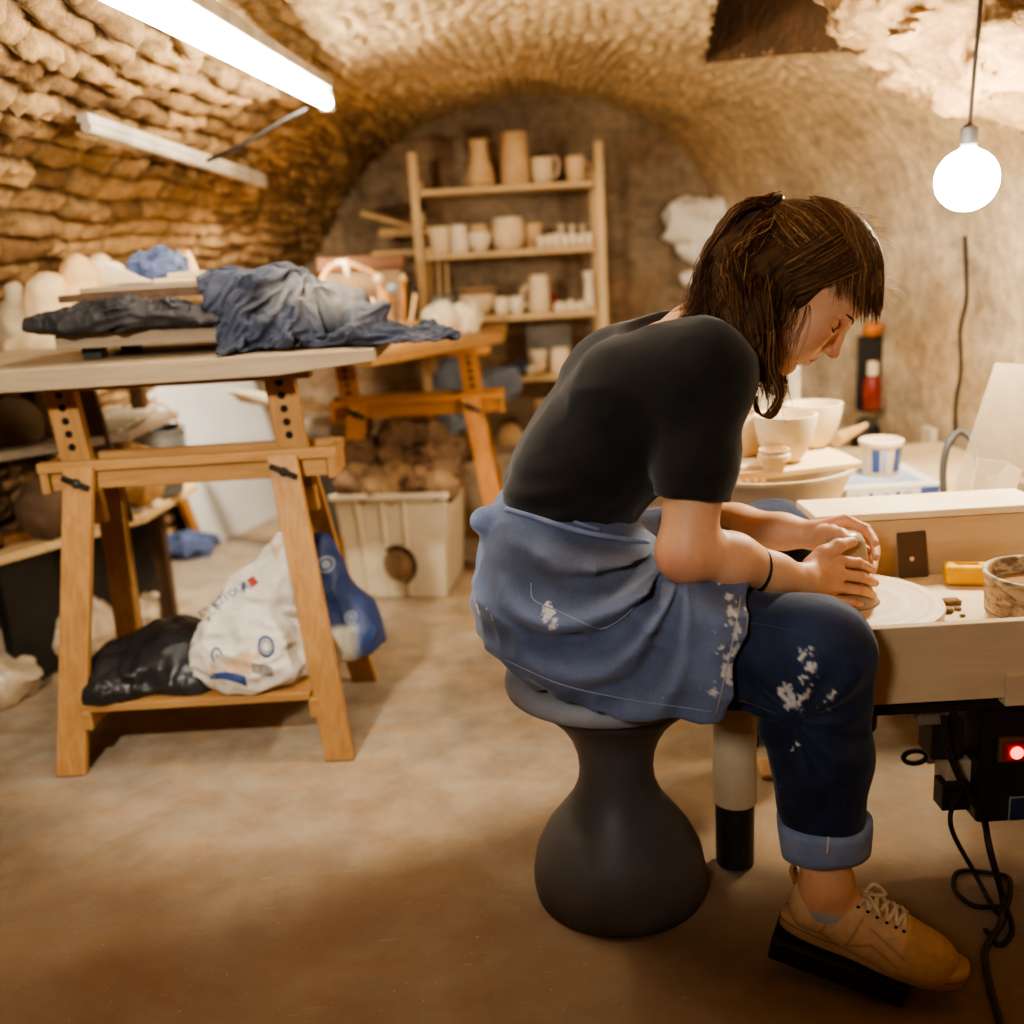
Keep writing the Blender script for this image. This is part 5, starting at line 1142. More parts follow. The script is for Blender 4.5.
# tub on the carton
tp = at(880, 474, cc[1] + .02); tz = BZ + CH + .002
tp = atz(880, 474, tz); s_ = pxm(tp[1], tz); 
tu = empty('plastic_tub', (tp[0], tp[1], tz), 0, 'small white tub with blue stripes standing on the flat carton', 'tub')
R_, H_ = 20.5*s_, 36*s_
b_ = MB(); b_.lathe([(R_*.80, 0), (R_*.82, .003), (R_*.97, H_*.86), (R_*1.04, H_*.87), (R_*1.05, H_*.97), (R_*.98, H_), (R_*.93, H_*.95), (R_*.80, .01), (.003, .01)], (tp[0], tp[1], tz), 32); b_.build('body', M_WHITEC, tu, angle=40)
for a0, a1, mt in ((-2.35, -1.95, M_BLUEP), (-1.85, -1.6, M_LBLUE), (-1.2, -.85, M_BLUEP), (-.75, -.5, M_BLUEP)):
    b_ = MB(); vs = []
    for t_ in np.linspace(a0, a1, 8):
        for hz in (.14, .78): r_ = R_*(.82 + (.97-.82)*hz/.86) + .0012; vs.append(V(tp[0] + r_*math.cos(t_), tp[1] + r_*math.sin(t_), tz + H_*hz))
    b_.add(vs, [(2*k, 2*k+2, 2*k+3, 2*k+1) for k in range(7)]); b_.build('blue_stripe', mt, tu, smooth=True)
# big basin with a board and bowls
bp = V(.605, 2.42, BZ); bas = empty('basin', bp, 0, 'big translucent white basin on the bench behind her arms', 'basin')
b_ = MB(); b_.lathe([(.155, .001), (.17, .006), (.215, .125), (.228, .128), (.228, .136), (.212, .134), (.166, .01), (.01, .008)], bp, 44); b_.build('body', m_plain('milky plastic', (236, 218, 190), .4, (218, 196, 160), 4), bas, angle=40)
bdz = BZ + .1365
bd = [at(716, 462, 2.28), at(866, 460, 2.28)]
b_ = MB(); xa, xb = bd[0][0], bd[1][0]; b_.prism([V(xa, 2.22, bdz), V(xb+.0, 2.30, bdz), V(xb-.02, 2.52, bdz), V(xa, 2.62, bdz)], (0, 0, .014)); tag(b_.build('ware_board', m_plain('pale board', (242, 218, 176), .6, (230, 202, 156), 5), bevel=.002), 'pale board laid across the big basin under the bowls', 'board')
B2 = bdz + .0145
def bowl_at(name, px, pyb, w, h, prof, mat, lb, Y, z=B2, group='bowls on the pale board'):
    s_ = pxm(Y, z + .05); x = at(px, pyb, Y)[0]; b_ = MB(); b_.lathe([(r*w*s_/2, t*h*s_) for r, t in prof], (x, Y, z + .0005), 36); return tag(b_.build(name, mat, angle=50), lb, 'bowl', group)
bowl_at('bowl', 785, 455, 62, 48, P_BOWL, M_WHITEC, 'front white bowl on the pale board, nearest her hair', 2.35)
bowl_at('bowl', 812, 445, 58, 44, P_BOWL, M_WHITEC, 'white bowl standing behind the front one on the pale board', 2.50)
bowl_at('bowl', 746, 448, 50, 42, P_ROUND, M_BISQUE, 'cream bowl half hidden behind her arm on the pale board', 2.46)
bowl_at('small_bowl', 774, 467, 33, 22, wall([(.6, .01), (.72, .3), (.8, .5), (.98, .55), (.98, .75), (.86, .8), (.92, 1)], .1), M_BISQUE, 'small ribbed pot at the front edge of the pale board', 2.262)
b_ = MB(); p = at(742, 452, 2.29); b_.box((p[0], 2.31, B2 + .006), (.085, .09, .012)); tag(b_.build('tile', M_WHITEC, bevel=.002), 'flat white tile at the left of the pale board', 'tile')
b_ = MB()
fr_ = empty('fringed_strip', V(p[0], 2.236, B2), 0, 'scalloped clay strip hanging on the front edge of the pale board', 'clay')
b_.box((p[0] - .004, 2.232, B2 - .004), (.085, .006, .022)); b_.build('strip', M_BISQUE3, fr_, bevel=.002)
for k in range(5): b_ = MB(); b_.ball((p[0] - .040 + k*.018, 2.231, B2 - .016), (.008, .004, .010), 10, 8); b_.build('scallop', M_BISQUE3, fr_, smooth=True)
b_ = MB(); p = at(775, 497, 2.205); b_.box((p[0], 2.205, BZ + .012), (.24, .05, .024)); tag(b_.build('clay_bag', M_LBLUE, bevel=.006), 'flat blue and white packet in front of the big basin', 'packet')
b_ = MB(); p = at(775, 340+40, 2.9); b_.box((.74, 3.0, BZ + .15), (.22, .16, .30)); tag(b_.build('storage_tub', m_plain('grey tub', (190, 176, 154), .5), bevel=.01), 'grey tub on the bench behind the white bowls', 'tub')
# leaning sheets at the right edge
g0 = at(946, 500, 2.02)
b_ = MB(); tl, tr_ = at(996, 363, 2.24), at(1062, 366, 2.24); bl, br2 = at(948, 508, 2.02), at(1040, 508, 2.02)
m_gl = m_plain('dusty acrylic', (196, 178, 150), .35, (176, 158, 130), 5); 
for n_ in m_gl.node_tree.nodes:
    if n_.type == 'BSDF_PRINCIPLED': n_.inputs['Alpha'].default_value = .42
b_.prism([bl, br2, tr_, tl], (0, .004, 0)); tag(b_.build('acrylic_sheet', m_gl), 'tall dusty acrylic sheet leaning on the wall at the right edge', 'sheet')
b_ = MB(); b_.prism([at(966, 518, 1.995), at(1010, 514, 1.995), at(1022, 470, 2.045), at(1008, 462, 2.055), at(978, 458, 2.055)], (0, .003, 0)); tag(b_.build('clear_sheet', m_plain('smeared sheet', (238, 222, 196), .4, (222, 202, 170), 7)), 'small clay-smeared sheet in front of the tall acrylic sheet', 'sheet')
b_ = MB(); b_.prism([at(955, 520, 1.985), at(1008, 520, 1.985), at(1012, 610, 1.80), at(990, 604, 1.80)], (0, .003, 0)); 
mm = m_clear('thin film', (240, 226, 204), .35, .2); tag(b_.build('plastic_film', mm), 'thin clear film sloping down to the slop bucket', 'film')
# black hose loop by the wall
hp_ = smooth_path([at(944, 500, 2.36), at(943, 470, 2.38), at(948, 445, 2.40), at(960, 432, 2.42), at(972, 440, 2.40), at(978, 458, 2.36), at(978, 480, 2.30)], 6)
tag(MB().tube(hp_, .0085, 10).build('hose', m_plain('grey hose', (70, 68, 66), .5), angle=60), 'dark grey hose arched up beside the acrylic sheet', 'hose')
# black holder with a red bottle on the wall
hb1 = hit_wall(868, 410, .05); wy = hb1[1]; hb0 = at(866, 336, wy); hb0 = V(hb1[0], wy, hb0[2]); wx = hb0[0]
ho = empty('wall_holder', (wx, wy, hb1[2]), 0, 'black wall holder on the plaster wall right of her face', 'holder')
b_ = MB(); b_.bar(hb1, hb0, .085, .02); b_.build('back_plate', M_BLACK, ho, bevel=.003)
b_ = MB(); b_.box(hb1 + V(0, -.03, .004), (.07, .05, .008)); b_.build('ledge', M_BLACK, ho, bevel=.002)
b0 = hb1 + V(0, -.035, .0085); bt_ = empty('glue_bottle', b0, 0, 'red bottle with a white cap standing in the black wall holder', 'bottle')
b_ = MB(); b_.lathe([(.030, 0), (.033, .004), (.033, .08), (.028, .108), (.016, .124)], b0, 20); b_.build('body', m_plain('red bottle', (128, 36, 26), .4, (160, 76, 44), 14), bt_, angle=40)
b_ = MB(); b_.lathe([(.020, .122), (.021, .126), (.019, .168), (.010, .172)], b0, 16); b_.build('cap', M_WHITEC, bt_, angle=40)
p = at(872, 330, wy - .03); o = heap('clay_ball', [(p, V(.035, .03, .028)), (p + V(.02, 0, .006), V(.02, .02, .018))], m_plain('orange sponge', (196, 120, 56), .8, (160, 86, 36), 14), .005, .01, folds(20, .008, 221)); tag(o, 'rough orange sponge on top of the black wall holder', 'sponge')
p = at(868, 436, wy - .06); o = heap('tool_bag', [(p, V(.05, .04, .06)), (p + V(.0, 0, -.07), V(.05, .05, .07))], M_DARKMETAL, .007, .03, folds(9, .03, 231)); tag(o, 'dark bag hanging below the black wall holder', 'bag')
b_ = MB(); b_.tube([at(836, 440, 2.86), at(866, 425, 2.94)], [.022, .008], 10); tag(b_.build('clay_paddle', M_PALEW, angle=50), 'pale wooden paddle lying behind the white bowls', 'tool')
p = hit_wall(929, 442, .03); b_ = MB(); b_.box(p, (.02, .09, .10)); tag(b_.build('wall_socket', M_WHITEC, bevel=.004), 'whitish socket on the plaster wall above the carton', 'socket')

# ================================================================== STOOL
st_ = empty('stool', (.163, 1.69, 0), 0, 'dark grey hourglass plastic stool under the woman', 'stool')
SP = [(.150, .0), (.157, .004), (.160, .02), (.160, .045), (.152, .085), (.132, .125), (.105, .160), (.082, .192), (.070, .222), (.067, .25), (.070, .28), (.080, .31), (.098, .34), (.122, .365), (.145, .385), (.155, .40), (.155, .405), (.02, .405)]
b_ = MB(); b_.lathe(SP, (.163, 1.69, 0), 56); ms = m_plain('dark grey plastic', (84, 82, 80), .5, (104, 100, 96), 6, .35, .7, .15, 90); b_.build('base', ms, st_, smooth=True)
b_ = MB(); b_.lathe([(.02, .4055), (.165, .4055), (.180, .412), (.184, .425), (.180, .44), (.165, .448), (.02, .45)], (.152, 1.69, 0), 48); b_.build('seat', m_plain('grey seat', (158, 160, 164), .6, (136, 138, 144), 8), st_, smooth=True)
# ================================================================== THE WOMAN AT THE WHEEL
YT = 1.69
person = empty('person', (.15, 1.69, .45), 0, 'seated woman in black top and denim apron bending over the wheel, hands round wet clay', 'person')
def skin_col(v):
    c = np.tile(np.array(lin((224, 170, 130))), (len(v), 1)); n = fbm(v*22, 3, 301)[:, None]; c = c*(.93 + .14*n)
    return c
# ---- joints
S_R, E_R, W_R = at(706, 374, 1.535), at(687, 550, 1.48), at(802, 581, 1.545)
S_Lf, E_L, W_L = V(.315, 1.84, .940), at(690, 522, 1.87), at(815, 535, 1.745)
HIP_R, KN_R, CU_R, AN_R = V(.15, 1.60, .545), at(815, 655, 1.445), at(823, 836, 1.43), at(827, 880, 1.42)
HIP_L, KN_L, AN_L = V(.15, 1.78, .545), V(.548, 2.065, .548), V(.575, 2.075, .13)
# ---- head frame
PH, YH = rad(48), rad(-12)
fw = V(math.cos(PH)*math.cos(YH), math.cos(PH)*math.sin(YH), -math.sin(PH)); upH = V(math.sin(PH)*math.cos(YH), math.sin(PH)*math.sin(YH), math.cos(PH)); lf = np.cross(upH, fw)
RH = np.stack([fw, lf, upH], 1)
HS = .0102
tipw = at(837, 357, 1.632); HC = tipw - RH @ V(11.7, 0, -3.3)*HS
def hl(x, y, z): return HC + RH @ V(x, y, z)*HS
TOR = [((.075, .575), .130, .180), ((.083, .729), .098, .140), ((.126, .818), .103, .145), ((.195, .888), .110, .150), ((.240, .930), .092, .160), ((.300, .968), .064, .165)]
def torso(s, inf, k=.06, first=0):
    for (cx, cz), d, w in TOR[first:]:
        s.cap(V(cx, YT-(w-d), cz), V(cx, YT+(w-d), cz), d+inf, d+inf, k)
    for sy in (-1, 1): s.ell(V(.300, YT+sy*.072, .850), V(.062, .066, .066) + inf, k=.05)
    s.chain([V(.30, YT-.09, .970), S_R + V(-.01, .02, .0)], [.065+inf, .056+inf], .05)
    s.chain([V(.30, YT+.09, .965), S_Lf], [.065+inf, .056+inf], .05)
body = SDF()
torso(body, -.007)
# neck
body.chain([V(.315, YT-.005, 1.005), V(.345, YT-.01, 1.020), hl(-2.6, 0, -5.6), hl(-1.6, 0, -1)], [.062, .056, .051, .053], .035)
# arms
body.chain([S_R, S_R*.5+E_R*.5 + V(.0, 0, 0), E_R], [.050, .0475, .041], .02)
body.ell(E_R + V(-.006, -.002, -.012), (.036, .036, .036), k=.02)
body.chain([E_R, E_R*.62+W_R*.38 + V(0, 0, .003), E_R*.25+W_R*.75, W_R], [.043, .040, .0295, .0245], .02)
body.chain([S_Lf, S_Lf*.5+E_L*.5, E_L], [.050, .046, .040], .02)
body.chain([E_L, E_L*.62+W_L*.38, E_L*.25+W_L*.75, W_L], [.042, .0395, .030, .0245], .02)
# hands
def hand(wr, mcp, pip, tip, thumb, rP=.0115):
    for j in range(4):
        a = wr*.75 + np.mean(mcp, axis=0)*.25 + (mcp[j] - np.mean(mcp, axis=0))*.55
        body.cap(wr + (mcp[j]-np.mean(mcp, axis=0))*.35, mcp[j], .0165, (.0115, .0117, .0112, .0102)[j], .010)
    for j in range(4):
        r0 = (.0091, .0093, .0089, .0081)[j]; dip = pip[j]*.45 + tip[j]*.55 + nrm(pip[j] - (mcp[j]+tip[j])/2)*.002
        body.chain([mcp[j], pip[j], dip, tip[j]], [r0*1.08, r0*.94, r0*.86, r0*.76], .0012)
        body.ell(pip[j], r0*1.02, k=.002)
    body.chain(thumb, [.0165, .0135, .0112, .0088], .006)
A = at
R_M = [A(838, 561, 1.598), A(840, 574, 1.592), A(838, 587, 1.592), A(830, 599, 1.596)]
R_P = [A(858, 563, 1.612), A(861, 577, 1.606), A(860, 590, 1.608), A(851, 602, 1.612)]
R_T = [A(872, 570, 1.640), A(875, 583, 1.636), A(873, 595, 1.636), A(864, 606, 1.634)]
hand(W_R, R_M, R_P, R_T, [A(812, 566, 1.572), A(823, 554, 1.585), A(838, 546, 1.596), A(852, 542, 1.612)])
L_M = [A(846, 520, 1.722), A(847, 529, 1.735), A(844, 538, 1.745), A(840, 548, 1.752)]
L_P = [A(866, 529, 1.708), A(873, 541, 1.715), A(873, 554, 1.725), A(868, 570, 1.735)]
L_T = [A(875, 543, 1.672), A(876, 557, 1.674), A(873, 570, 1.678), A(869, 586, 1.69)]
hand(W_L, L_M, L_P, L_T, [A(824, 534, 1.715), A(832, 533, 1.690), A(841, 535, 1.662), A(849, 540, 1.640)])
# legs and feet (mostly inside the jeans and the shoe)
body.chain([HIP_R, HIP_R*.5+KN_R*.5, KN_R], [.085, .072, .055], .03)
body.chain([KN_R, KN_R*.65+AN_R*.35, CU_R, AN_R], [.054, .052, .037, .0345], .02)
body.chain([HIP_L, HIP_L*.5+KN_L*.5, KN_L], [.085, .072, .055], .03)
body.chain([KN_L, KN_L*.6+AN_L*.4, AN_L], [.054, .050, .034], .02)
# shoe frame
H0, T0 = atz(781, 938, .073), atz(958, 1003, .030)
dS = nrm(T0 - H0); latS = nrm(np.cross(V(0, 0, 1), dS)); upS = np.cross(dS, latS); RS = np.stack([dS, latS, upS], 1)
OS = H0 + latS*.040 - dS*.004; LS = .277
def sl(x, y, z): return OS + RS @ V(x, y, z)
body.chain([AN_R, sl(.052, 0, .075), sl(.12, 0, .055), sl(.215, 0, .035)], [.034, .034, .030, .022], .03)
body.chain([AN_L, AN_L + V(.02, .0, -.06), AN_L + V(.15, -.02, -.09)], [.034, .034, .024], .03)
body.ell(sl(.03, 0, .045), (.028, .026, .034), RS, k=.02)
# head
def hell(x, y, z, r, k, op='u', extra=None): body.ell(hl(x, y, z), V(*r)*HS, RH if extra is None else RH @ extra, k*HS, op)
def hcap(a, b_, r0, r1, k, op='u'): body.cap(hl(*a), hl(*b_), r0*HS, r1*HS, k*HS, op)
hell(-.8, 0, 2.8, (9.2, 7.3, 8.0), 1)
hell(3.2, 0, 3.2, (5.9, 6.0, 5.4), 2)
hell(2.6, 0, -3.2, (6.0, 5.7, 7.4), 2.5)
for sy in (-1, 1):
    hcap((-.8, sy*5.0, -4.6), (5.6, sy*1.9, -9.6), 1.6, 1.5, 2.2)
    hell(5.6, sy*4.0, -2.3, (2.4, 2.0, 2.0), 2.0)
    hell(5.8, sy*3.3, -5.6, (2.2, 2.0, 2.6), 2.5)
hell(7.0, 0, -9.7, (1.8, 1.9, 1.6), 1.8)
hcap((7.7, -3.4, 1.35), (8.3, 0, 1.0), .8, .75, 1.2); hcap((7.7, 3.4, 1.35), (8.3, 0, 1.0), .8, .75, 1.2)
for sy in (-1, 1):
    hell(8.1, sy*4.1, -.1, (1.9, 2.0, 1.05), .8, 's')
    hell(6.2, sy*3.75, -.45, (1.4, 1.45, 1.25), .35)
hell(7.2, 0, -6.2, (2.3, 2.7, 2.3), 1.6); hell(7.9, 0, -3.9, (1.9, 1.9, 1.5), 1.2)
hcap((7.6, 0, .8), (8.5, 0, -3.0), .95, 1.45, .5); hcap((8.6, 0, .9), (9.75, 0, -1.2), .62, .70, .7); hcap((9.75, 0, -1.2), (10.75, 0, -3.1), .70, .88, .5); hell(10.75, 0, -3.3, (1.0, .95, .85), .4)
for sy in (-1, 1): hell(9.65, sy*1.15, -3.6, (.95, .62, .68), .35); hell(10.0, sy*.62, -4.35, (.45, .28, .3), .15, 's')
for sy in (-1, 1):
    hcap((9.45, 0, -5.85), (8.2, sy*2.1, -6.35), .48, .22, .25); hcap((9.15, 0, -6.95), (8.1, sy*1.9, -6.6), .55, .24, .3)
    hcap((9.9, sy*.05, -6.38), (8.4, sy*2.2, -6.5), .13, .08, .15, 's')
    hell(-1.1, sy*6.5, -.7, (1.5, .6, 2.5), .5)
hell(8.3, 0, -8.1, (.9, 1.5, .5), .6, 's')
body.marg = .012
v, f = body.mesh(.0024)
# colours of the skin
c = skin_col(v); q = (v - HC) @ RH / HS
def blot(px, rad_, col, amt):
    global c
    w_ = np.exp(-(((v - px)/rad_)**2).sum(1))[:, None]*amt; c = c*(1-w_) + w_*np.array(lin(col))
for sy in (-1, 1): blot(hl(7.0, sy*4.2, -2.8), .024, (206, 122, 98), .6)
blot(hl(10.8, 0, -3.2), .016, (208, 126, 100), .5); blot(E_R + V(-.02, -.03, -.02), .035, (204, 122, 96), .5)
for P_ in R_P + R_M + L_P + L_T + R_T: blot(P_, .013, (206, 134, 104), .55)
blot((W_R + np.mean(R_M, axis=0))/2, .04, (212, 146, 116), .5)
for P_ in R_T + L_T: blot(P_, .012, (206, 166, 132), .4)
hd = (np.abs(q[:, 0]) < 13) & (np.abs(q[:, 1]) < 9) & (np.abs(q[:, 2]) < 13)
lip = np.exp(-((q[:, 2]+6.35)/.75)**2 - (q[:, 1]/2.0)**4)*(q[:, 0] > 7.9)*hd; lip = (lip*.8)[:, None]; c = c*(1-lip) + lip*np.array(lin((178, 98, 84)))
mth = np.exp(-((q[:, 2]+6.42)/.16)**2 - (q[:, 1]/2.1)**4)*(q[:, 0] > 7.8)*hd; mth = (mth*.8)[:, None]; c = c*(1-mth) + mth*np.array(lin((96, 48, 40)))
lid = np.exp(-((q[:, 2]+.2)/1.0)**2 - ((np.abs(q[:, 1])-3.1)/1.5)**2)*(q[:, 0] > 7)*hd; lid = (lid*.35)[:, None]; c = c*(1-lid) + lid*np.array(lin((168, 106, 84)))
nos = np.exp(-((q[:, 2]+4.3)/.35)**2 - ((np.abs(q[:, 1])-.62)/.4)**2)*(q[:, 0] > 9)*hd; nos = (nos*.75)[:, None]; c = c*(1-nos) + nos*np.array(lin((110, 56, 44)))
sm = sstep(.55, .7, fbm(v*55, 3, 33))*np.exp(-(np.linalg.norm(v - A(850, 570, 1.62), axis=1)/.05)**2); sm = (sm*.6)[:, None]; c = c*(1-sm) + sm*np.array(lin((190, 172, 150)))
M_SKIN = m_vcol('skin', .5, .35, 90, .06, .12, 420, sss=.12, bdist=.0012)
bo_ = mesh_obj('body', v, f, M_SKIN, person, cols=c)
b_body = bvh_of(bo_)
def on_body(P, d, lift=.0006, b=None):
    h = (b or b_body).ray_cast(Vector(P) , Vector(nrm(d))); return np.array(h[0]) - nrm(d)*lift if h[0] is not None else None
M_LASH = m_plain('lashes', (38, 24, 18), .6)
for sy in (-1, 1):
    pts = [q2 for q2 in (on_body(hl(14, sy*(2.7 + 2.45*t), -.95 - .35*math.sin(PI*t)), -fw) for t in np.linspace(0, 1, 9)) if q2 is not None]
    MB().tube(pts, [.0006] + [.0015]*(len(pts)-2) + [.0006], 6).build('eyelashes', M_LASH, bo_, smooth=True)
    pts = [q2 for q2 in (on_body(hl(14, sy*(1.9 + 3.0*t), 1.45 + .55*math.sin(PI*t*.8)), -fw, .0003) for t in np.linspace(0, 1, 9)) if q2 is not None]
    MB().tube(pts, [.0008] + [.0018]*(len(pts)-2) + [.0006], 6).build('eyebrow', m_plain('brow', (78, 50, 32), .7), bo_, smooth=True)
# finger nails
M_NAIL = m_plain('nail', (226, 178, 148), .3)

# ---- black top
sh = SDF(); torso(sh, .003, .06, 0)
sh.chain([S_R, S_R*.5+E_R*.5, S_R*.2+E_R*.8], [.060, .0555, .0530], .03)
sh.chain([S_Lf, S_Lf*.5+E_L*.5, S_Lf*.2+E_L*.8], [.060, .0555, .0530], .03)
sh.chain([V(.19, YT-.10, .945), S_R], [.068, .058], .06); sh.chain([V(.19, YT+.10, .945), S_Lf + V(0, 0, -.01)], [.068, .052], .06)
# sleeve ends, hem and neckline
class _Cut: pass
def cut_sleeve(S_, E_, t):
    d = nrm(E_ - S_); p0 = S_ + (E_ - S_)*t
    def fn(P):
        q_ = P - p0; a_ = q_ @ d; r_ = np.linalg.norm(q_ - a_[:, None]*d, axis=1); return np.maximum(-a_, r_ - .078)
    sh.p.append((fn, p0 + d*.06, .2, .003, 's'))
cut_sleeve(S_R, E_R, .70); cut_sleeve(S_Lf, E_L, .70)
h0, h1 = at(500, 503, 1.69), at(655, 540, 1.52); e_ = nrm(h1 - h0); nh = nrm(np.cross(e_, V(0, 1, 0))); nh = nh if nh[2] < 0 else -nh
p_h = h0 + nh*.006
sh.p.append((lambda P: np.where(np.linalg.norm(P - V(.10, YT, .72), axis=1) < .32, (P - p_h) @ nh, -1.0), None, 1e9, .004, 'i'))
sh.ell(V(.312, YT-.01, 1.075), V(.178, .118, .066), euler(0, -.10, 0), k=.004, op='s')
def sh_disp(P, d):
    w_ = sstep(.90, .72, P[:, 2] - .25*(P[:, 0]-.1)); a_ = P[:, 2]*1.0 - .35*P[:, 0]
    rip = np.sin((a_ + .03*fbm(P*9, 2, 7))*150 + 3*np.sin(P[:, 0]*16))*.0045*w_*sstep(.22, .02, P[:, 0])
    fo = (ridge(P*np.array([7, 7, 11]) + .4*fbm(P*5, 2, 401)[:, None], 2, 402)**1.4 - .4)*.010
    arm = sstep(.06, .0, np.abs(P[:, 1]-1.5))*0
    return rip + fo*.8 + arm
sh.disp = sh_disp; sh.marg = .03
v, f = sh.mesh(.0042)
M_SHIRT = m_cloth('black jersey', (30, 28, 27), (42, 39, 37), .88, sheen=.2)
so_ = mesh_obj('shirt', v, f, M_SHIRT, person)
# ---- jeans
jn = SDF()
jn.ell(V(.09, YT, .575), V(.145, .178, .125), k=.05)
jn.chain([HIP_R, HIP_R*.45+KN_R*.55 + V(0, 0, .0), KN_R], [.100, .088, .080], .04)
jn.chain([KN_R, KN_R*.5+CU_R*.5 + V(-.002, 0, 0), CU_R + nrm(CU_R-KN_R)*.01], [.080, .0715, .0625], .04)
jn.chain([HIP_L, HIP_L*.45+KN_L*.55, KN_L], [.100, .086, .074], .04)
jn.chain([KN_L, AN_L*.75+KN_L*.25], [.074, .062], .04)
jn.plane(CU_R + nrm(CU_R-KN_R)*.012, nrm(CU_R-KN_R), .003) if False else None
_dk = nrm(CU_R-KN_R); _pc = CU_R - _dk*.020
jn.p.append((lambda P: np.where((P[:, 1] < 1.62) & (P[:, 2] < .45), (P - _pc) @ _dk, -1.0), None, 1e9, .003, 'i'))
jn.p.append((lambda P: np.where((P[:, 1] < 1.62) & (P[:, 2] < .45), (V(*( _pc - _dk*.004)) - P) @ _dk*0 - 1, -1.0), None, 1e9, .003, 'i'))
def jn_disp(P, d):
    q_ = P - (KN_R + V(-.05, 0, -.075)); a_ = np.arctan2(q_[:, 2], q_[:, 0]); r_ = np.linalg.norm(q_[:, [0, 2]], axis=1)
    kf = np.sin(a_*9 + 3*fbm(P*9, 2, 501))*.0055*np.exp(-((r_-.07)/.07)**2)*(P[:, 1] < 1.7)
    shf = (ridge(P*np.array([9, 9, 5.5]), 2, 503)**1.4 - .42)*.008
    stack_ = np.sin(P[:, 2]*120 + 4*fbm(P*10, 2, 505))*.002*sstep(.33, .24, P[:, 2])
    return kf + shf + stack_
jn.disp = jn_disp; jn.marg = .03
v, f = jn.mesh(.004)
n_ = fbm(v*16, 4, 511)[:, None]; c = np.array(lin((32, 38, 58)))*(.75 + .5*n_)
wear = np.exp(-(np.linalg.norm(v - (KN_R + V(-.02, -.05, .06)), axis=1)/.07)**2)[:, None]*.35; c = c*(1-wear) + wear*np.array(lin((70, 86, 124)))
wr = sstep(.66, .78, ridge(v*np.array([26, 26, 20]), 2, 517))[:, None]*.07; c = c*(1-wr) + wr*np.array(lin((76, 92, 130)))
def splash(v, c, ctr, R_, dens, seed, col=(226, 222, 214), sc=(70, 70, 40)):
    w_ = np.exp(-(((v - ctr)/np.asarray(R_))**2).sum(1)); n1 = fbm(v*(np.array(sc)*.9), 4, seed); n2 = fbm(v*170., 2, seed+5); s_ = sstep(dens-.02, dens+.03, n1*.72 + n2*.28 + .17*w_ - .09)*(w_ > .08)*(.55 + .45*n2); s_ = (s_*.9)[:, None]
    return c*(1-s_) + s_*np.array(lin(col))
for (px, py, rx, rz, de) in ((806, 655, .010, .025, .56), (800, 690, .022, .022, .56), (820, 690, .010, .018, .58), (795, 752, .012, .02, .62), (790, 790, .008, .014, .60), (792, 615, .02, .008, .66)):
    c = splash(v, c, at(px, py, 1.385), (rx, .05, rz), de, px)
M_JEAN = m_vcol('dark denim', .8, .25, 300, .14, .2, 700, sheen=.15, bdist=.0015)
jo = mesh_obj('jeans', v, f, M_JEAN, person, cols=c)
bj = bvh_of(jo)
# rolled cuff
cb = MB(); a0 = CU_R - _dk*.030; a1 = CU_R + _dk*.022; ax_u = nrm(np.cross(_dk, V(0, 1, 0))); ax_v = np.cross(_dk, ax_u); vs, n2 = [], 40
for i_, (t_, r_) in enumerate(((-.004, .0600), (-.004, .0725), (.010, .0725), (.042, .0695), (.052, .0680), (.052, .0620), (.02, .0610))):
    for k in range(n2):
        th = 2*PI*k/n2; rr = r_*(1 + .03*math.sin(3*th + 1) + .015*math.sin(7*th)); vs.append(a0 + _dk*(t_ + .004*math.sin(th*2+i_*.3)) + (ax_u*math.cos(th) + ax_v*math.sin(th))*rr)
cb.add(vs, [(i*n2+k, i*n2+(k+1) % n2, (i+1)*n2+(k+1) % n2, (i+1)*n2+k) for i in range(6) for k in range(n2)])
co_ = cb.build('cuff', m_cloth('light denim', (110, 124, 156), (138, 150, 178)), jo, smooth=True)
co_['label'] = 'rolled-up pale denim cuff'
bc_ = bvh_of(co_)
# ---- apron
ap = SDF()
ap.ell(V(.092, YT, .578), V(.165, .200, .142), k=.05)
ap.chain([V(.085, YT-.047, .695), V(.085, YT+.047, .695)], [.121, .121], .07)
ap.chain([V(.13, 1.60, .560), V(.27, 1.535, .566), V(.40, 1.475, .560)], [.125, .104, .094], .05)
ap.chain([V(.13, 1.78, .560), V(.27, 1.87, .566)], [.125, .104], .05)
pa, pb2 = at(560, 660, 1.50), at(722, 668, 1.408)
ang = math.atan2((pb2-pa)[1], (pb2-pa)[0]); mid = (pa+pb2)/2 + V(0, .008, .0)
ap.box(mid, (.13, .014, .085), euler(.06, 0, ang), .012, k=.06)
ap.ell(at(488, 518, 1.66), V(.022, .03, .018), k=.02)
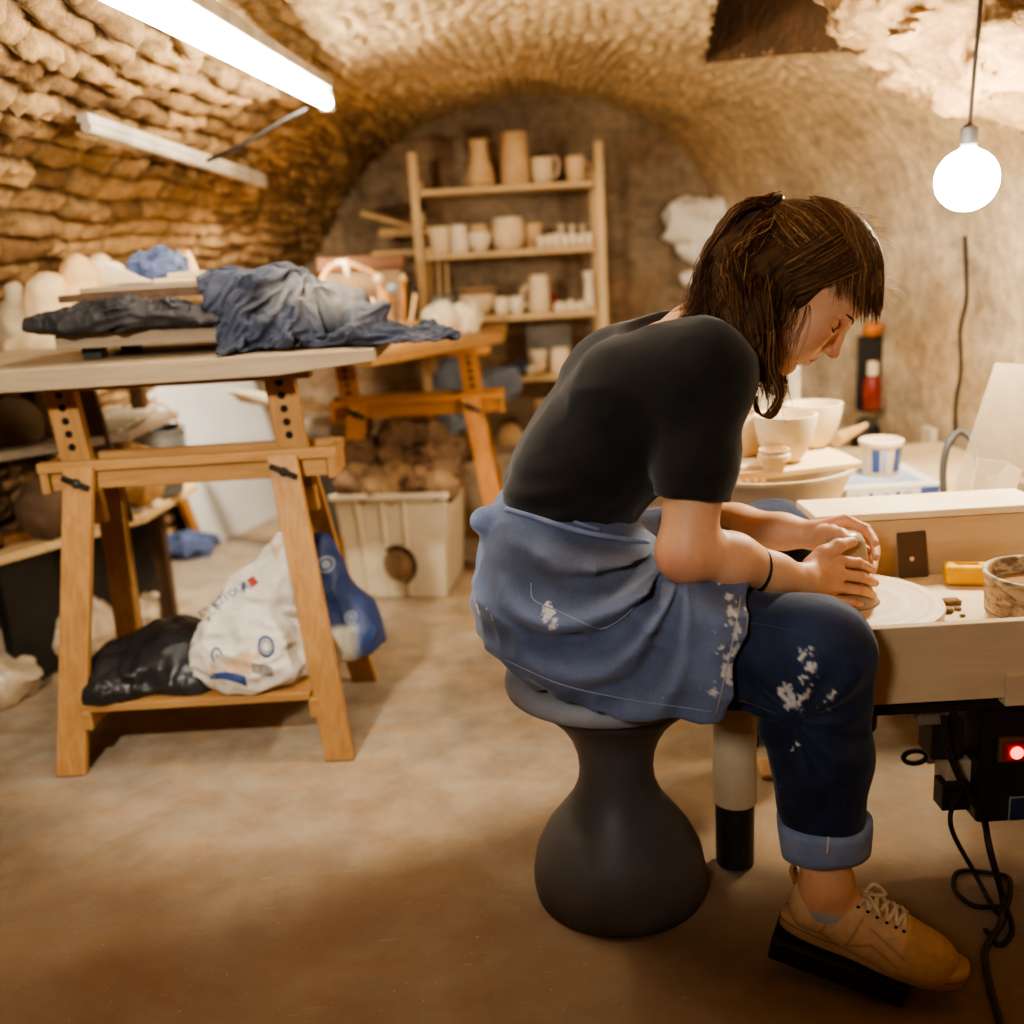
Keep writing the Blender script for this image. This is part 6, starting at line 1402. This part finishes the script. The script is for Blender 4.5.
# edges
def cutplane(p0, p1, keep_dir, across=(0, 1, 0)):
    n_ = nrm(np.cross(p1 - p0, V(*across))); 
    if n_ @ np.asarray(keep_dir, float) > 0: n_ = -n_
    ap.plane(p0, n_, .005)
cutplane(at(748, 588, 1.43), at(718, 724, 1.40), (-1, 0, 0), (.25, 1, 0))
cutplane(at(520, 676, 1.60), at(718, 721, 1.40), (0, 0, 1), (0, 1, .0))
cutplane(at(503, 495, 1.69), at(652, 524, 1.55), (0, 0, -1), (0, 1, 0))
KP = at(692, 572, 1.41)
APT0 = at(503, 495, 1.69); APN = nrm(np.cross(at(652, 524, 1.55) - APT0, V(0, 1, 0))); APN = APN if APN[2] < 0 else -APN
def ap_disp(P, d):
    q_ = P - KP; a_ = np.arctan2(q_[:, 2], q_[:, 0]); r_ = np.linalg.norm(q_[:, [0, 2]], axis=1)
    nz = fbm(P*6, 2, 601); near = sstep(1.66, 1.50, P[:, 1])
    f1 = np.sin(a_*13 + 7*nz + 2.2*r_*8)*.5 + .5
    left = sstep(.03, -.06, q_[:, 0])
    rad_f = (f1**1.8 - .38)*.030*near*left*sstep(.0, .09, r_)*sstep(.38, .16, r_)
    low = (np.sin(P[:, 0]*42 + P[:, 2]*60 + 5*nz)*.5)*.004*near*(1-left)
    g = (ridge(P*np.array([9, 8, 12]) + .5*nz[:, None], 2, 605)**1.5 - .38)*.020
    tp_ = sstep(.0, .05, (P - APT0) @ APN)
    return (rad_f + g)*(.1 + .9*tp_) + low*tp_
ap.disp = ap_disp; ap.marg = .04
v, f = ap.mesh(.0036)
n_ = fbm(v*9, 4, 611)[:, None]; n2_ = fbm(v*40, 3, 612)[:, None]
c = (np.array(lin((58, 68, 96)))*(1-n_) + np.array(lin((110, 120, 144)))*n_)*(.85 + .3*n2_)
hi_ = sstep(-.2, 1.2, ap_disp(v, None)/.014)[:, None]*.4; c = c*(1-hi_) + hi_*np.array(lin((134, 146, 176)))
st_1 = np.exp(-(((v - at(600, 565, 1.50))/V(.14, .2, .035))**2).sum(1))[:, None]*.55*(.4 + n_); st_1 = np.clip(st_1, 0, .7); c = c*(1-st_1) + st_1*np.array(lin((112, 108, 106)))
c = splash(v, c, at(738, 604, 1.40), (.022, .06, .02), .54, 621, sc=(60, 60, 60)); c = splash(v, c, at(726, 665, 1.40), (.02, .06, .05), .60, 622, sc=(60, 60, 60))
c = splash(v, c, at(690, 690, 1.40), (.035, .06, .012), .62, 623, sc=(40, 60, 90)); c = splash(v, c, at(552, 625, 1.45), (.01, .08, .014), .58, 624); c = splash(v, c, at(480, 598, 1.66), (.02, .1, .02), .60, 625)
c = splash(v, c, at(700, 597, 1.40), (.012, .05, .012), .58, 626)
M_APRON = m_vcol('apron denim', .85, .2, 420, .2, .22, 800, sheen=.2, bdist=.0015)
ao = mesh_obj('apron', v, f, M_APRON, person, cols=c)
ba = bvh_of(ao)
def seam(name, pxs, r, mat, parent, bv, Y0=1.05, lift=.0008, d=(0, 1, -.25)):
    P = smooth_path([V(px, py, 0) for px, py in pxs], 8); pts = []
    for p in P:
        o_ = at(p[0], p[1], Y0); dd = _ray(p[0], p[1]); h = bv.ray_cast(Vector(o_), Vector(nrm(dd)))
        if h[0] is not None: pts.append(np.array(h[0]) - nrm(dd)*lift)
    if len(pts) > 3: return MB().tube(pts, r, 5).build(name, mat, parent, smooth=True)
M_STITCH = m_plain('pale stitching', (158, 168, 192), .8); M_STITCH2 = m_plain('worn edge', (196, 194, 192), .8)
seam('pocket_seam', [(531, 583), (534, 600), (560, 612), (590, 626), (605, 628), (625, 616), (640, 600)], .0011, M_STITCH, ao, ba)
seam('hem_stitch', [(505, 660), (560, 684), (620, 698), (680, 707), (714, 712)], .0010, M_STITCH, ao, ba)
seam('side_stitch', [(741, 596), (733, 640), (724, 680), (716, 716)], .0010, M_STITCH2, ao, ba)
seam('waistband', [(506, 509), (540, 519), (575, 530), (610, 537), (648, 542)], .0050, m_cloth('faded band', (118, 130, 162), (146, 154, 180)), ao, ba, lift=.001)
seam('waistband', [(512, 502), (545, 511), (575, 522), (600, 530)], .0032, m_cloth('faded band two', (104, 116, 150), (132, 142, 170)), ao, ba, lift=.001)
seam('cuff_seam', [(829, 828), (828.5, 836), (828, 844), (827, 853)], .0012, M_BISQUE, co_, bc_)
seam('jeans_seam', [(744, 623), (770, 626), (800, 634), (818, 645), (828, 660)], .0010, m_plain('jeans seam', (62, 78, 116), .8), jo, bj)

# ---- wrist band and watch
def ring_at(p, d, r, w_, mat, name, par, n=28):
    d = nrm(d); a_ = nrm(np.cross(d, V(0, 0, 1))); b2 = np.cross(d, a_); m_ = MB()
    m_.tube([p + (a_*math.cos(t) + b2*math.sin(t))*r for t in np.linspace(0, 2*PI, n)], w_, 8, cap=False); return m_.build(name, mat, par, smooth=True)
pw = E_R*.40 + W_R*.60; ring_at(pw, W_R - E_R + V(0, 0, .02), .0345, .0024, M_BLACK, 'hair_tie', person)
dw = nrm(W_L - E_L); pw = E_L + dw*.085
wt = MB(); a_ = nrm(np.cross(dw, V(0, 0, 1))); b2 = np.cross(dw, a_); vs = []
for t_, r_ in ((-.011, .0415), (-.010, .0432), (.010, .0425), (.011, .0405)):
    for k in range(32): th = 2*PI*k/32; vs.append(pw + dw*t_ + (a_*math.cos(th) + b2*math.sin(th))*r_)
wt.add(vs, [(i*32+k, i*32+(k+1) % 32, (i+1)*32+(k+1) % 32, (i+1)*32+k) for i in range(3) for k in range(32)]); wo = wt.build('watch_strap', m_plain('leather strap', (120, 82, 52), .5, (92, 62, 40), 20), person, smooth=True)
sgn = 1 if a_[1] < 0 else -1
wf_ = MB(); wf_.box(pw + a_*sgn*.0430, (.020, .007, .022), M=np.stack([dw, a_*sgn, b2], 1)); wf_.build('watch_face', m_plain('watch case', (176, 150, 120), .35), wo, bevel=.002)

# ---- hair
def hair_mesh(name, strands, mat, parent, r0=.0008, cl=None):
    vs, fs, cs = [], [], []; n_ = 0; ang3 = [0, 2*PI/3, 4*PI/3]
    for P, col, rr in strands:
        P = np.asarray(P); m_ = len(P); T = np.gradient(P, axis=0); T /= np.linalg.norm(T, axis=1)[:, None] + 1e-9
        a_ = np.cross(T, V(.3, .2, .93)); a_ /= np.linalg.norm(a_, axis=1)[:, None] + 1e-9; b2 = np.cross(T, a_)
        t_ = np.linspace(0, 1, m_); R_ = rr*(1 - .75*t_**2)
        for an in ang3: pass
        ring = np.stack([P + (a_*math.cos(an) + b2*math.sin(an))*R_[:, None] for an in ang3], 1).reshape(-1, 3)
        vs.append(ring); i_ = np.arange(m_-1)*3 + n_
        for k in range(3):
            fs.append(np.stack([i_+k, i_+(k+1) % 3, i_+3+(k+1) % 3, i_+3+k], 1))
        cc = np.asarray(col)[None]*(1 + .35*t_[:, None]**1.5); cs.append(np.repeat(cc, 3, axis=0)); n_ += 3*m_
    return mesh_obj(name, np.concatenate(vs), np.concatenate(fs), mat, parent, cols=np.concatenate(cs))
m, nt, b = new_mat('brown hair'); a_ = nt.nodes.new('ShaderNodeVertexColor'); a_.layer_name = 'Col'
nt.links.new(a_.outputs[0], b.inputs['Base Color']); b.inputs['Roughness'].default_value = .5; b.inputs['Specular IOR Level'].default_value = .22; b.inputs['Specular Tint'].default_value = (*lin((236, 190, 130)), 1)
tr = nt.nodes.new('ShaderNodeBsdfTranslucent'); tr.inputs[0].default_value = (*lin((176, 104, 48)), 1); mx_ = nt.nodes.new('ShaderNodeMixShader'); mx_.inputs[0].default_value = .28
out = [n for n in nt.nodes if n.type == 'OUTPUT_MATERIAL'][0]; nt.links.new(b.outputs[0], mx_.inputs[1]); nt.links.new(tr.outputs[0], mx_.inputs[2]); nt.links.new(mx_.outputs[0], out.inputs[0]); M_HAIR = m
rng = np.random.default_rng(7)
HCOL = [np.array(lin(k)) for k in ((72, 52, 38), (98, 72, 50), (122, 90, 62), (150, 112, 74), (186, 142, 96))]
def hcol(): return HCOL[rng.choice(5, p=[.28, .32, .22, .12, .06])]*rng.uniform(.85, 1.15)
C0, RR = np.array([-1.2, 0, 3.1]), np.array([10.7, 8.6, 9.4])
def ell_pt(dirv, off=0): 
    d = nrm(dirv); t_ = 1/math.sqrt(((d/RR)**2).sum()); return C0 + d*(t_ + off)
# cap
cap = SDF()
cap.ell(hl(*C0), RR*HS*.985, RH, k=.01)
cap.ell(hl(2.8, 0, 3.9), V(7.0, 7.2, 6.3)*HS, RH, k=.02)
cap.chain([at(748, 228, 1.64), at(735, 262, 1.635), at(726, 300, 1.625)], [.030, .048, .040], .03); cap.chain([at(765, 268, 1.60), at(752, 312, 1.575), at(752, 352, 1.565)], [.030, .030, .016], .03)
# clear the face: everything in front of and below the hairline
cap.p.append((lambda P: (lambda q_: np.minimum(9, (np.minimum(q_[:, 0] - (1.6 - .05*q_[:, 2]) , 4.4 - q_[:, 2] + .06*q_[:, 0]))*HS))((P - HC) @ RH/HS), None, 1e9, .01, 'i'))
def cap_disp(P, d):
    q_ = (P - HC) @ RH/HS; an = np.arctan2(q_[:, 1], q_[:, 0] + 6); return (np.sin(an*60)*.5 + np.sin(an*37 + 2))*.0006 + (fbm(P*30, 2, 701)-.5)*.004
cap.disp = cap_disp
v, f = cap.mesh(.003); q_ = (v - HC) @ RH/HS; st_ = vnoise(np.stack([np.arctan2(q_[:, 1], q_[:, 0]+6)*26, q_[:, 2]*.3, 0*q_[:, 0]], -1), 5)[:, None]
M_CAP = m_vcol('under hair', .8, .1, 60, .2, .2, 300)
ho_ = mesh_obj('hair', v, f, M_CAP, person, cols=HCOL[0]*.8*(1-st_) + HCOL[1]*st_)
strands = []
ax_ = nrm(V(-.80, 0, .60)); f_ = nrm(V(1, 0, 0) - ax_*(ax_[0])); y_ = V(0, 1, 0)
dS_ = V(0, 0, -1)
def coll(p, extra=.0):
    """push a point out of the head"""
    q = (p - HC) @ RH/HS; d = (q - C0)/(RR + extra); l = np.linalg.norm(d)
    if l < 1: q = C0 + d/l*(RR + extra); p = HC + RH @ q*HS
    return p
def fall(p, v_, L, seg=.012, stop=None, wav=.15, g=.30):
    out = []; n_ = int(L/seg); ph = rng.uniform(0, 6); w_ = nrm(rng.normal(size=3))
    for k in range(n_):
        v_ = nrm(v_*(1-g) + V(0, 0, -1)*g + w_*wav*math.sin(ph + k*.8)*.3); p = coll(p + v_*seg, .1); out.append(p)
        if stop is not None and p[2] < stop: break
    return out
# fringe and top: from the whorl forwards
for k in range(1700):
    phi = rng.uniform(-74, 74) if k % 3 else rng.uniform(-74, -5); phi = rad(phi); th0 = rad(rng.uniform(4, 40)); th1 = rad(rng.uniform(98, 116)) if abs(phi) < rad(50) else rad(rng.uniform(84, 112))
    sw = rng.uniform(-.10, .10); off = rng.uniform(.0, .38); P = []
    for t_ in np.linspace(0, 1, 13):
        th = th0 + (th1-th0)*t_; ph = phi + sw*t_ + .05*math.sin(t_*9 + k)
        P.append(hl(*ell_pt(math.cos(th)*ax_ + math.sin(th)*(math.cos(ph)*f_ + math.sin(ph)*y_), off)))
    v_ = nrm(P[-1] - P[-2])
    if abs(phi) < rad(52): P += fall(P[-1], v_, rng.uniform(.02, .06), .008, stop=1.012 + rng.uniform(-.012, .025), wav=.05, g=.35)
    else: P += fall(P[-1], v_, rng.uniform(.0, .03), .008, wav=.05, g=.4)
    strands.append((P, hcol(), rng.uniform(.0006, .0011)))
# side hair swept over the ear and down past the cheek
for k in range(900):
    e = rng.uniform(0, 1); sy = -1 if k % 4 else 1; off = rng.uniform(.0, .5)
    dA = nrm(V(.55 - 1.0*e + rng.normal()*.06, sy, .55 + .25*e + rng.normal()*.05)); dB = nrm(V(.30 - .75*e, sy*1.05, .02 + rng.normal()*.05)); dC = nrm(V(.10 - .75*e, sy*.95, -.42 - .2*rng.uniform()))
    P = []
    for t_ in np.linspace(0, 1, 10):
        d = nrm(dA*(1-t_)**2 + dB*2*t_*(1-t_) + dC*t_**2); P.append(hl(*ell_pt(d, off)))
    P += fall(P[-1], nrm(P[-1] - P[-2]), rng.uniform(.01, .075), .010, wav=.12, g=.4)
    strands.append((P, hcol(), rng.uniform(.0006, .0011)))
# hair drawn back to the tie
T_ = nrm(V(-.985, 0, .17)); TW = hl(*ell_pt(T_, .4))
for k in range(1300):
    sy = -1 if k % 3 else 1; ph = rng.uniform(0, 1)
    r_ = nrm(V(.30 - 1.05*ph + rng.normal()*.05, sy*(1 - .45*max(0, ph-.5)), (.25 - .55*ph) + rng.uniform(0, .55)))
    off = rng.uniform(.0, .4); P = []; bul = rng.uniform(-.12, .12)
    for t_ in np.linspace(0, 1, 13):
        d = nrm(r_*(1-t_)**1.1 + T_*(t_**.9) + V(0, 0, bul*math.sin(PI*t_))); P.append(hl(*ell_pt(d, off*(1-.5*t_) + .5*t_)))
    strands.append((P, hcol(), rng.uniform(.0006, .0011)))
# the tied tail falling over her nape and back
def jit(s): return rng.normal(size=3)*s
for k in range(900):
    e = rng.uniform(0, 1); lane = rng.uniform(-1, 1); Yl = 1.655 + .055*lane
    g = [TW + jit(.006), at(750 - 10*e, 203 + 6*e, Yl), at(733 - 16*e, 225 + 8*e, Yl + .01), at(726 - 22*e + 8*lane, 262 + 6*e, Yl), at(722 - 28*e + 10*lane, 296 + 8*e, Yl - .005), at(722 - 32*e + 14*lane + rng.normal()*8, 316 + 8*rng.normal() - 6*e, Yl)]
    P = smooth_path([p + jit(.0035) for p in g], 4); n_ = len(P); ph = rng.uniform(0, 6)
    P = [p + V(math.sin(ph + i*.55), math.cos(ph*1.3 + i*.5), math.sin(ph + i*.4))*.0035*(i/n_) for i, p in enumerate(P)]
    strands.append((P, hcol(), rng.uniform(.0006, .0011)))
# loose under-hair hanging past her cheek and shoulder
for k in range(1100):
    e = rng.uniform(0, 1); lane = rng.uniform(0, 1); Yl = 1.560 + .035*lane + .01*rng.normal()
    x0 = 722 + 52*e + rng.normal()*3; y0 = 262 + 26*e + rng.normal()*8
    x2 = 733 + 40*e + rng.normal()*4; ln_ = rng.uniform(.45, 1)*(.55 + .45*e)
    g = [at(x0, y0, Yl), at(x0*.6 + x2*.4 + 3*rng.normal(), y0 + 42*ln_, Yl - .008), at(x2 + 3*rng.normal(), y0 + 90*ln_, Yl - .010), at(x2 + 6 - 4*e + 5*rng.normal(), y0 + 132*ln_ + 4*rng.normal(), Yl - .004)]
    P = smooth_path(g, 5); ph = rng.uniform(0, 6); n_ = len(P); P = [p + V(math.sin(ph + i*.5), math.cos(ph + i*.45), 0)*.003*(i/n_) for i, p in enumerate(P)]
    strands.append((P, hcol(), rng.uniform(.0006, .0011)))
# nape hair between the head and the tail
for k in range(1300):
    e = rng.uniform(0, 1); Yl = 1.585 + .07*rng.uniform(); x0 = 768 - 12*e + rng.normal()*3; y0 = 218 + 60*e + rng.normal()*5
    g = [at(x0, y0, Yl), at(x0 - 14 + 3*rng.normal(), y0 + 16, Yl - .012), at(740 - 10*e + 6*rng.normal(), y0*.5 + 150 + 4*rng.normal(), Yl - .012), at(726 + 16*e + 9*rng.normal(), 312 + 12*rng.normal(), Yl - .010), at(724 + 22*e + 10*rng.normal(), 334 + 10*rng.normal(), Yl - .008)]
    P = smooth_path([p + jit(.003) for p in g], 5); strands.append((P, hcol()*1.1, rng.uniform(.0006, .0011)))
# far side
for k in range(350):
    e = rng.uniform(0, 1); Yl = 1.70 + .03*rng.uniform(0, 1); x0 = 745 + 40*e; y0 = 270 + 20*e; g = [at(x0, y0, Yl), at(x0 - 2, y0 + 45, Yl + .01), at(x0 + 2, y0 + 90, Yl + .01), at(x0 + 4 + 5*rng.normal(), y0 + 100 + 20*rng.uniform(), Yl)]
    strands.append((smooth_path([p + jit(.003) for p in g], 4), hcol(), .0008))
# curling ends and stray wisps by the cheek
for k in range(70):
    o_ = rng.normal()*2.5; Yl = 1.552 + .006*rng.normal()
    g = [at(772 + o_, 330, Yl), at(774 + o_, 368, Yl), at(780 + o_*.7, 392, Yl), at(776 + o_*.7, 408 + o_, Yl), at(766 + o_*.6, 417 + o_*.5, Yl), at(757 + o_*.5, 410, Yl), at(756 + o_*.5, 396, Yl)]
    strands.append((smooth_path([p + jit(.0008) for p in g], 5), hcol()*1.25, .0007))
for k in range(26):
    x0 = 790 + rng.uniform(-6, 22); g = [at(x0, 296 + rng.uniform(-8, 6), 1.585), at(x0 - 6 + rng.normal()*4, 318, 1.572), at(x0 - 16 + rng.normal()*5, 345 + rng.normal()*6, 1.575), at(x0 - 20 + rng.normal()*6, 372 + rng.normal()*8, 1.58)]
    strands.append((smooth_path(g, 5), hcol()*1.2, .00045))
for k in range(60):      # fly-aways along the crown
    th = rng.uniform(0, 1); d = nrm(V(-.9 + 1.7*th, rng.uniform(-.5, .3), .35 + .7*math.sin(PI*th))); p = hl(*ell_pt(d, .3)); tv = nrm(RH @ (d + rng.normal(size=3)*.8)); P = [p + tv*.006*i + V(0, 0, -.0004*i*i) + RH @ V(.004*i, 0, 0) for i in range(6)]
    strands.append((P, hcol()*1.3, .0003))
for k in range(90):      # flicked-out ends at the nape
    o_ = rng.normal(size=2)*2.2; g = [at(728 + o_[0], 296 + o_[1], 1.62), at(708 + o_[0], 308 + o_[1], 1.615), at(694 + o_[0]*.6, 315 + o_[1]*.6, 1.61), at(684 + rng.normal()*3, 317 + o_[1]*.5, 1.61)]
    strands.append((smooth_path([p + jit(.001) for p in g], 4), hcol()*1.15, .0007))
hair_mesh('strands', strands, M_HAIR, ho_)
tb = MB(); tt = RH @ T_; a_ = nrm(np.cross(tt, V(0, 1, 0))); b2 = np.cross(tt, a_); tb.tube([TW + tt*.004 + (a_*math.cos(t) + b2*math.sin(t))*.017 for t in np.linspace(0, 2*PI, 20)], .004, 8, cap=False); tb.build('hair_band', M_BLACK, ho_, smooth=True)


# ---- sock
sk = SDF(); sk.chain([AN_R + V(0, 0, .012)*0 + nrm(AN_R - sl(.052, 0, .06))*.022, sl(.055, 0, .070)], [.0372, .0385], .01); sk.chain([sl(.055, 0, .070), sl(.11, 0, .055)], [.0385, .034], .02)
ndir = nrm(AN_R - sl(.052, 0, .06)); sk.plane(AN_R + ndir*.016 + V(0, 0, .0), ndir + V(-.12, 0, 0), .002)
v, f = sk.mesh(.003); mesh_obj('sock', v, f, m_cloth('grey sock', (176, 174, 170), (160, 158, 156)), person)
# ---- shoe
so2 = SDF(); so2.marg = .02
def sell(x, y, z, r, k=.02, op='u', R=None): so2.ell(sl(x, y, z), V(*r), RS if R is None else RS @ R, k, op)
so2.chain([sl(.040, 0, .050), sl(.110, .002, .046)], [.0385, .0385], .02)
so2.chain([sl(.110, .002, .048), sl(.165, .003, .036), sl(.215, .0, .030)], [.039, .0385, .034], .03)
sell(.218, .004, .024, (.046, .043, .034), .03); sell(.175, .004, .024, (.06, .046, .032), .03)
sell(.030, 0, .075, (.026, .031, .028), .02)
so2.chain([sl(.075, 0, .088), sl(.155, .0, .058)], [.027, .026], .02)
# opening for the ankle
so2.chain([sl(.058, 0, .066), sl(.064, 0, .140)], [.0335, .050], .0); so2.p[-1] = (so2.p[-1][0], so2.p[-1][1], so2.p[-1][2], .006, 's')
so2.p.append((lambda P: (lambda q_: q_[:, 2] - (.108 - .36*np.clip(q_[:, 0]-.02, 0, .05) + .10*np.clip(q_[:, 0]-.07, 0, .03)))((P - OS) @ RS), None, 1e9, .006, 'i'))
so2.p.append((lambda P: -((P - OS) @ RS)[:, 2] + .012, None, 1e9, .003, 'i'))
so2.disp = lambda P, d: (ridge(P*np.array([22, 22, 22]), 2, 801)**1.5 - .4)*.0030 + (fbm(P*12, 2, 803) - .5)*.004
v, f = so2.mesh(.0026); q_ = (v - OS) @ RS
c = np.tile(np.array(lin((204, 166, 122))), (len(v), 1))*(.8 + .4*fbm(v*16, 4, 805)[:, None])
toe = sstep(.176, .182, q_[:, 0] + .10*np.abs(q_[:, 1]) - .1*q_[:, 2])[:, None]*.6; c = c*(1-toe) + toe*np.array(lin((186, 142, 96)))
for x0, z0, x1, z1 in ((.115, .08, .10, .03), (.10, .030, .135, .048), (.135, .048, .18, .028), (.072, .08, .06, .035), (.13, .070, .185, .045)):
    t_ = np.clip(((q_[:, 0]-x0)*(x1-x0) + (q_[:, 2]-z0)*(z1-z0))/((x1-x0)**2 + (z1-z0)**2), 0, 1); dd = np.hypot(q_[:, 0]-x0-t_*(x1-x0), q_[:, 2]-z0-t_*(z1-z0)); w_ = np.exp(-(dd/.0016)**2)[:, None]*.6; c = c*(1-w_) + w_*np.array(lin((132, 92, 54)))
shoe = mesh_obj('shoe', v, f, m_vcol('tan leather', .6, .35, 70, .12, .2, 260), person, cols=c)
bsh = bvh_of(shoe)
# sole
ol = []
for t_ in np.linspace(0, 2*PI, 64, endpoint=False):
    ct, st2 = math.cos(t_), math.sin(t_); x = LS*.5 + (LS*.5 + .004)*ct; tt = x/LS
    wv_ = .036 + .012*sstep(.35, .75, tt) - .004*math.exp(-((tt-.4)/.15)**2); y = wv_*np.sign(st2)*abs(st2)**.62 + .004*sstep(.4, .8, tt); ol.append((x - .002, y))
sm_ = MB(); lv = [(.0, .965), (.004, 1.0), (.022, 1.01), (.027, 1.0), (.029, .97)]; vs = []
for z_, sc in lv:
    for x, y in ol: up_ = .010*sstep(.80, 1.05, x/LS)**2; vs.append(sl(LS/2 + (x-LS/2)*sc, y*sc, z_ + up_))
n_ = 64; sm_.add(vs, [tuple(range(n_))[::-1], tuple(4*n_+k for k in range(n_))] + [(i*n_+k, i*n_+(k+1) % n_, (i+1)*n_+(k+1) % n_, (i+1)*n_+k) for i in range(4) for k in range(n_)])
sole = sm_.build('sole', m_plain('gum sole', (196, 156, 108), .7, (170, 130, 86), 14), shoe, smooth=True)
gr_ = MB(); gr_.tube([sl(LS/2 + (x-LS/2)*1.012, y*1.012, .0185 + .010*sstep(.80, 1.05, x/LS)**2) for x, y in ol] + [sl(LS/2 + (ol[0][0]-LS/2)*1.012, ol[0][1]*1.012, .0285)], .0011, 6); gr_.build('sole_stitch', m_plain('sole stitch', (134, 98, 58), .8), sole, smooth=True)
# laces, tongue, heel tab
def top_on(x, y, lift=.002):
    o_ = sl(x, y, .2); h = bsh.ray_cast(Vector(o_), Vector(-upS)); return np.array(h[0]) + upS*lift if h[0] is not None else sl(x, y, .07)
M_LACE = m_plain('lace', (222, 200, 168), .8, (196, 170, 134), 60)
xs_ = [.105, .120, .135, .150, .164, .176]
for k, x in enumerate(xs_[:-1]):
    for sy in (-1, 1):
        la = MB(); P = [top_on(x, -sy*.022, .001), top_on(x + .005, -sy*.010, .005), top_on(x + .010, sy*.006, .006), top_on(xs_[k+1], sy*.022, .001)]; la.tube(smooth_path(P, 5), .0038, 6); la.build('lace', M_LACE, shoe, smooth=True)
bw = MB(); p0 = top_on(.108, 0, .008); bw.tube(smooth_path([p0, p0 + RS @ V(.012, -.020, .010), p0 + RS @ V(.030, -.030, -.006), p0 + RS @ V(.020, -.014, -.002), p0], 6), .0034, 6); bw.build('lace_bow', M_LACE, shoe, smooth=True)
bw = MB(); bw.tube(smooth_path([p0, p0 + RS @ V(.012, .018, .012), p0 + RS @ V(.032, .024, -.002), p0 + RS @ V(.020, .010, .0), p0], 6), .0034, 6); bw.build('lace_bow', M_LACE, shoe, smooth=True)
for k, x in enumerate(xs_):
    for sy in (-1, 1): ey = MB(); ey.ball(top_on(x, sy*.023, .0), (.0028, .0028, .0022), 10, 6); ey.build('eyelet', M_HOLE, shoe, smooth=True)
tg = MB(); tg.hexa([sl(.094, -.022, .080), sl(.094, .022, .080), sl(.100, .022, .077), sl(.100, -.022, .077), sl(.078, -.021, .112), sl(.078, .021, .112), sl(.084, .021, .113), sl(.084, -.021, .113)]); tg.build('tongue', m_plain('dark lining', (92, 66, 44), .8), shoe, bevel=.002)
ht = MB(); ht.tube(smooth_path([sl(.006, -.010, .086), sl(-.004, -.011, .108), sl(-.001, -.002, .116), sl(-.004, .009, .108), sl(.006, .010, .086)], 5), .0034, 8); ht.build('heel_tab', m_plain('tan tab', (176, 130, 82), .7), shoe, smooth=True)
# left shoe, hidden beyond the wheel
ls = SDF(); p = AN_L; ls.chain([p + V(.0, 0, -.060), p + V(.13, -.015, -.085)], [.044, .036], .03); ls.plane((0, 0, .012), (0, 0, -1), .003); v, f = ls.mesh(.005); c = np.tile(np.array(lin((206, 168, 118))), (len(v), 1)); lsh = mesh_obj('shoe', v, f, shoe.data.materials[0], person, cols=c)
lsb = MB(); lsb.box(p + V(.05, -.005, -.1225), (.21, .085, .015), rz=-.1); lsb.build('sole', sole.data.materials[0], lsh, bevel=.006)

# ================================================================== FOOT PEDAL under her shoe
pdl = empty('foot_pedal', OS*V(1, 1, 0), 0, 'black foot pedal of the wheel under the tan shoe', 'pedal')
hx = lambda x, y, z=None: V(*(OS + dS*V(1, 1, 0)*x + latS*y)[:2], 0)
def on_sole(x, y): 
    p = sl(x, y, -.0015); return p
pm = MB(); a4 = [on_sole(-.010, -.050), on_sole(LS*.72, -.050), on_sole(LS*.72, .046), on_sole(-.010, .046)]
zlow = lambda p, z: V(p[0], p[1], z)
pm.hexa([p - upS*.038 for p in a4] + a4); pm.build('plate', m_plain('worn black rubber', (26, 24, 22), .55, (44, 40, 36), 26), pdl, bevel=.004)
pm = MB(); a5 = [p - upS*.0385 for p in (a4[0]*.6+a4[1]*.4 + latS*.03, a4[1]*.85 + a4[0]*.15 + latS*.03, a4[2]*.85+a4[3]*.15 - latS*.02, a4[3]*.6+a4[2]*.4 - latS*.02)]
pm.hexa([zlow(p, 0.0) for p in a5] + [zlow(p, max(p[2], .004)) for p in a5]); pm.build('base', M_BLACK, pdl, bevel=.001)

# ================================================================== CLAY in her hands
ct = MB(); prof = [(.058, 0), (.054, .006), (.046, .02), (.040, .045), (.036, .08), (.031, .106), (.024, .118), (.011, .122)]
ct.lathe(prof, (.566, 1.670, .5505), 40); tag(ct.build('clay_cone', m_plain('wet clay', (186, 164, 134), .3, (160, 136, 106), 18, bmp=.15, bscale=60), smooth=True), 'wet grey cone of clay between her hands on the wheel head', 'clay')
